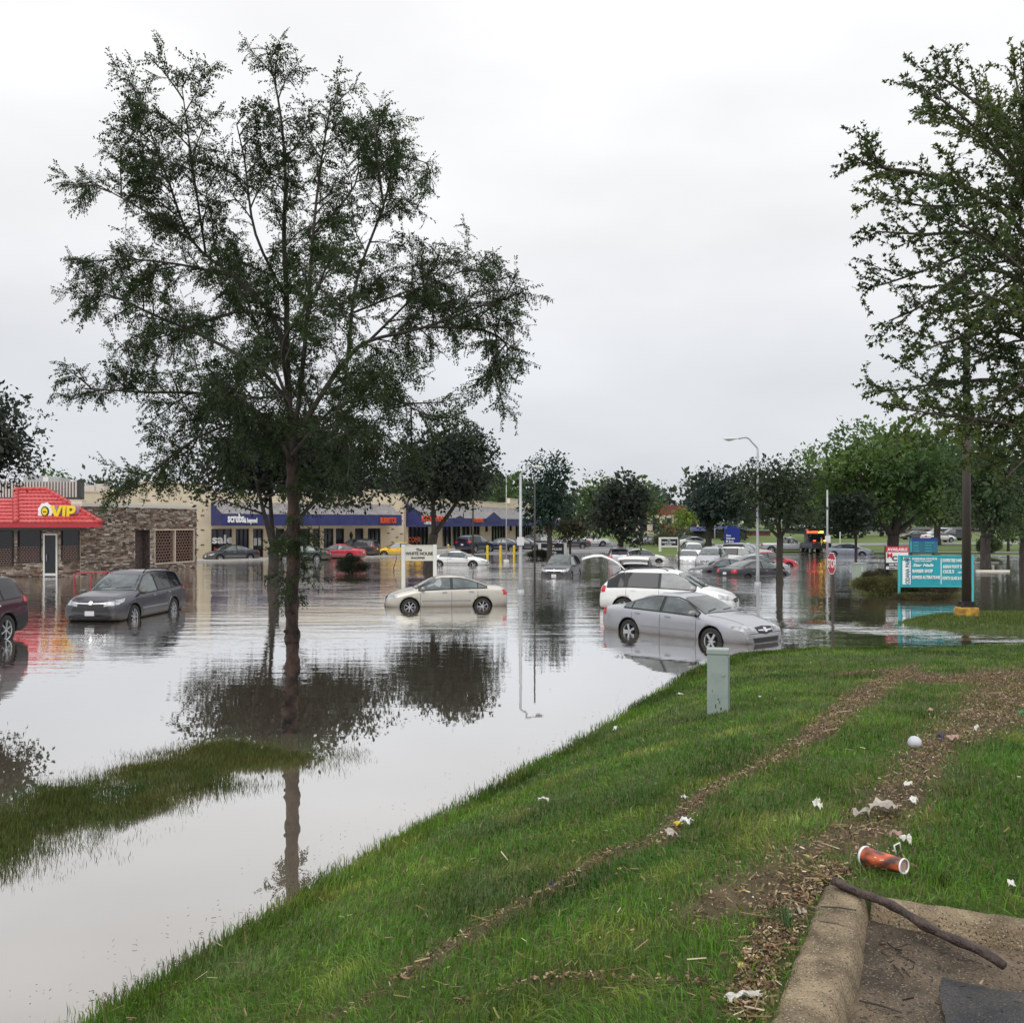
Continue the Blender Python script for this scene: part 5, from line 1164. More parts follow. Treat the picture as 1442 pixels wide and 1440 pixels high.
# far woods closing the horizon, one mass
g = np.random.default_rng(9); blobs = []
for k in range(240):
    X = g.uniform(-330, 330); Y = g.uniform(235, 330); px = CX + X * F / Y
    top = np.interp(px, [-800, 90, 250, 530, 620, 740, 800, 940, 1060, 1250, 1500, 2400], [700, 702, 700, 672, 668, 678, 694, 690, 688, 692, 700, 700]) + g.uniform(-3, 6)
    zt = CAMZ - (top - HY) * Y / F; r = g.uniform(5, 9); blobs.append((X, Y, zt - r * .7, r * 1.2, r, r * .8))
    if zt > 6: blobs.append((X, Y - 4, (zt - r) * .45, r * 1.3, r, zt * .5))
pos, d = blob_points(g, blobs, 10000, .85); tv, tf = cluster_template(5, 1.2, 4, .6)
hn = np.clip(fnoise(pos[:, 0], pos[:, 2] + pos[:, 1], 9, 4)[:, None] * 1.5 - .25, 0, 1); fc = (np.array((0.035, 0.055, 0.032)) * (1 - hn) + np.array((0.075, 0.105, 0.05)) * hn) * (.7 + .6 * g.random((len(pos), 1)))
V, T, Cc = scatter(tv, tf, pos, rotmats(d + g.normal(0, .4, d.shape), g.random(len(d)) * 6), 1.55 + .6 * g.random(len(pos)), fc)
o = np_mesh('far_woods', V, T, M['leaf'], Cc); tag(o, 'far wooded hillside closing the view behind the stores and the lot', 'woods', kind='stuff')

# ------------------------------------------------------------ shrubs
def shrub(name, label, px, pyb, Y, hw, hh, cols, leaf, n, seed, zb=0.0, flat=.8, group=None):
    g = np.random.default_rng(seed); s = Y / F; r_ = random.Random(seed); root_ = thing(name, label, 'shrub', ((px - CX) * s, Y, zb), 0, group)
    c0 = np.array((0, 0, hh * s * .95)); rad = np.array((hw * s, hw * s * flat, hh * s)); blobs = [(*c0, *(rad * .8))]
    for i in range(10):
        u = r_.uniform(-.6, 1); a = i * 2.4; q = math.sqrt(max(0, 1 - u * u)); blobs.append((*(c0 + np.array((math.cos(a) * q, math.sin(a) * q, u)) * rad * .66), *(rad * .38)))
    pos, d = blob_points(g, blobs, n); tv, tf = cluster_template(5, 1.0, seed, .4); hn = fnoise(pos[:, 0] + 9, pos[:, 2] + 9, rad[0] * .3, seed)[:, None]
    fc = (np.array(cols[0]) * (1 - hn) + np.array(cols[1]) * hn) * (.6 + .8 * g.random((n, 1)))
    V, T, Cc = scatter(tv, tf, pos, rotmats(d + g.normal(0, .4, d.shape), g.random(n) * 6), leaf * (.7 + .6 * g.random(n)), fc)
    o = np_mesh('foliage', V, T, M['leaf'], Cc, root_); o['kind'] = 'stuff'
    mb = MB()
    for k in range(5): a = k * 1.3; mb.tube([(0, 0, -.3), (math.cos(a) * rad[0] * .3, math.sin(a) * rad[1] * .3, hh * s * .5), (math.cos(a) * rad[0] * .55, math.sin(a) * rad[1] * .5, hh * s * 1.1)], [.03, .02, .008], 5)
    mb.build('stems', M['bark_dark'], root_); return root_
shrub('juniper_shrub', 'dark clipped round shrub standing in the water in front of the red sedan', 495, 808, 58, 26, 14, ((0.010, 0.016, 0.008), (0.026, 0.036, 0.014)), .07, 3500, 71, -.1)
shrub('juniper_shrub', 'low dark shrub under the narrow maple by the black shopping sign', 760, 788, 82, 20, 7, ((0.012, 0.016, 0.010), (0.028, 0.034, 0.018)), .10, 1500, 72, -.1)
shrub('weedy_shrub', 'tangled yellow-green and brown shrub at the left foot of the teal sign', 1248, 836, 40.4, 46, 15, ((0.045, 0.036, 0.020), (0.15, 0.155, 0.045)), .06, 5200, 73, .0)
shrub('weedy_shrub', 'low brown bush under the middle of the teal sign', 1315, 838, 40.6, 44, 7, ((0.040, 0.028, 0.016), (0.085, 0.070, 0.030)), .06, 2500, 74, .0)
shrub('weedy_shrub', 'low brown weeds in the water at the feet of the teal sign posts', 1300, 842, 37.9, 50, 6, ((0.040, 0.028, 0.016), (0.10, 0.095, 0.035)), .05, 3200, 78, -.05, .5)
shrub('weedy_shrub', 'brownish bush behind the red and white realty sign', 1236, 812, 43, 22, 16, ((0.045, 0.045, 0.022), (0.11, 0.10, 0.055)), .07, 2200, 75, .0)
shrub('round_shrub', 'pale green rounded shrub below the dark trees on the right', 1392, 776, 88, 17, 16, ((0.035, 0.055, 0.02), (0.09, 0.12, 0.04)), .16, 1800, 76, .1)
shrub('round_shrub', 'pale shrub with white blossom beside the middle shopping sign', 934, 772, 118, 14, 9, ((0.07, 0.09, 0.05), (0.16, 0.18, 0.11)), .2, 900, 77, .3)
# ================================================================== VEHICLES
def interp(pts, x): return float(np.interp(x, [p[0] for p in pts], [p[1] for p in pts]))
def car_body(sp):
    """closed shell lofted through cross sections, then two wheel arch pairs are cut out"""
    top, belt, plan = sp['top'], sp['belt'], sp['plan']; x0, x1 = top[0][0], top[-1][0]; zb = sp['zb']; wr = sp['wr']
    xs = sorted(set([round(v, 3) for v in np.linspace(x0, x1, 34)] + [p[0] for p in top]))
    xs = [x for i, x in enumerate(xs) if i == 0 or x - xs[i - 1] > .02] ; H = max(p[1] for p in top)
    rows = []
    for x in xs:
        w = interp(plan, x); zt = interp(top, x); be = min(interp(belt, x), zt - .03); e = min((x - x0), (x1 - x)); zbb = zb + .10 * max(0, 1 - e / .25)
        g = max(0.0, min(1.0, (zt - be - .03) / max(.2, (H - interp(belt, x)) * .85))); yr = w * .86 * (1 - g) + wr * g; mid = zbb + (be - zbb) * .52
        zed = zt - .035 - .03 * g; z7 = be + (zed - be) * .5
        pr = [(0, zbb), (.80 * w, zbb), (.965 * w, zbb + .05), (1.0 * w, zbb + .20), (1.0 * w, mid), (.985 * w, be - .07), (.945 * w, be), ((.93 * w + yr) / 2, z7), (yr, zed), (yr * .78, zt - .008), (0, zt)]
        rows.append([(x, y, z) for y, z in pr])
    k = len(rows[0]); V = []; ring = 2 * k - 2
    for r in rows: V += r + [(x, -y, z) for (x, y, z) in reversed(r[1:-1])]
    Fc = [(i * ring + j, i * ring + (j + 1) % ring, (i + 1) * ring + (j + 1) % ring, (i + 1) * ring + j) for i in range(len(rows) - 1) for j in range(ring)]
    n = len(rows)
    Fc += [(j, j + 1, ring - j - 1, (ring - j) % ring) for j in range(0, 1)]
    # caps as strips between mirrored points
    for b, flip in ((0, 0), ((n - 1) * ring, 1)):
        for j in range(k - 1):
            a = [b + j, b + j + 1, b + (ring - j - 1) % ring, b + (ring - j) % ring]
            a = list(dict.fromkeys(a)); 
            if len(a) >= 3: Fc.append(tuple(a))
    Fc = [f for i, f in enumerate(Fc) if i != (n - 1) * ring]
    me = bpy.data.meshes.new('body'); me.from_pydata(V, [], Fc); bm = bmesh.new(); bm.from_mesh(me)
    bmesh.ops.remove_doubles(bm, verts=bm.verts, dist=.0005); bmesh.ops.recalc_face_normals(bm, faces=bm.faces); bm.to_mesh(me); bm.free()
    tmp = bpy.data.objects.new('tmp', me); COL.objects.link(tmp); md = tmp.modifiers.new('s', 'SUBSURF'); md.levels = 1; md.render_levels = 1
    dg = bpy.context.evaluated_depsgraph_get(); m2 = bpy.data.meshes.new_from_object(tmp.evaluated_get(dg)); tmp.modifiers.clear(); tmp.data = m2; m2.name = 'body'
    bm = bmesh.new(); bm.from_mesh(m2); bvh = BVHTree.FromBMesh(bm); bm.free()
    # wheel arches
    cut = MB()
    for xw in (sp['xf'], sp['xr']):
        for s in (-1, 1):
            r = sp['r'] + .055; cut.lathe([(0.001, s * 1.2), (r, s * 1.2), (r, s * (sp['W'] / 2 - .30)), (0.001, s * (sp['W'] / 2 - .30))], 28, 'y', 0, (xw, 0, sp['r']))
    co = cut.build('cut', [M['void'], M['void']]); bmc = bmesh.new(); bmc.from_mesh(co.data); bmesh.ops.remove_doubles(bmc, verts=bmc.verts, dist=.003); bmesh.ops.recalc_face_normals(bmc, faces=bmc.faces)
    for f in bmc.faces: f.material_index = 1
    bmc.to_mesh(co.data); bmc.free()
    m2.materials.clear(); m2.materials.append(M['white']); m2.materials.append(M['void']); m2.materials.append(M['black'])
    bo = tmp.modifiers.new('b', 'BOOLEAN'); bo.operation = 'DIFFERENCE'; bo.object = co; good = False
    for solver, dx in (('EXACT', 0), ('MANIFOLD', 0), ('EXACT', .004), ('EXACT', -.006), ('FLOAT', .002), ('FAST', .002), ('EXACT', .011)):
        try: bo.solver = solver
        except TypeError: continue
        co.location.x = dx
        dg = bpy.context.evaluated_depsgraph_get(); m3 = bpy.data.meshes.new_from_object(tmp.evaluated_get(dg))
        ymax = max((abs(v.co.y) for v in m3.vertices), default=9); nv = sum(1 for p in m3.polygons if p.material_index == 1)
        good = len(m3.polygons) > 200 and ymax < sp['W'] / 2 + .03 and nv > 20
        if good: break
    if not good: m3 = m2.copy()
    bpy.data.objects.remove(tmp); bpy.data.objects.remove(co)
    m3.name = 'body'; 
    while len(m3.materials) < 3: m3.materials.append(M['black'])
    for p in m3.polygons:
        p.use_smooth = p.material_index != 1
        if p.material_index == 0 and (p.center.z < zb + .09 or (sp.get('clad') and p.center.z < sp['clad'])): p.material_index = 2
    return m3, bvh
def patch(name, bvh, mode, bot, topc, mat, parent, off=.006, n=10, m=4, mirror=False):
    """pane or trim laid on the shell: bot and topc are polylines in the plane of projection, lofted between"""
    def res(P, t):
        L = [0]; 
        for i in range(len(P) - 1): L.append(L[-1] + math.dist(P[i], P[i + 1]))
        s = t * L[-1]
        return (float(np.interp(s, L, [p[0] for p in P])), float(np.interp(s, L, [p[1] for p in P])))
    V, Fc = [], []
    for i in range(n + 1):
        a, b = res(bot, i / n), res(topc, i / n)
        for j in range(m + 1):
            u, v = a[0] + (b[0] - a[0]) * j / m, a[1] + (b[1] - a[1]) * j / m
            s = -1 if mirror else 1
            if mode == 'side': o_, d_ = Vector((u, 3 * s, v)), Vector((0, -s, 0))
            elif mode == 'front': o_, d_ = Vector((5, u * s, v)), Vector((-1, 0, 0))
            elif mode == 'rear': o_, d_ = Vector((-5, u * s, v)), Vector((1, 0, 0))
            elif mode == 'top': o_, d_ = Vector((u, v * s, 4)), Vector((0, 0, -1))
            elif mode == 'fd': o_ = Vector((0, 0, v)) + Vector((.55, .83 * s, 0)) * 5 + Vector((.83, -.55 * s, 0)) * u; d_ = Vector((-.55, -.83 * s, 0))
            elif mode == 'rd': o_ = Vector((0, 0, v)) + Vector((-.55, .83 * s, 0)) * 5 + Vector((.83, .55 * s, 0)) * u; d_ = Vector((.55, -.83 * s, 0))
            hit = bvh.ray_cast(o_, d_)
            if hit[0] is None:
                hit = bvh.find_nearest(o_ + d_ * 4)
            nn = hit[1] if hit[1].dot(d_) < 0 else -hit[1]
            V.append(hit[0] + nn * off)
    for i in range(n):
        for j in range(m): a = i * (m + 1) + j; Fc.append((a, a + m + 1, a + m + 2, a + 1))
    mb = MB(); mb.add(V, Fc); return mb.build(name, mat, parent, smooth=True)
def wheel_meshes(r, w, spokes, style=0):
    t = MB(); t.lathe([(r * .66, -w / 2), (r * .93, -w / 2), (r, -w * .36), (r, w * .36), (r * .93, w / 2), (r * .66, w / 2), (r * .64, w * .3), (r * .64, -w * .3), (r * .66, -w / 2)], 26, 'y')
    rim = MB(); R_ = r * .67; rim.lathe([(R_, -w * .45), (R_ * .9, -w * .38), (R_ * .88, -w * .1)], 26, 'y'); rim.lathe([(0.001, -w * .42), (R_ * .26, -w * .40), (R_ * .28, -w * .1)], 14, 'y')
    for k in range(spokes):
        a = 2 * PI * k / spokes; Mx = Matrix.Rotation(a, 4, 'Y'); wd = R_ * (.26 if spokes < 6 else .15)
        rim.boxm(Mx @ Matrix.Translation((R_ * .56, -w * .36, 0)), R_ * .74, .035, wd)
    bk = MB(); bk.lathe([(0.001, -w * .12), (R_ * .95, -w * .10)], 22, 'y')
    return t, rim, bk
def make_car(kind, sp, label, pnt):
    root_ = thing(kind, label, sp['cat'], (0, 0, 0)); m3, bvh = car_body(sp)
    body = bpy.data.objects.new('body', m3); COL.objects.link(body); body.parent = root_
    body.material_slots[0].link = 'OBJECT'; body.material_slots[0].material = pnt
    gl, gd = M['car_glass'], M['car_glass_dark']; top, belt = sp['top'], sp['belt']
    rg = sp.get('rear_glass_dark')
    # windscreen and rear window
    (xa, ya), (xb, yb) = sp['ws']; patch('windscreen_seal', bvh, 'top', [(xa + .035, -ya - .03), (xa + sp.get('bow', .07) + .035, 0), (xa + .035, ya + .03)], [(xb - .03, -yb - .025), (xb + .01, 0), (xb - .03, yb + .025)], M['black'], root_, .004, 14, 8)
    (xa, ya), (xb, yb) = sp['ws']; patch('windscreen', bvh, 'top', [(xa, -ya), (xa + sp.get('bow', .07), 0), (xa, ya)], [(xb, -yb), (xb + .04, 0), (xb, yb)], gl, root_, .008, 12, 6)
    if 'rw' in sp:
        (xa, ya), (xb, yb) = sp['rw']; patch('rear_window', bvh, 'top', [(xa, -ya), (xa - .05, 0), (xa, ya)], [(xb, -yb), (xb - .03, 0), (xb, yb)], gd if rg else gl, root_, .008, 12, 6)
    if 'rwz' in sp:
        (z0, y0), (z1, y1) = sp['rwz']; patch('rear_window', bvh, 'rear', [(-y0, z0), (y0, z0)], [(-y1, z1), (y1, z1)], gd, root_, .010, 10, 6)
    if 'sunroof' in sp: (xa, xb, yy) = sp['sunroof']; patch('sunroof', bvh, 'top', [(xa, -yy), (xa, yy)], [(xb, -yy), (xb, yy)], gd, root_, .004, 4, 4)
    for s in (False, True):
        def dlo(a, b, lift=.025, drop=.085, n=9):
            xs = np.linspace(a, b, n); bo = [(x, interp(belt, x) + lift) for x in xs]; to = []
            for x in xs:
                z = min(interp(top, x) - drop, sp['ztop_win']); to.append((x, max(z, interp(belt, x) + lift + .004)))
            return bo, to
        a, b = sp['win'][0][0], sp['win'][-1][1]; bo, to = dlo(a - .035, b + .035, .0, .058, 16); patch('window_trim', bvh, 'side', bo, to, M['black'], root_, .007, 34, 6, s)
        for i, (a, b) in enumerate(sp['win']):
            bo, to = dlo(a, b, .03, .095); patch('side_window', bvh, 'side', bo, to, gd if (rg and i < sp.get('ndark', 1)) else gl, root_, .013, 14, 5, s)
        for (xd) in sp['doors']:
            zl = sp['zb'] + .12; zh = interp(belt, xd) - .0; patch('door_seam', bvh, 'side', [(xd - .006, zl), (xd + .006, zl)], [(xd - .006, zh), (xd + .006, zh)], M['black'], root_, .0025, 1, 8, s)
        for (xh) in sp['handles']:
            zz_ = interp(belt, xh) - .115; q = patch('door_handle', bvh, 'side', [(xh, zz_), (xh + .17, zz_)], [(xh, zz_ + .035), (xh + .17, zz_ + .035)], sp.get('hmat', M['trim_grey']), root_, .025, 2, 1, s)
        mz = sp['zb'] + (interp(belt, 0) - sp['zb']) * .42
        patch('side_moulding', bvh, 'side', [(sp['xr'] + sp['r'] + .12, mz), (sp['xf'] - sp['r'] - .12, mz)], [(sp['xr'] + sp['r'] + .12, mz + .045), (sp['xf'] - sp['r'] - .12, mz + .045)], sp.get('mould', M['trim_grey']), root_, .006, 12, 1, s)
        bo, to = sp['head']; patch('headlight', bvh, 'front', bo, to, M['lamp_lens'], root_, .010, 8, 3, s)
        h2 = sp.get('headside')
        if h2: patch('headlight_side', bvh, 'side', h2[0], h2[1], M['lamp_lens'], root_, .008, 5, 3, s)
        bo, to = sp['tail']; patch('taillight', bvh, 'rear', bo, to, M['red_lamp'], root_, .010, 5, 3, s)
        bo, to = sp['tailside']; patch('taillight_side', bvh, 'side', bo, to, M['red_lamp'], root_, .009, 4, 3, s)
        if sp['cat'] == 'car':
            xw_, yw_ = sp['ws'][0]; xn = sp['L'] / 2 - .28; patch('bonnet_seam', bvh, 'top', [(xw_ + .12, yw_ + .02), (xn, yw_ - .16)], [(xw_ + .12, yw_ + .035), (xn, yw_ - .145)], M['black'], root_, .003, 12, 1, s)
        # mirror
        xm = sp['mirror']; sg = -1 if s else 1; zm = interp(belt, xm) + .09; ym = interp(sp['plan'], xm) * .93
        mb = MB(); mb.lathe([(0.001, -.10), (.06, -.085), (.078, -.02), (.078, .05), (.055, .09), (.001, .10)], 10, 'y'); mb.v = [(v[0] * .9, v[1] * 1.15, v[2] * .95) for v in mb.v]
        mo = mb.build('mirror', [sp.get('mirmat', M['black'])], root_, smooth=True, loc=(xm, sg * (ym + .12), zm)); mo.material_slots[0].link = 'OBJECT'; mo.material_slots[0].material = sp.get('mirmat') or pnt
        mb = MB(); mb.tube([(0, 0, 0), (0, sg * .06, .01)], .03, 6); mb.build('mirror_arm', M['black'], root_, loc=(xm, sg * ym * .985, zm - .04))
        for xw in (sp['xf'], sp['xr']):
            t, rim, bk = wheel_meshes(sp['r'], sp.get('tw', .21), sp.get('spokes', 6)); yy = sg * (sp['W'] / 2 - sp.get('tw', .21) / 2 - .025)
            wo = t.build('wheel', M['rubber'], root_, smooth=True, loc=(xw, yy, sp['r'])); wo.rotation_euler = (0, rs.uniform(0, 1), PI if sg > 0 else 0)
            rim.build('rim', M['alloy'], wo); bk.build('brake_disc', M['void'], wo)
    bo, to = sp['grille']; gr_ = patch('grille', bvh, 'front', bo, to, M['black'], root_, .009, 8, 3)
    bz = (bo[0][1] + to[0][1]) / 2 + (.10 if sp.get('bar') else 0); yw = bo[-1][0] * (.80 if sp.get('bar') else .98)
    patch('chrome_bar', bvh, 'front', [(-yw, bz - .012), (0, bz - .035), (yw, bz - .012)], [(-yw, bz + .012), (0, bz + .01), (yw, bz + .012)], M['chrome'], gr_, .018, 8, 1)
    patch('emblem', bvh, 'front', [(-.055, bz - .045), (0, bz - .06), (.055, bz - .045)], [(-.055, bz + .04), (0, bz + .055), (.055, bz + .04)], M['chrome'], gr_, .026, 4, 2)
    bo, to = sp['intake']; patch('air_intake', bvh, 'front', bo, to, M['black'], root_, .008, 8, 3)
    z = sp['plate']; 
    if sp.get('fplate', True): patch('number_plate', bvh, 'front', [(-.15, z), (.15, z)], [(-.15, z + .14), (.15, z + .14)], M['plate'], root_, .022, 2, 1)
    zr = sp['rplate']; patch('number_plate', bvh, 'rear', [(-.15, zr), (.15, zr)], [(-.15, zr + .14), (.15, zr + .14)], M['plate'], root_, .018, 2, 1)
    z = sp.get('bump_line'); 
    if z: patch('bumper_line', bvh, 'front', [(-.82 * sp['W'] / 2, z), (.82 * sp['W'] / 2, z)], [(-.82 * sp['W'] / 2, z + .015), (.82 * sp['W'] / 2, z + .015)], M['black'], root_, .004, 14, 1)
    (xa, ya), (xb, yb) = sp['ws']
    for s_ in (-1, .15): patch('wiper', bvh, 'top', [(xa - .02, ya * s_ * .75), (xa - .10, ya * (s_ + .8) * .8)], [(xa - .045, ya * s_ * .75), (xa - .125, ya * (s_ + .8) * .8)], M['black'], root_, .022, 6, 1)
    if sp.get('rails'):
        for sg in (-1, 1):
            x_, z_ = sp['rails']; pts = [(x_[0], sg * sp['wr'] * .86, interp(top, x_[0]) - .02)] + [(x, sg * sp['wr'] * .86, interp(top, x) + .035) for x in np.linspace(x_[0] + .15, x_[1] - .15, 6)] + [(x_[1], sg * sp['wr'] * .86, interp(top, x_[1]) - .02)]
            mb = MB(); mb.tube(pts, .018, 6); mb.build('roof_rail', M['black'], root_, smooth=True)
    root_['_W'] = sp['W']; del root_['_W']
    return root_
def plan_of(L, W_, nose=.74, tail=.80, nl=.55, tl=.45):
    h = L / 2; w = W_ / 2
    return [(-h, w * tail), (-h + .06, w * (tail + .09)), (-h + tl * .5, w * .96), (-h + tl, w * .985), (-.2, w), (h - nl - .4, w * .99), (h - nl, w * .965), (h - nl * .45, w * .89), (h - .08, w * (nose + .06)), (h, w * nose)]
SPEC = {}
SPEC['sedan'] = dict(cat='car', L=4.45, W=1.72, wr=.56, zb=.20, r=.31, xf=1.36, xr=-1.27,
    top=[(-2.22, .56), (-2.20, .86), (-2.08, .99), (-1.60, 1.04), (-1.05, 1.25), (-.62, 1.375), (-.15, 1.43), (.25, 1.41), (.62, 1.27), (1.12, .99), (1.55, .91), (1.95, .78), (2.16, .64), (2.22, .48)],
    belt=[(-2.22, .90), (-1.5, .95), (0, .92), (1.2, .87), (2.22, .62)], ztop_win=1.345, ws=((1.10, .66), (.42, .52)), rw=((-1.52, .58), (-.72, .48)), win=[(-1.42, -1.12), (-1.08, -.20), (-.10, 1.02)],
    doors=(-1.10, -.15, .98), handles=(-.95, .02), head=([(.34, .585), (.72, .60)], [(.38, .67), (.74, .74)]), headside=([(1.86, .635), (2.12, .60)], [(1.80, .75), (2.08, .69)]),
    tail=([(.50, .72), (.80, .72)], [(.52, .90), (.78, .90)]), tailside=([(-2.20, .72), (-2.04, .72)], [(-2.17, .90), (-2.02, .92)]),
    grille=([(-.28, .60), (.28, .60)], [(-.32, .665), (.32, .665)]), intake=([(-.42, .28), (.42, .28)], [(-.48, .38), (.48, .38)]), plate=.43, rplate=.62, mirror=.90, spokes=7, plan=None, bump_line=.54)
SPEC['large_sedan'] = dict(cat='car', L=4.9, W=1.79, wr=.59, zb=.20, r=.33, xf=1.42, xr=-1.33,
    top=[(-2.45, .58), (-2.43, .88), (-2.32, .99), (-1.75, 1.04), (-1.20, 1.24), (-.75, 1.36), (-.25, 1.42), (.15, 1.405), (.52, 1.29), (1.12, .99), (1.65, .92), (2.1, .81), (2.38, .68), (2.45, .50)],
    belt=[(-2.45, .90), (-1.6, .95), (0, .92), (1.2, .88), (2.45, .64)], ztop_win=1.335, ws=((1.10, .68), (.36, .54)), rw=((-1.66, .62), (-.86, .50)), win=[(-1.52, -1.28), (-1.23, -.28), (-.18, .98)],
    doors=(-1.22, -.23, .96), handles=(-1.10, -.05), head=([(.36, .60), (.74, .62)], [(.38, .70), (.76, .76)]), headside=([(2.02, .65), (2.33, .62)], [(1.96, .77), (2.28, .73)]),
    tail=([(.50, .74), (.82, .74)], [(.52, .91), (.80, .91)]), tailside=([(-2.42, .74), (-2.2, .74)], [(-2.40, .91), (-2.2, .92)]),
    grille=([(-.28, .57), (0, .53), (.28, .57)], [(-.33, .70), (0, .72), (.33, .70)]), intake=([(-.46, .34), (.46, .34)], [(-.52, .46), (.52, .46)]), plate=.41, rplate=.66, mirror=.90, spokes=5, plan=None, bump_line=.555, sunroof=(-.45, .05, .38), fplate=False)
SPEC['suv'] = dict(cat='car', L=4.85, W=1.92, wr=.66, zb=.24, r=.37, xf=1.42, xr=-1.37, tw=.23,
    top=[(-2.42, .70), (-2.40, 1.02), (-2.32, 1.35), (-2.16, 1.62), (-1.85, 1.70), (-.6, 1.75), (.05, 1.73), (.38, 1.61), (1.02, 1.17), (1.55, 1.12), (2.05, 1.05), (2.34, .90), (2.42, .58)],
    belt=[(-2.42, 1.12), (-1.2, 1.08), (0, 1.05), (1.2, 1.02), (2.42, .78)], ztop_win=1.62, ws=((1.00, .75), (.32, .62)), rwz=((1.16, .62), (1.52, .52)), win=[(-2.04, -1.30), (-1.22, -.27), (-.17, .88)],
    doors=(-1.26, -.22, .90), handles=(-1.08, .02), head=([(.42, .74), (.82, .80)], [(.42, .87), (.84, .93)]), headside=([(1.98, .86), (2.30, .80)], [(1.82, .97), (2.26, .93)]),
    tail=([(.60, .96), (.86, .96)], [(.60, 1.16), (.84, 1.18)]), tailside=([(-2.40, .98), (-2.12, 1.02)], [(-2.36, 1.16), (-2.16, 1.14)]),
    grille=([(-.60, .60), (0, .58), (.60, .60)], [(-.48, .88), (0, .90), (.48, .88)]), intake=([(-.74, .28), (.74, .28)], [(-.66, .47), (.66, .47)]), bar=.45, plate=.47, rplate=.74, mirror=.98, spokes=8, plan=None, rails=((-1.7, .1), 0), rear_glass_dark=True, ndark=2)
SPEC['crossover'] = dict(cat='car', L=4.74, W=1.87, wr=.62, zb=.24, r=.35, xf=1.42, xr=-1.42, tw=.22,
    top=[(-2.37, .62), (-2.36, .95), (-2.26, 1.10), (-1.95, 1.42), (-1.62, 1.62), (-1.2, 1.68), (-.3, 1.71), (.25, 1.67), (.62, 1.52), (1.30, 1.12), (1.75, 1.03), (2.12, .90), (2.32, .74), (2.37, .54)],
    belt=[(-2.37, 1.02), (-1.2, 1.06), (0, 1.04), (1.2, .99), (2.37, .72)], ztop_win=1.575, ws=((1.26, .72), (.48, .58)), rw=((-2.20, .66), (-1.68, .56)), win=[(-2.0, -1.42), (-1.26, -.20), (-.10, 1.10)],
    doors=(-1.32, -.15, 1.05), handles=(-1.15, .0), head=([(.40, .66), (.80, .70)], [(.42, .80), (.80, .87)]), headside=([(1.92, .76), (2.24, .70)], [(1.85, .90), (2.20, .83)]),
    tail=([(.56, .86), (.84, .86)], [(.54, 1.10), (.82, 1.12)]), tailside=([(-2.34, .86), (-2.08, .90)], [(-2.22, 1.10), (-2.06, 1.10)]),
    grille=([(-.36, .60), (.36, .60)], [(-.40, .73), (.40, .73)]), intake=([(-.5, .30), (.5, .30)], [(-.5, .42), (.5, .42)]), plate=.45, rplate=.62, mirror=1.02, spokes=7, plan=None, rails=((-1.5, .1), 0), rear_glass_dark=True, ndark=2)
SPEC['coupe'] = dict(cat='car', L=4.4, W=1.74, wr=.50, zb=.18, r=.33, xf=1.32, xr=-1.27,
    top=[(-2.2, .54), (-2.18, .80), (-2.05, .93), (-1.6, 1.02), (-1.0, 1.23), (-.45, 1.34), (0, 1.35), (.4, 1.24), (1.0, .95), (1.5, .86), (1.95, .73), (2.15, .58), (2.2, .46)],
    belt=[(-2.2, .86), (-1.2, .93), (0, .89), (1.2, .84), (2.2, .58)], ztop_win=1.25, ws=((.98, .64), (.28, .48)), rw=((-1.62, .56), (-.62, .44)), win=[(-1.22, -.62), (-.54, .86)],
    doors=(-.60, .90), handles=(-.48,), head=([(.40, .55), (.74, .57)], [(.42, .65), (.74, .70)]), tail=([(.45, .68), (.78, .68)], [(.45, .82), (.76, .82)]), tailside=([(-2.17, .68), (-2.0, .68)], [(-2.14, .83), (-2.0, .84)]),
    grille=([(-.3, .50), (.3, .50)], [(-.32, .56), (.32, .56)]), intake=([(-.5, .26), (.5, .26)], [(-.5, .38), (.5, .38)]), plate=.40, rplate=.58, mirror=.80, spokes=5, plan=None)
SPEC['pickup'] = dict(cat='truck', L=5.6, W=1.95, wr=.66, zb=.32, r=.39, xf=1.75, xr=-1.75, tw=.25,
    top=[(-2.8, .72), (-2.78, 1.08), (-2.7, 1.14), (-.80, 1.14), (-.70, 1.30), (-.62, 1.70), (-.4, 1.79), (.3, 1.80), (.62, 1.70), (1.18, 1.22), (1.7, 1.16), (2.5, 1.08), (2.74, .92), (2.8, .62)],
    belt=[(-2.8, 1.08), (-.8, 1.10), (1.2, 1.10), (2.8, .88)], ztop_win=1.68, ws=((1.14, .72), (.58, .60)), win=[(-.55, .12), (.20, 1.02)], doors=(-.6, .16, 1.05), handles=(-.42, .30),
    head=([(.55, .76), (.86, .76)], [(.55, .94), (.86, .94)]), tail=([(.72, .78), (.90, .78)], [(.72, 1.04), (.90, 1.04)]), tailside=([(-2.78, .78), (-2.64, .78)], [(-2.78, 1.04), (-2.66, 1.04)]),
    grille=([(-.48, .72), (.48, .72)], [(-.48, .95), (.48, .95)]), intake=([(-.5, .40), (.5, .40)], [(-.5, .50), (.5, .50)]), plate=.52, rplate=.66, mirror=1.0, spokes=6, plan=None, rear_glass_dark=True, ndark=1)
for k_, s_ in SPEC.items():
    s_['plan'] = plan_of(s_['L'], s_['W'], *((.84, .92, .4, .3) if k_ == 'pickup' else (.80, .88, .5, .4) if k_ in ('suv',) else ()))
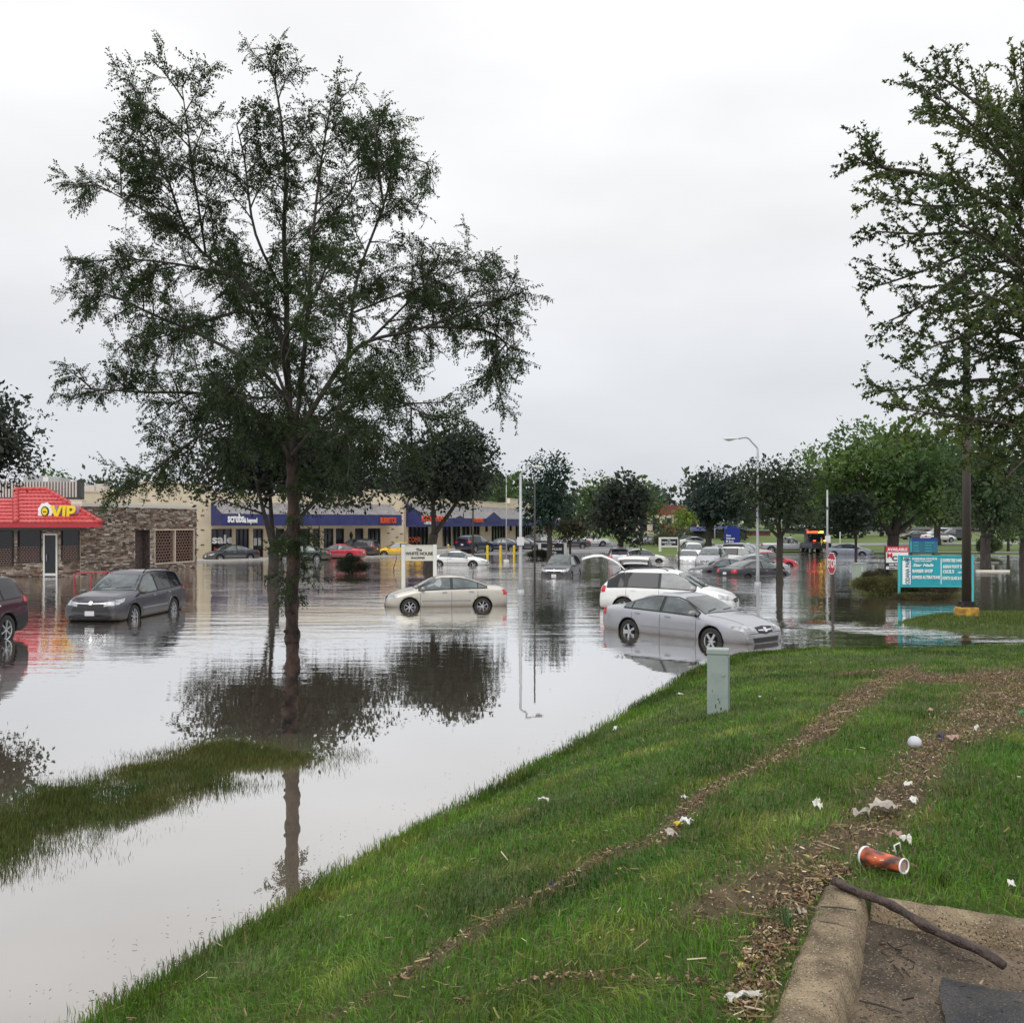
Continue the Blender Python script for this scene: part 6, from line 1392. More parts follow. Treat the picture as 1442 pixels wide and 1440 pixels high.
PNT = dict(white=paint('white', (0.74, 0.75, 0.74)), silver=paint('silver', (0.38, 0.39, 0.42), .55), champagne=paint('champagne', (0.52, 0.49, 0.43), .4), grey=paint('grey', (0.060, 0.060, 0.075), .5), maroon=paint('maroon', (0.050, 0.006, 0.020), .3),
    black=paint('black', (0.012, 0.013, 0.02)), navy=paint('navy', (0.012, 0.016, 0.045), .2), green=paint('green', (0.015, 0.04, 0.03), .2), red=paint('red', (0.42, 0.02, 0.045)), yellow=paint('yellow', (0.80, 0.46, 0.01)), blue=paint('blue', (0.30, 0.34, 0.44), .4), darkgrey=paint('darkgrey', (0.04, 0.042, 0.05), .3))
_tmpl = {}
def car(kind, colr, label, x, y, heading, depth, scale=1.0, group=None, name=None, fresh=False, tweak=None):
    """heading: direction the bonnet points, degrees ccw from +x"""
    nm = name or {'sedan': 'sedan_car', 'large_sedan': 'sedan_car', 'suv': 'suv_car', 'crossover': 'crossover_car', 'coupe': 'coupe_car', 'pickup': 'pickup_truck'}[kind]
    if kind not in _tmpl or fresh:
        sp = dict(SPEC[kind]); sp.update(tweak or {}); r = make_car(nm, sp, label, PNT[colr])
        if not fresh: _tmpl[kind] = r
    else:
        src = _tmpl[kind]; r = copy_tree(src); r.name = nm
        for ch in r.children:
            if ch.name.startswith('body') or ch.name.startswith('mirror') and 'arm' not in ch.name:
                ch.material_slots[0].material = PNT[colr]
    tag(r, label, SPEC[kind]['cat'], group)
    if not group and 'group' in r: del r['group']
    r.location = (x, y, -depth); r.rotation_euler = (0, 0, R(heading)); r.scale = (scale,) * 3
    return r
def at(px, Y): return ((px - CX) * Y / F, Y)
LOT = 'cars parked by the stores'; SUB = 'cars stranded in the flooded lot'
# near, hand placed cars
car('large_sedan', 'silver', 'silver-blue sedan nosing toward the grass bank, water up to its sills, five-spoke wheels', 4.80, 26.1, -50, .33, 1.03, group=SUB)
car('crossover', 'white', 'white crossover sunk behind the silver-blue sedan with dark tinted rear glass', 5.55, 33.9, -22, .30, group=SUB, fresh=True, tweak=dict(hmat=M['white'], mould=M['white']))
car('sedan', 'champagne', 'pale champagne sedan facing left alone in the middle of the water', at(627, 35.4)[0], 35.4, 190, .31, group=SUB)
car('suv', 'grey', 'dark grey SUV facing the viewer in front of the stone restaurant', -12.65, 31.6, -95, .28, group=SUB)
car('suv', 'maroon', 'maroon SUV with grey lower cladding cut off by the left edge', -14.08, 23.35, -93, .13, 1.05, group=SUB, fresh=True, tweak=dict(clad=.70, hmat=M['chrome'], mould=M['black'], spokes=6))
car('suv', 'grey', 'small dark SUV with glossy bonnet facing the viewer alone left of the raised hatch', at(792, 55.6)[0], 56.8, -104, .46, .93, group=SUB)
# mid distance, right side of the lot
car('sedan', 'black', 'black sedan sunk to its windows, tail toward the viewer, nearest of the dark pair', at(1066, 55.5)[0], 56.0, 28, .55, 1.02, group=SUB)
car('sedan', 'darkgrey', 'dark sedan sunk to its door tops behind and left of the black one', at(1020, 60.5)[0], 61.0, 196, .62, group=SUB)
car('sedan', 'white', 'white sedan facing the viewer in the middle of the flooded lot', at(975, 72)[0], 73.8, -96, .42, group=SUB)
car('crossover', 'silver', 'silver minivan with water to its bumper right of the white sedan', at(1008, 70)[0], 71.5, -112, .42, 1.0, group=SUB)
car('suv', 'white', 'white SUV side-on behind the silver minivan', at(1046, 76)[0], 76.5, -20, .5, .95, group=SUB)
car('sedan', 'silver', 'silver hatchback between the black sedan and the red car', at(1072, 62)[0], 63.5, 12, .45, group=SUB)
car('sedan', 'red', 'red car half hidden behind the silver hatchback', at(1084, 68)[0], 69.0, 8, .42, group=SUB)
car('crossover', 'white', 'white van-like car behind the facing white sedan', at(981, 82)[0], 83.5, -94, .35, 1.0, group=SUB)
car('sedan', 'silver', 'silver sedan roof just beyond the silver minivan', at(1015, 86)[0], 87, -175, .35, group=SUB)
car('suv', 'silver', 'silver SUV behind the red car near the lawn', at(1056, 84)[0], 85, -30, .35, .95, group=SUB)
car('crossover', 'silver', 'silver wagon beyond the open hatch in mid lot', at(874, 72)[0], 73.5, 86, .40, .95, group=SUB)
car('sedan', 'white', 'white low car right of the silver wagon in mid lot', at(905, 76)[0], 77.5, 3, .45, group=SUB)
car('pickup', 'silver', 'silver pickup truck at the edge of the water near the tow truck', at(1113, 99)[0], 100, -12, .10, .95, group=LOT)
car('sedan', 'blue', 'pale blue sedan half sunk beside a dark bin at the far lawn', at(1201, 93)[0], 94, -30, .35, group=SUB)
car('coupe', 'white', 'white coupe stranded right of the white shopping sign', at(645, 69.5)[0], 70.5, -14, .36, group=SUB)
# by the stores
car('sedan', 'black', 'black sedan parked at the corner of the scrubs store', at(318, 77.5)[0], 79.0, 222, .16, group=LOT)
car('sedan', 'green', 'dark green sedan behind the forked maple trunk', at(424, 79)[0], 80, 180, .20, group=LOT)
car('sedan', 'red', 'red sedan facing left behind the round dark shrub', at(478, 83)[0], 83, 168, .16, group=LOT)
car('suv', 'darkgrey', 'dark SUV behind the red sedan', at(497, 87)[0], 87.5, 165, .05, .95, group=LOT)
car('sedan', 'yellow', 'bright yellow car half hidden by the white shopping sign', at(561, 88)[0], 88.5, 186, .14, group=LOT)
car('suv', 'navy', 'dark blue van-like SUV parked behind the yellow bollards', at(668, 95)[0], 97, 60, -.10, group=LOT)
car('sedan', 'navy', 'dark blue sedan parked between the dark van and the lamp pole', at(706, 98)[0], 100, 165, -.06, group=LOT)
car('sedan', 'black', 'black sedan parked just right of the lamp pole', at(738, 98)[0], 101, -12, -.06, group=LOT)
car('suv', 'black', 'black SUV parked behind the narrow maple', at(768, 104)[0], 108, -20, -.08, .95, group=LOT)
car('sedan', 'darkgrey', 'dark sedan parked under the olive-brown tree', at(806, 108)[0], 110, 178, -.10, group=LOT)
car('pickup', 'white', 'white pickup truck far back between the dark maples', at(833, 116)[0], 118, -6, -.15, .9, group=LOT)
car('sedan', 'black', 'dark car parked behind the middle shopping sign', at(966, 118)[0], 119, 186, -.15, group=LOT)
car('coupe', 'white', 'white coupe parked left of the broad dark tree', at(984, 114)[0], 115.5, -10, -.10, group=LOT)
car('sedan', 'silver', 'silver sedan far back left of the middle shopping sign', at(912, 122)[0], 124, 178, -.15, group=LOT)
car('sedan', 'white', 'white sedan on the far road above the teal signs', at(1326, 128)[0], 129, 5, -.5, group='cars on the far road')
car('suv', 'white', 'white SUV on the far road above the white sedan', at(1324, 145)[0], 146, 175, -.62, group='cars on the far road')
car('suv', 'darkgrey', 'dark SUV on the far road right of the white cars', at(1350, 136)[0], 138, 178, -.56, group='cars on the far road')
car('sedan', 'darkgrey', 'dark sedan on the far road left of the white cars', at(1298, 140)[0], 142, 175, -.58, group='cars on the far road')

# car with its tailgate up, seen from behind over the white crossover
hs = car('suv', 'white', 'white SUV with its tailgate raised, just behind the white crossover', at(908, 46)[0], 48.4, 78, .50, .95, group=SUB)
def panel(name, parent, pts, wid, th, mat, taper=.9):
    """curved closure panel: pts is its (x, z) side profile, extruded across y with thickness"""
    V, Fc = [], []; n = len(pts)
    for i, (x, z) in enumerate(pts):
        w = wid * (1 - (1 - taper) * i / (n - 1))
        for t in (0, -th):
            for s in np.linspace(-1, 1, 7): V.append((x, s * w, z + t - .06 * s * s))
    for i in range(n - 1):
        a, b = i * 14, (i + 1) * 14
        for j in range(6): Fc.append((a + j, a + j + 1, b + j + 1, b + j)); Fc.append((a + 7 + j, b + 7 + j, b + 8 + j, a + 8 + j))
        Fc.append((a, b, b + 7, a + 7)); Fc.append((a + 6, a + 13, b + 13, b + 6))
    Fc.append(tuple(list(range(7)) + list(range(13, 6, -1)))); e = (n - 1) * 14; Fc.append(tuple([e + j for j in range(7)] + [e + j for j in range(13, 6, -1)]))
    mb = MB(); mb.add(V, Fc); return mb.build(name, mat, parent, smooth=True)
panel('tailgate', hs, [(-2.02, 1.76), (-2.3, 1.95), (-2.7, 2.05), (-3.1, 2.02), (-3.25, 1.95)], .84, .06, PNT['white'])
mb = MB(); mb.box(-2.47, -2.40, -.68, .68, .95, 1.60); mb.build('boot_opening', M['void'], hs)
for s in (-1, 1): mb = MB(); mb.tube([(-2.15, s * .68, 1.5), (-2.75, s * .72, 1.96)], .02, 6); mb.build('gas_strut', M['black'], hs)
# second car, hidden behind the crossover, long curved hatch up to the left
h2 = car('crossover', 'grey', 'dark wagon with a long curved rear hatch raised to the left', at(888, 42.5)[0] + 1.45, 44.2, -4, .62, .95, group=SUB)
panel('tailgate', h2, [(-1.55, 1.60), (-1.85, 1.90), (-2.2, 2.12), (-2.7, 2.32), (-3.1, 2.30), (-3.45, 2.22), (-3.66, 2.14)], .66, .05, PNT['white'])

# far tow truck with its beacons on and a worker beside it
X_, Y_ = at(1147, 97); tt = thing('tow_truck', 'dark tow truck with red and amber beacons lit at the far edge of the flood', 'truck', (X_, Y_, -.02), R(-90))
mb = MB(); mb.prism([(-2.4, -.95, .55), (2.2, -.95, .55), (2.3, -.95, 1.1), (1.3, -.95, 1.25), (.75, -.95, 1.95), (-.3, -.95, 2.0), (-.4, -.95, 1.1), (-2.4, -.95, 1.0)], (0, 1.9, 0)); mb.build('body', PNT['black'], tt)
mb = MB(); mb.prism([(1.24, -.82, 1.30), (.80, -.78, 1.88), (.80, .78, 1.88), (1.24, .82, 1.30)], (.03, 0, .02)); mb.build('windscreen', M['car_glass_dark'], tt)
mb = MB(); mb.tube([(-.6, 0, 1.1), (-2.4, 0, 2.4), (-2.8, 0, 2.35)], .09, 6); mb.build('boom', PNT['red'], tt)
for (xw, sg) in ((1.5, 1), (1.5, -1), (-1.5, 1), (-1.5, -1)):
    t, rim, bk = wheel_meshes(.42, .26, 6); wo = t.build('wheel', M['rubber'], tt, smooth=True, loc=(xw, sg * .82, .40)); wo.rotation_euler = (0, 0, PI if sg > 0 else 0); rim.build('rim', M['alloy'], wo); bk.build('brake_disc', M['void'], wo)
mb = MB(); mb.box(.1, .45, -.75, .75, 2.0, 2.07); lb = mb.build('light_bar', M['black'], tt)
for (yy, mt) in ((-.55, 'red_light'), (0, 'red_light'), (.5, 'amber_light')): mb = MB(); mb.box(.12, .43, yy - .26, yy + .24, 2.07, 2.26); mb.build('beacon', M[mt], lb)
for (yy, mt) in ((.45, 'amber_light'), (.78, 'amber_light'), (-.6, 'red_light')): mb = MB(); mb.cyl(0, 0, 0, .12, .13, 12); o = mb.build('marker_lamp', M[mt], tt, loc=(1.9, yy, 1.26))

def person(name, label, loc, facing, h, top_m, leg_m, pose=0.0):
    root_ = thing(name, label, 'person', loc, facing); s = h / 1.75
    # skinned joints: pelvis first
    J = {'pel': (0, 0, .95), 'sp': (0, .0, 1.15), 'ch': (0, .01, 1.36), 'nk': (0, 0, 1.50), 'hd': (.02, 0, 1.60), 'ht': (.02, 0, 1.73)}
    rad = {'pel': .15, 'sp': .13, 'ch': .16, 'nk': .06, 'hd': .095, 'ht': .075}
    E = [('pel', 'sp'), ('sp', 'ch'), ('ch', 'nk'), ('nk', 'hd'), ('hd', 'ht')]
    for sd, y in (('l', 1), ('r', -1)):
        st = .10 * y * pose
        J.update({'sh' + sd: (0, .20 * y, 1.42), 'el' + sd: (.02 - st, .27 * y, 1.15), 'wr' + sd: (.12 - st, .25 * y, .92), 'ha' + sd: (.15 - st, .24 * y, .84), 'hp' + sd: (0, .10 * y, .90), 'kn' + sd: (.03 + st, .11 * y, .50), 'an' + sd: (-.02 + st, .12 * y, .09), 'to' + sd: (.14 + st, .13 * y, .04)})
        rad.update({'sh' + sd: .075, 'el' + sd: .048, 'wr' + sd: .033, 'ha' + sd: .038, 'hp' + sd: .10, 'kn' + sd: .065, 'an' + sd: .045, 'to' + sd: .04})
        E += [('ch', 'sh' + sd), ('sh' + sd, 'el' + sd), ('el' + sd, 'wr' + sd), ('wr' + sd, 'ha' + sd), ('pel', 'hp' + sd), ('hp' + sd, 'kn' + sd), ('kn' + sd, 'an' + sd), ('an' + sd, 'to' + sd)]
    keys = list(J); me = bpy.data.meshes.new('body'); me.from_pydata([tuple(c * s for c in J[k]) for k in keys], [(keys.index(a), keys.index(b)) for a, b in E], [])
    o = bpy.data.objects.new('body_tmp', me); COL.objects.link(o); sk = o.modifiers.new('s', 'SKIN'); o.modifiers.new('ss', 'SUBSURF').levels = 1
    for i, k in enumerate(keys): me.skin_vertices[0].data[i].radius = (rad[k] * s, rad[k] * s * (.8 if k in ('pel', 'sp', 'ch') else 1)); me.skin_vertices[0].data[i].use_root = (i == 0)
    dg = bpy.context.evaluated_depsgraph_get(); m2 = bpy.data.meshes.new_from_object(o.evaluated_get(dg)); bpy.data.objects.remove(o)
    for mt in (M['skin'], top_m, leg_m): m2.materials.append(mt)
    for p in m2.polygons:
        z = p.center.z / s; p.use_smooth = True; p.material_index = 0 if z > 1.47 or (z < .95 and abs(p.center.y / s) > .20) else (1 if z > .93 else 2)
    b = bpy.data.objects.new('body', m2); COL.objects.link(b); b.parent = root_
    mb = MB(); mb.lathe([(0.001, .115), (.06, .10), (.10, .05), (.108, 0), (.10, -.03)], 14); mb.build('hair', M['black'], root_, smooth=True, loc=(0, 0, 1.66 * s))
    return root_
person('person', 'person in a yellow-green safety vest and dark trousers standing by the tow truck', (at(1157, 95)[0], 95, -.12), R(160), 1.8, M['hivis'], M['trouser'], .6)
# ================================================================== POLES, SIGNS, BOLLARDS
def street_lamp(px, pyb, pyt, arm_px, head, label, r=.085, zlift=0.0):
    x, y, _ = W(px, pyb); s = y / F; o = thing('street_lamp', label, 'street lamp', (x, y, 0), 0, 'hooked street lamps')
    H = CAMZ - (pyt - HY) * s
    mb = MB(); mb.tube([(0, 0, -.5), (0, 0, .6), (0, 0, H)], [r * 1.15, r, r * .62], 14); mb.build('pole', M['galv'], o, smooth=True)
    mb = MB(); mb.tube([(0, 0, -.5), (0, 0, .10)], [r * 1.9, r * 1.9], 14); mb.build('base', M['galv'], o, smooth=True)
    ax = (arm_px - px) * s; hz = CAMZ - (head[1] - HY) * s; sg = 1 if ax > 0 else -1
    pts = smooth_path([(0, 0, H - .35), (0, 0, H), (sg * .25, 0, H + (hz - H) * .6), (ax * .55, 0, hz + .06), (ax, 0, hz + .02)], 5)
    mb = MB(); mb.tube(pts, [r * .5] * len(pts), 8); mb.build('arm', M['galv'], o, smooth=True)
    L = abs(head[0]) * s; mb = MB(); n = 9
    for i in range(1):
        prof = [(0, .03), (.15, .10), (.35, .15), (.65, .16), (.88, .11), (1, .04)]
        mb.tube([(ax + sg * L * a, 0, hz + .02 - .02 * a) for a, b in prof], [b * L * .85 for a, b in prof], 12)
    mb.v = [(v[0], v[1] * 1.1, hz + (v[2] - hz) * .62 + .01) for v in mb.v]; hd = mb.build('lamp_head', M['offwhite'], o, smooth=True)
    mb = MB(); mb.tube([(ax + sg * L * a, 0, hz - .05) for a in (.35, .6, .85)], [.05, .11, .05], 10); mb.v = [(v[0], v[1], hz - .05 + (v[2] - hz + .05) * .5) for v in mb.v]; mb.build('lens', M['lamp_lens'], hd, smooth=True)
    return o
street_lamp(1067, 822, 632, 1040, (22, 618), 'tall grey hooked street lamp in the water behind the stranded cars, arm left')
l2 = street_lamp(733, 833, 668, 748, (18, 657.5), 'shorter grey hooked street lamp behind the champagne sedan, arm to the right')
def pole(name, label, px, pyb, pyt, r, mat, cat='pole', base=None, plate=None, z0=0.0):
    x, y, _ = W(px, pyb, z0); s = y / F; o = thing(name, label, cat, (x, y, z0)); H = CAMZ - (pyt - HY) * s - z0
    mb = MB(); mb.tube([(0, 0, -.5), (0, 0, H * .5), (0, 0, H)], [r, r * .9, r * .75], 12); mb.build('shaft', mat, o, smooth=True)
    mb = MB(); mb.cyl(0, 0, H, H + .03, r * .8, 12); mb.build('cap', mat, o)
    if base: mb = MB(); mb.lathe([(base[0], -.5), (base[0], base[1] * .85), (base[0] * .92, base[1]), (0.001, base[1])], 18); mb.build('base', base[2], o, smooth=False)
    if plate: mb = MB(); w = plate[2] * s / 2; mb.box(-w, w, -r - .05, -r - .01, CAMZ - (plate[1] - HY) * s - z0, CAMZ - (plate[0] - HY) * s - z0); mb.build('sign_plate', M['plate'], o)
    return o
s_ = l2.location.y / F; mb = MB(); mb.box(-.15, .15, -.14, -.10, CAMZ - (767.5 - HY) * s_, CAMZ - (756 - HY) * s_); mb.build('sign_plate', M['plate'], l2)
pole('flag_pole', 'thin pale pole with a white collar at the water left of the shorter street lamp', 713, 790, 667, .045, M['galv'], base=(.22, .12, M['white']))
pole('light_pole', 'dark pole with white footing in front of the white coupe', 666, 791, 680, .085, M['pole_dark'], base=(.28, .2, M['white']))
pole('light_pole', 'thin dark pole just right of the shorter street lamp', 753, 831, 672, .045, M['pole_dark'])
pole('light_pole', 'pale grey pole with a small white sign plate beside the tow truck', 1165, 792, 690, .085, M['galv'], plate=(754, 763, 7.5))
pole('marker_post', 'thin white marker post at the far lawn left of the pale blue sedan', 1183, 772, 748, .07, M['white'])
pole('light_pole', 'slim grey pole on a concrete footing right of the teal sign', 1393, 799, 690, .06, M['galv'], base=(.32, .18, M['concrete']))
pole('light_pole', 'pale pole behind the broad dark tree near the blue bank', 1006.5, 765, 728, .10, M['galv'])
# big dark pole on its yellow concrete base
x, y, _ = W(1361, 873); z0 = float(Hn(x, y)); bp_ = thing('light_pole', 'tall dark pole rising into the maple from a worn yellow concrete base', 'pole', (x, y, z0))
mb = MB(); mb.tube([(0, 0, .36), (0, 0, 5), (0, 0, 8.75)], [.145, .12, .10], 14); mb.build('shaft', M['pole_dark'], bp_, smooth=True)
mb = MB(); mb.lathe([(.37, -.4), (.38, .02), (.36, .24), (.31, .29), (0.001, .29)], 22); mb.build('base', M['yellow_worn'], bp_, smooth=True)
mb = MB(); mb.box(-.25, .25, -.22, .22, .29, .35); mb.box(-.17, .17, -.17, .17, .35, .46); mb.build('base_plate', M['black'], bp_)
for k in range(4): mb = MB(); mb.cyl(.20 * (1 if k % 2 else -1), .17 * (1 if k > 1 else -1), .35, .41, .025, 8); mb.build('bolt', M['rust'], bp_)

def bollard(px, pyb, top, label, z0=0.0):
    x, y, _ = W(px, pyb, z0); s = y / F; H = CAMZ - (top - HY) * s - z0; o = thing('bollard', label, 'bollard', (x, y, z0), 0, 'yellow bollards')
    mb = MB(); mb.lathe([(.115, -.5), (.115, H * .86)], 14); mb.build('post', M['yellow'], o, smooth=True)
    mb = MB(); mb.lathe([(.116, H * .86), (.112, H * .93), (.08, H * .98), (.001, H)], 14); mb.build('cap', M['white'] if 'white' in label else M['yellow'], o, smooth=True)
for px, lab in ((686.5, 'yellow bollard in the water below the dark blue sedan, leftmost of the near three'), (705, 'yellow bollard in the water, middle one of the near three'), (724, 'yellow bollard beside the street lamp, rightmost of the near three')): bollard(px, 785, 767.5, lab)
for px, lab in ((631, 'yellow bollard with white cap above the white coupe roof, leftmost of all'), (650, 'yellow bollard above the front of the white coupe roof'), (667.5, 'yellow bollard half hidden by the dark pole')): bollard(px, 779, 766, lab, 0.0)

def sign_board(name, label, cat, px0, px1, pyt, pyb, Y, mat, frame=None, posts=None, postmat=None, zg=0.0, yaw=0, postw=.06, depth=.08, posttop=None):
    s = Y / F; xc = ((px0 + px1) / 2 - CX) * s; o = thing(name, label, cat, (xc, Y, zg), R(yaw)); w = (px1 - px0) * s / 2; z1 = CAMZ - (pyt - HY) * s - zg; z0_ = CAMZ - (pyb - HY) * s - zg
    mb = MB(); mb.box(-w, w, -depth / 2, depth / 2, z0_, z1); mb.build('board', mat, o)
    if frame:
        for q in ((-w, w, z1, z1 + frame[1]), (-w, w, z0_ - frame[1], z0_)): mb = MB(); mb.box(q[0], q[1], -depth / 2 - .02, depth / 2 + .02, q[2], q[3]); mb.build('rail', frame[0], o)
    for sx in (-1, 1):
        pw_ = postw; xx = sx * (w + pw_ + .002) if posts != 'in' else sx * w * .8
        mb = MB(); mb.box(xx - pw_, xx + pw_, -pw_ - (0 if posts != 'in' else -.14), pw_ + (0 if posts != 'in' else .14), -.5, (z1 + (posttop or .05)) if posts != 'in' else z1 - .05); mb.build('post', postmat or mat, o)
    o['_w'] = 0; del o['_w']; return o, s, w, z0_, z1
def put(o, s, Y, name, txt, px, py, hpx, mat, sx=1.0, depth=.05, shear=0, rot=None, xc=None, ex=.006):
    """lettering whose baseline starts at the pixel; hpx is the capital height in pixels"""
    lx = (px - CX) * s - o.location.x; z = CAMZ - (py - HY) * s - o.location.z
    return text_obj(name, txt, hpx * s / .70, mat, o, (lx, -depth, z), rot or (R(90), 0, 0), ex, sx=sx, shear=shear)
# The White House Shoppes, white sign
o, s, w, z0_, z1 = sign_board('shopping_sign', 'off-white sign board lettered The WHITE HOUSE SHOPPES between white posts behind the slanting trunk', 'sign', 570.5, 610, 768, 788.5, 46.6, M['offwhite'], (M['offwhite'], .03), None, M['white'], 0, 0, .085)
for t_, px, py, h, sx in (('The', 586, 775.5, 3.6, 1.0), ('WHITE HOUSE', 571.5, 781.2, 4.2, .96), ('SHOPPES', 579, 786.6, 2.7, 1.25)): put(o, s, 46.6, 'lettering', t_, px, py, h, M['letter_black'], sx)
o, s, w, z0_, z1 = sign_board('shopping_sign', 'black sign board with white lettering and thick white posts under the narrow maple', 'sign', 762, 794, 765, 780, 87, M['signblack'], (M['white'], .05), None, M['white'], 0, 0, .13)
for t_, px, py, h, sx in (('The', 774.5, 769.5, 2.6, 1.0), ('WHITE HOUSE', 763, 774.4, 3.0, 1.0), ('SHOPPES', 769, 778.8, 2.1, 1.2)): put(o, s, 87, 'lettering', t_, px, py, h, M['letter_white'], sx)
o, s, w, z0_, z1 = sign_board('shopping_sign', 'small black White House sign in a white frame on the grass island in mid lot', 'sign', 931, 954, 758.5, 768, 98, M['signblack'], (M['white'], .16), None, M['white'], .2, 0, .12, posttop=.16)
for t_, px, py, h, sx in (('The', 940, 761.2, 1.7, 1.0), ('WHITE HOUSE', 932, 764.3, 2.0, 1.0), ('SHOPPES', 936, 767.2, 1.4, 1.2)): put(o, s, 98, 'lettering', t_, px, py, h, M['letter_white'], sx)
# bank sign
o, s, w, z0_, z1 = sign_board('bank_sign', 'dark blue bank sign with three lines of white lettering at the far lot edge', 'sign', 1020, 1042, 746, 764, 122, M['blue_sign'], None, 'in', M['pole_dark'], .3, 0, .12)
for t_, px, py, h in (('First', 1022.5, 755, 2.6), ('Midwest', 1022.5, 759, 2.6), ('Bank', 1026, 763, 2.6)): put(o, s, 122, 'lettering', t_, px, py, h, M['letter_white'], .95)
lx = (1023.5 - CX) * s - o.location.x; mb = MB(); zc = CAMZ - (761.8 - HY) * s - o.location.z; mb.box(lx - .12, lx + .12, -.07, -.045, zc - .12, zc + .12); mb.build('emblem', M['letter_white'], o)
mb = MB(); mb.prism([(-w * .95, 0, z1), (w * .95, 0, z1), (w * .5, 0, z1 + .45), (-w * .5, 0, z1 + .45)], (0, .3, 0)); mb.build('crest', M['blue_sign'], o)
# teal directory sign
YT = 38.6; o, s, w, z0_, z1 = sign_board('directory_sign', 'large teal directory board listing Odana Park shops, standing in the water behind the dark pole', 'sign', 1267.5, 1368, 783, 825, YT, M['teal'], (M['teal_frame'], .035), None, M['teal_frame'], 0, 0, .038)
lx = lambda px: (px - CX) * s - o.location.x
lz = lambda py: CAMZ - (py - HY) * s
mb = MB(); mb.box(lx(1270.2), lx(1281.5), -.056, -.041, lz(822.5), lz(789.3)); pnl = mb.build('name_panel', M['letter_white'], o)
text_obj('lettering', 'ODANA PARK', .235, M['teal_dark'], o, (lx(1280), -.062, lz(822)), (R(90), R(-90), 0), .003, sx=.72)
mb = MB(); mb.box(lx(1271.2), lx(1280.8), -.056, -.041, lz(787.6), lz(784.2)); mb.build('number_panel', M['letter_white'], o); put(o, s, YT, 'lettering', '6717', 1272, 787.2, 2.6, M['teal_dark'], .95, .062)
mb = MB(); mb.box(lx(1324.0), lx(1325.0), -.052, -.041, lz(822), lz(786)); mb.build('divider', M['letter_white'], o)
for t_, px, py, h, sx, sh in (('KRISHNA FOODS', 1284, 788.0, 2.9, 1.08, 0), ('ASIAN GROCERIES', 1287, 790.6, 1.5, 1.35, 0), ('Star Nails', 1284.5, 797.3, 3.8, 1.35, .35), ('BARBER SHOP', 1284, 805.8, 4.4, .72, 0), ('EXPRESS ALTERATIONS', 1283.8, 814.6, 4.2, .62, 0),
        ('EXPERTISE HAIR', 1326.3, 790.8, 4.2, .66, 0), ('ASIAN FOOT SPA', 1327, 799.6, 4.2, .66, 0), ("CECIL'S", 1326.6, 806.6, 4.2, .80, .1), ('SANDALS', 1348, 806.8, 2.2, .85, 0), ('IGNITE GLASS & GIFTS', 1326.3, 815.8, 4.2, .56, 0)):
    put(o, s, YT, 'lettering', t_, px, py, h, M['letter_white'], sx, .055, sh)
# second directory (blue and dark teal) behind
YB = 46.0; o, s, w, z0_, z1 = sign_board('directory_sign', 'smaller faded blue and teal directory board behind the large teal sign', 'sign', 1281, 1320, 757.5, 778, YB, M['teal_dark'], None, 'in', M['pole_dark'], 0, 0, .05)
lx = lambda px: (px - CX) * s - o.location.x
lz = lambda py: CAMZ - (py - HY) * s
mb = MB(); mb.box(lx(1284), lx(1320), -.052, -.041, lz(761.5), lz(757.6)); mb.build('header', M['blue_sign'], o)
for r_ in range(4):
    for (a_, b_) in ((1285, 1298), (1302, 1316)): put(o, s, YB, 'lettering', ('SUPPLY', 'CLINIC', 'SALON', 'FITNESS')[r_] if a_ == 1285 else ('INSURANCE', 'TAILOR', 'DENTAL', 'MARKET')[r_], a_, 764.6 + r_ * 3.9, 1.6, M['teal_frame'], 1.1)
mb = MB(); mb.box(lx(1281.5), lx(1283), -.052, -.041, lz(777), lz(762)); mb.build('name_panel', M['teal_frame'], o)
# realty sign
YR = 42.0; o, s, w, z0_, z1 = sign_board('realty_sign', 'red topped white AVAILABLE realty sign on black posts left of the teal sign', 'sign', 1248, 1278, 769.5, 801.5, YR, M['letter_white'], None, 'in', M['black'], 0, -8, .05)
lx = lambda px: (px - CX) * s - o.location.x
lz = lambda py: CAMZ - (py - HY) * s
mb = MB(); mb.box(lx(1247.6), lx(1278.4), -.055, -.041, lz(777), lz(769.3)); mb.build('header', M['sign_red'], o)
mb = MB(); mb.box(lx(1247.6), lx(1278.4), -.055, -.041, lz(797), lz(792)); mb.build('band', M['letter_black'], o)
put(o, s, YR, 'lettering', 'AVAILABLE', 1250, 775.3, 4.0, M['letter_white'], .95, .06)
put(o, s, YR, 'lettering', 'M', 1249, 785, 6.5, M['sign_red'], 1.1, .05); put(o, s, YR, 'lettering', 'C', 1256, 789, 6.5, M['letter_black'], 1.1, .055)
put(o, s, YR, 'lettering', '608 709', 1252, 796, 2.6, M['letter_white'], 1.1, .06); put(o, s, YR, 'lettering', 'REALTY', 1252, 800.7, 2.4, M['letter_black'], 1.1, .05)
mb = MB(); mb.box(lx(1246.6), lx(1247.5), -.06, .06, -.3, lz(769)); mb.build('side_post', M['black'], o)
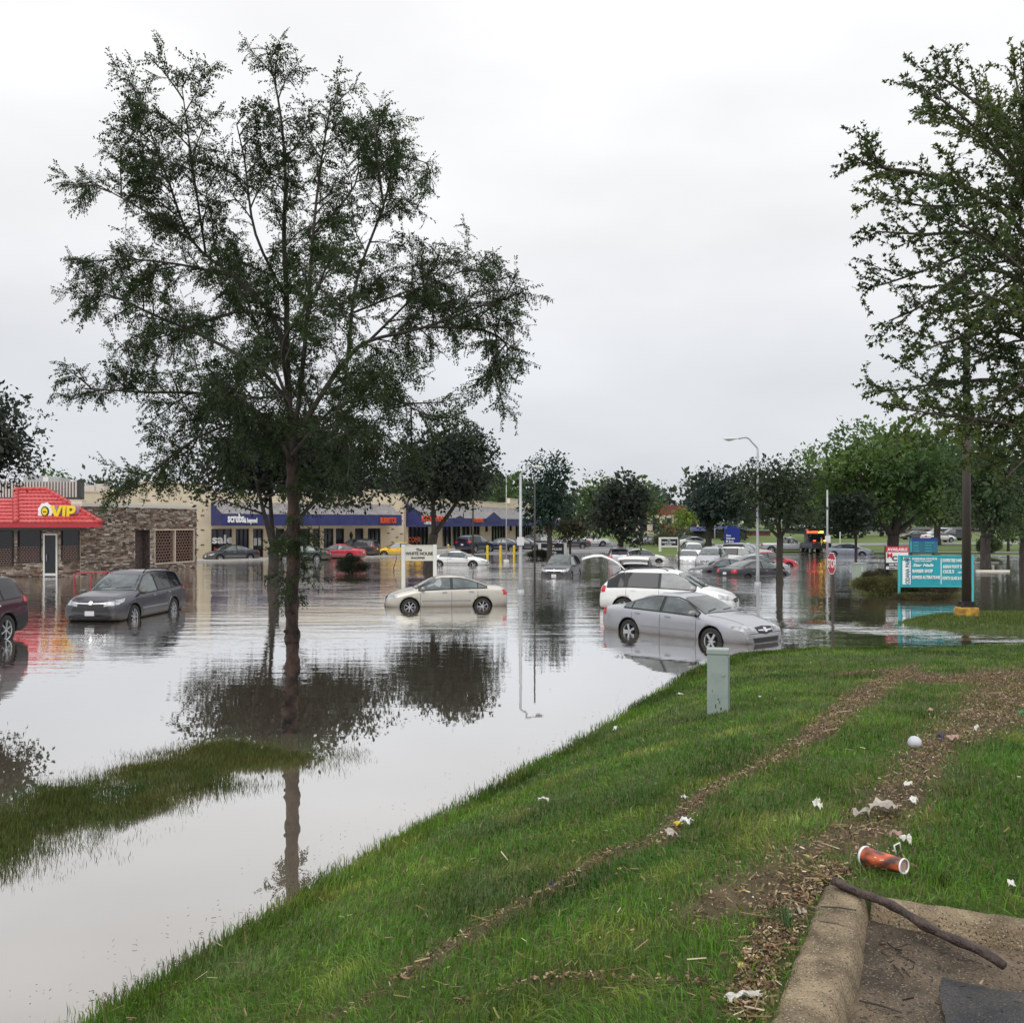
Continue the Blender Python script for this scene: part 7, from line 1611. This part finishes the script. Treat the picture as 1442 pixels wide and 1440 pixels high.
# stop sign, turned well away
x, y, _ = W(1173, 874); st = thing('stop_sign', 'red octagonal stop sign seen nearly edge-on on a dark post in the water', 'sign', (x, y, 0), R(-87))
s = y / F; zc = CAMZ - (793 - HY) * s; r_ = .36
def octa(r, yy): return [(r * math.cos(PI / 8 + k * PI / 4), yy, zc + r * math.sin(PI / 8 + k * PI / 4)) for k in range(8)]
mb = MB(); mb.prism(octa(r_, -.045), (0, .004, 0)); mb.build('border', M['letter_white'], st)
mb = MB(); mb.prism(octa(r_ * .93, -.049), (0, .0035, 0)); mb.build('face', M['stop_red'], st)
mb = MB(); mb.prism(octa(r_, -.041), (0, .004, 0)); mb.build('back', M['galv'], st)
text_obj('lettering', 'STOP', .36, M['letter_white'], st, (0, -.052, zc - .125), (R(90), 0, 0), .001, 'CENTER', .78)
mb = MB(); mb.box(-.035, .035, -.036, .034, -.4, zc + .3); mb.build('post', M['pole_dark'], st)
# utility cabinet and bin
x, y, _ = W(1209.5, 813); ub = thing('utility_box', 'pale green utility cabinet at the water edge left of the weedy shrub', 'utility box', (x, y, 0)); mb = MB(); mb.box(-.29, .29, -.25, .25, -.3, .76); mb.build('cabinet', M['utility'], ub)
mb = MB(); mb.box(-.32, .32, -.28, .28, .76, .82); mb.build('lid', M['utility'], ub); mb = MB(); mb.box(.05, .11, -.262, -.251, .35, .62); mb.build('label', M['plate'], ub)
x, y, _ = W(1184.5, 778); tb = thing('rubbish_bin', 'dark wheeled bin floating beside the pale blue sedan', 'bin', (x, y, -.15)); mb = MB(); mb.prism([(-.25, -.28, 0), (.25, -.28, 0), (.32, -.34, .78), (-.32, -.34, .78)], (0, .6, 0)); mb.build('tub', PNT['black'], tb); mb = MB(); mb.box(-.34, .34, -.38, .32, .785, .85); mb.build('lid', PNT['navy'], tb)
# low concrete kerbs breaking the water by the slim pole
ks = thing('wheel_stop', 'pale concrete wheel stop just breaking the water right of the teal sign', 'wheel stop', W(1398, 804)); mb = MB(); mb.prism([(-1.05, -.1, -.2), (-1.05, .1, -.2), (-1.05, .07, .07), (-1.05, -.07, .07)], (2.1, 0, 0)); mb.build('block', M['coping'], ks)
ks = thing('wheel_stop', 'second pale wheel stop in the dark water farther behind the teal sign', 'wheel stop', W(1390, 792)); mb = MB(); mb.prism([(-.9, -.1, -.2), (-.9, .1, -.2), (-.9, .07, .06), (-.9, -.07, .06)], (1.8, 0, 0)); mb.build('block', M['concrete'], ks)
# crooked stick out in the water
x, y, _ = W(556, 803); sk = MB(); sk.tube([(0, 0, -.3), (-.08, 0, .15), (-.02, 0, .35), (.10, 0, .75), (.08, .02, 1.05)], [.03, .03, .028, .025, .012], 6); o = sk.build('stick', M['bark_dark'], None, smooth=True, loc=(x, y, 0)); tag(o, 'crooked dark stick standing out of the water below the yellow car', 'stick')

# ------------------------------------------------------------ foreground pedestal
x, y, z = G(1011, 1003); pd = thing('utility_pedestal', 'slim grey-green metal utility pedestal standing on the grass bank near the shoreline', 'utility pedestal', (x, y, z - .03), R(-14)); s = y / F
pw2, H = .128, 94 * s
mb = MB(); mb.box(-pw2, pw2, -.09, .09, -.15, H - .07)
pb = mb.build('housing', M['pedestal'], pd); bv = pb.modifiers.new('b', 'BEVEL'); bv.width = .008; bv.segments = 2
mb = MB(); mb.box(-pw2 - .008, pw2 + .008, -.10, .10, H - .07, H); cp = mb.build('cap', principled('pedestal_cap', (0.30, 0.35, 0.33), .5), pd); bv = cp.modifiers.new('b', 'BEVEL'); bv.width = .012; bv.segments = 2
mb = MB(); mb.box(pw2 + .001, pw2 + .012, -.05, .085, .02, H - .10); mb.build('side_rail', M['pedestal'], pd)
for (xx, zz, w_, h_) in ((-.03, .10, .012, .05), (.02, .16, .01, .03), (.0, .20, .015, .02), (.03, .08, .02, .03), (-.07, .30, .008, .02)): mb = MB(); mb.box(xx, xx + w_, -.0925, -.0905, zz, zz + h_); mb.build('scuff', M['rust'], pd)
mb = MB(); mb.tube([(.07, -.094, H * .62), (.07, -.11, H * .62)], .014, 8); mb.build('lock', M['galv'], pd)

# ------------------------------------------------------------ litter on the bank
def crumple(name, label, px, py, w, l, h, mat, rot=0, seed=1, zoff=.02, group=None, cat='litter', n=9):
    x, y, z = G(px, py); g = random.Random(seed); V = []
    for i in range(n):
        for j in range(n):
            a, b = i / (n - 1) - .5, j / (n - 1) - .5
            hh = float(vnoise(a * 4 + seed * 7, b * 4 + seed * 3, 1.0, seed)) * h + float(vnoise(a * 10 + seed, b * 10, 1.0, seed + 5)) * h * .4 - (a * a + b * b) * h * .8
            edge = 1 - .35 * float(vnoise(i + seed, j * .9, 1.5, seed + 9)); V.append((a * w * edge + g.uniform(-.1, .1) * w / n, b * l * edge + g.uniform(-.1, .1) * l / n, hh))
    Fc = [(i * n + j, (i + 1) * n + j, (i + 1) * n + j + 1, i * n + j + 1) for i in range(n - 1) for j in range(n - 1)]
    mb = MB(); mb.add(V, Fc); o = mb.build(name, mat, None, smooth=False, loc=(x, y, z + zoff)); o.rotation_euler = (g.uniform(-.1, .1), g.uniform(-.1, .1), rot)
    md = o.modifiers.new('thick', 'SOLIDIFY'); md.thickness = .003; return tag(o, label, cat, group)
plastic = principled('clear_plastic', (0.62, 0.66, 0.66), .25, noise=((0.75, 0.77, 0.76), 20, 4))
ylw = principled('wrapper_yellow', (0.62, 0.50, 0.05), .5); pink = principled('pinkish_scrap', (0.40, 0.25, 0.22), .7); dk = principled('purple_scrap', (0.05, 0.04, 0.10), .5); cloth = principled('wet_cloth', (0.46, 0.42, 0.37), .85, noise=((0.33, 0.28, 0.23), 14, 5), bump=(40, .4))
LT = [
 (765, 1134, .11, .07, .05, 'paper', 'white crumpled paper scrap on the dark grass nearest the middle shoreline'), (867, 1030, .20, .06, .04, 'pl', 'clear flattened plastic piece caught at the shoreline'),
 (958, 981, .10, .05, .03, 'paper', 'small white scrap left of the pedestal near the shoreline'), (1375, 1033, .09, .05, .05, 'paper', 'white scrap above the right lawn edge of the debris line'),
 (1244, 1150, .20, .12, .06, 'cloth', 'greyish-white wet rag, largest on the debris line'), (1212, 1158, .13, .05, .05, 'cloth', 'small pale rag left of the largest rag'), (1152, 1145, .12, .05, .05, 'paper', 'white torn paper left of the wet rag'),
 (1279, 1113, .06, .05, .03, 'paper', 'tiny white scrap above the wet rag'), (1286, 1137, .08, .05, .03, 'paper', 'white scrap right of the wet rag'), (966, 1166, .10, .05, .04, 'pl', 'pale plastic scrap on the thin debris line'),
 (955, 1170, .06, .04, .03, 'ylw', 'yellow wrapper scrap on the thin debris line'), (945, 1184, .10, .07, .04, 'cloth', 'dirty white scrap below the yellow wrapper'), (1275, 1196, .06, .05, .04, 'paper', 'white scrap just above the paper cup'),
 (1424, 1256, .055, .035, .015, 'paper', 'oval white scrap on the grass near the right edge'), (1262, 1186, .07, .04, .03, 'pink', 'pinkish-brown scrap above the paper cup'), (1340, 1047, .14, .08, .05, 'pink', 'dull pink packaging right of the white ball'),
 (1325, 1047, .06, .04, .05, 'dk', 'dark purple scrap between the ball and pink packaging'), (1130, 1298, .035, .03, .02, 'cloth', 'small pale stone-like scrap beside the kerb joint'), (776, 1256, .05, .03, .03, 'dk', 'dark shard on the thin debris line'),
 (1438, 1010, .06, .05, .04, 'green', 'green scrap at the right edge of the bark patch'), (1310, 1005, .10, .05, .03, 'pink', 'reddish scrap in the bark patch left of the green scrap'), (964, 1130, .05, .03, .02, 'paper', 'tiny white flake left of the thin debris line'), (1070, 985, .03, .03, .02, 'paper', 'tiny white flake right of the pedestal')]
mt = {'paper': M['paper'], 'pl': plastic, 'ylw': ylw, 'cloth': cloth, 'pink': pink, 'dk': dk, 'green': principled('green_scrap', (0.03, 0.22, 0.08), .4)}
for i, (px, py, w_, l_, h_, m_, lab) in enumerate(LT): crumple('litter', lab, px, py, w_, l_, h_, mt[m_], i * 1.3, i + 1, .035)
crumple('paper_strip', 'long torn white paper strip beside the kerb at the bottom of the picture', 1045, 1416, .16, .04, .03, M['paper'], .25, 40, .025, n=11)
# white ball
x, y, z = G(1288, 1056); mb = MB(); mb.lathe([(0.001, -.055), (.03, -.046), (.05, -.023), (.055, 0), (.05, .023), (.03, .046), (.001, .055)], 20); o = mb.build('ball', principled('grey_ball', (0.50, 0.50, 0.56), .5, noise=((0.62, 0.62, 0.66), 12, 4)), None, smooth=True, loc=(x, y, z + .062)); tag(o, 'pale grey ball lying on the bark debris line', 'ball')
# cup
x, y, z = G(1246, 1232); cupm = principled('cup_print', (0.07, 0.035, 0.028), .35, noise=((0.66, 0.13, 0.045), 24, 1, (1, 1, .7)))
cp = thing('paper_cup', 'crushed orange and brown drinks cup lying on the grass above the kerb', 'cup', (x, y, z + .065), R(0)); cp.rotation_euler = (R(86), 0, R(33))
mb = MB(); mb.lathe([(.033, .10), (.036, .06), (.040, -.02), (.045, -.10)], 24); mb.v = [(v[0] * (1 - .10 * math.sin(v[2] * 20)), v[1], v[2]) for v in mb.v]; c_ = mb.build('cup', cupm, cp, smooth=True); md = c_.modifiers.new('t', 'SOLIDIFY'); md.thickness = .0015
mb = MB(); mb.lathe([(.030, .092), (.0305, .104), (.0345, .106), (.036, .098)], 24); mb.build('rim', M['letter_white'], cp, smooth=True)
mb = MB(); mb.lathe([(.001, .094), (.031, .095)], 20); mb.build('cup_base', principled('cup_base', (0.42, 0.30, 0.27), .6), cp)
mb = MB(); mb.lathe([(.0455, -.10), (.049, -.104), (.047, -.115), (.001, -.12)], 24); mb.build('lid', plastic, cp, smooth=True)
mb = MB(); 
for a0 in (2.6, 3.6, 4.6): 
    for k in range(6): a = a0 + k * .07; rr_ = .0405 + .001; zc = -.03 + .045 * math.sin(k * 1.2); mb.add([(rr_ * 1.02 * math.cos(a), rr_ * 1.02 * math.sin(a), zc), (rr_ * 1.02 * math.cos(a + .07), rr_ * 1.02 * math.sin(a + .07), zc + .004), (rr_ * 1.02 * math.cos(a + .07), rr_ * 1.02 * math.sin(a + .07), zc + .014), (rr_ * 1.02 * math.cos(a), rr_ * 1.02 * math.sin(a), zc + .01)], [(0, 1, 2, 3)])
o = mb.build('swirl', M['letter_white'], cp); o['kind'] = 'stuff'
x, y, z = G(1262, 1212); mb = MB(); mb.tube([(0, 0, .03), (-.01, 0, .075), (.02, .01, .085), (.03, .02, .04)], .004, 6); o = mb.build('straw', M['letter_white'], None, smooth=True, loc=(x, y, z)); tag(o, 'bent white drinking straw just behind the cup', 'straw')
# thick wet branch over the kerb corner
a, b = Vector(W(1174, 1240, CURBZ + .03)), Vector(W(1414, 1362, PZ + .07)); mb = MB(); P = [a.lerp(b, t) + Vector((.008 * math.sin(t * 9), .006 * math.cos(t * 7), .018 * math.sin(t * PI) - .008 * math.sin(t * 12))) for t in np.linspace(0, 1, 22)]
br_m = principled('wet_branch', (0.035, 0.022, 0.018), .55, noise=((0.09, 0.06, 0.05), 18, 8), bump=(60, 1.0))
P0 = a.copy(); mb.tube([p - P0 for p in P], [.0185 + .0025 * math.sin(i * 1.7) for i in range(22)], 12, wob=lambda i, j: 1 + .09 * math.sin(i * 1.3 + j * 2.2)); o = mb.build('branch', br_m, None, smooth=True, loc=P0); tag(o, 'thick dark wet branch lying across the kerb corner onto the gutter', 'branch')
# single fallen leaves
lv, lf = maple_template()
for i, (px, py, c, lab) in enumerate(((1075, 1302, (0.36, 0.10, 0.06), 'reddish fallen leaf left of the kerb joint'), (1090, 1344, (0.40, 0.12, 0.06), 'orange-red fallen leaf beside the kerb'), (1065, 1359, (0.45, 0.25, 0.04), 'orange-yellow fallen leaf lower left of the kerb'), (1040, 1368, (0.45, 0.42, 0.06), 'yellow-green fallen leaf left of the orange one'), (1062, 1396, (0.22, 0.07, 0.04), 'dark red fallen leaf above the paper strip'), (1049, 1263, (0.45, 0.42, 0.07), 'yellow leaf in the bark chips above the kerb'), (873, 1229, (0.50, 0.45, 0.04), 'bright yellow leaf on the grass below the thin debris line'), (1135, 1215, (0.36, 0.28, 0.08), 'tan leaf above the kerb end'), (930, 1150, (0.30, 0.16, 0.08), 'brown curled leaf on the grass'))):
    x, y, z = G(px, py); mb = MB(); mb.add([(v[0], v[1], v[2] + .3 * v[1] * v[1]) for v in lv], lf); o = mb.build('fallen_leaf', principled('leaf_%d' % i, c, .6), None, loc=(x, y, z + .035)); o.scale = (.05, .05, .05); o.rotation_euler = (.2 * (i % 3), .15, i * 1.9); tag(o, lab, 'leaf')
# dark twigs lying free in the gutter
for i, (p0, p1, r_) in enumerate((((1235, 1338), (1265, 1342), .0045), ((1258, 1358), (1272, 1375), .004), ((1270, 1362), (1281, 1374), .004), ((1210, 1408), (1270, 1425), .0035), ((1268, 1346), (1288, 1354), .0035), ((1156, 1276), (1206, 1281), .003), ((1320, 1290), (1368, 1325), .0022), ((1205, 1300), (1232, 1325), .0022), ((1090, 1288), (1118, 1290), .004))):
    z_ = PZ + .015 if i not in (5, 8) else CURBZ + .01; a, b = Vector(W(*p0, z_)), Vector(W(*p1, z_)); mb = MB(); mb.tube([Vector((0, 0, 0)), (b - a) * .5 + Vector((0, 0, .004)), b - a], [r_, r_ * 1.1, r_ * .7], 6); o = mb.build('twig', M['bark_dark'], None, loc=a); tag(o, ('dark twig in the gutter, the thickest of the loose ones below the branch', 'left of a pair of crossed dark twigs in the gutter', 'right of a pair of crossed dark twigs in the gutter', 'long dark twig lowest in the gutter near the bottom edge', 'thin twig end right of the thickest gutter twig', 'dark twig lying across the top of the kerb', 'thin straw-like twig right of the thick branch', 'thin twig under the upper end of the thick branch', 'pale-ended twig in the bark chips left of the kerb joint')[i], 'twig', 'loose dark twigs at the kerb corner')
# weed tuft by the kerb corner and one beside the kerb
for (px, py, c, lab) in ((1322, 1245, (0.10, 0.17, 0.03), 'bright green weed rosette in the lawn right of the cup'), (1106, 1310, (0.07, 0.14, 0.05), 'tuft of long grass against the left side of the kerb')):
    x, y, z = G(px, py); n = 60; g = np.random.default_rng(3); V, T, Cc = blades(n, lambda k: (x + g.normal(0, .02, k), y + g.normal(0, .02, k)), lambda a, b: a * 0 + 1, .07, .14, Hn, lambda a, b, k: np.array(c) * (.6 + .8 * g.random((k, 1))), up=.45, wfn=lambda a, b: .006 + 0 * a)
    V = V - np.array((x, y, z)); o = np_mesh('weed', V, T, M['grass'], Cc); o.location = (x, y, z); tag(o, lab, 'weed')
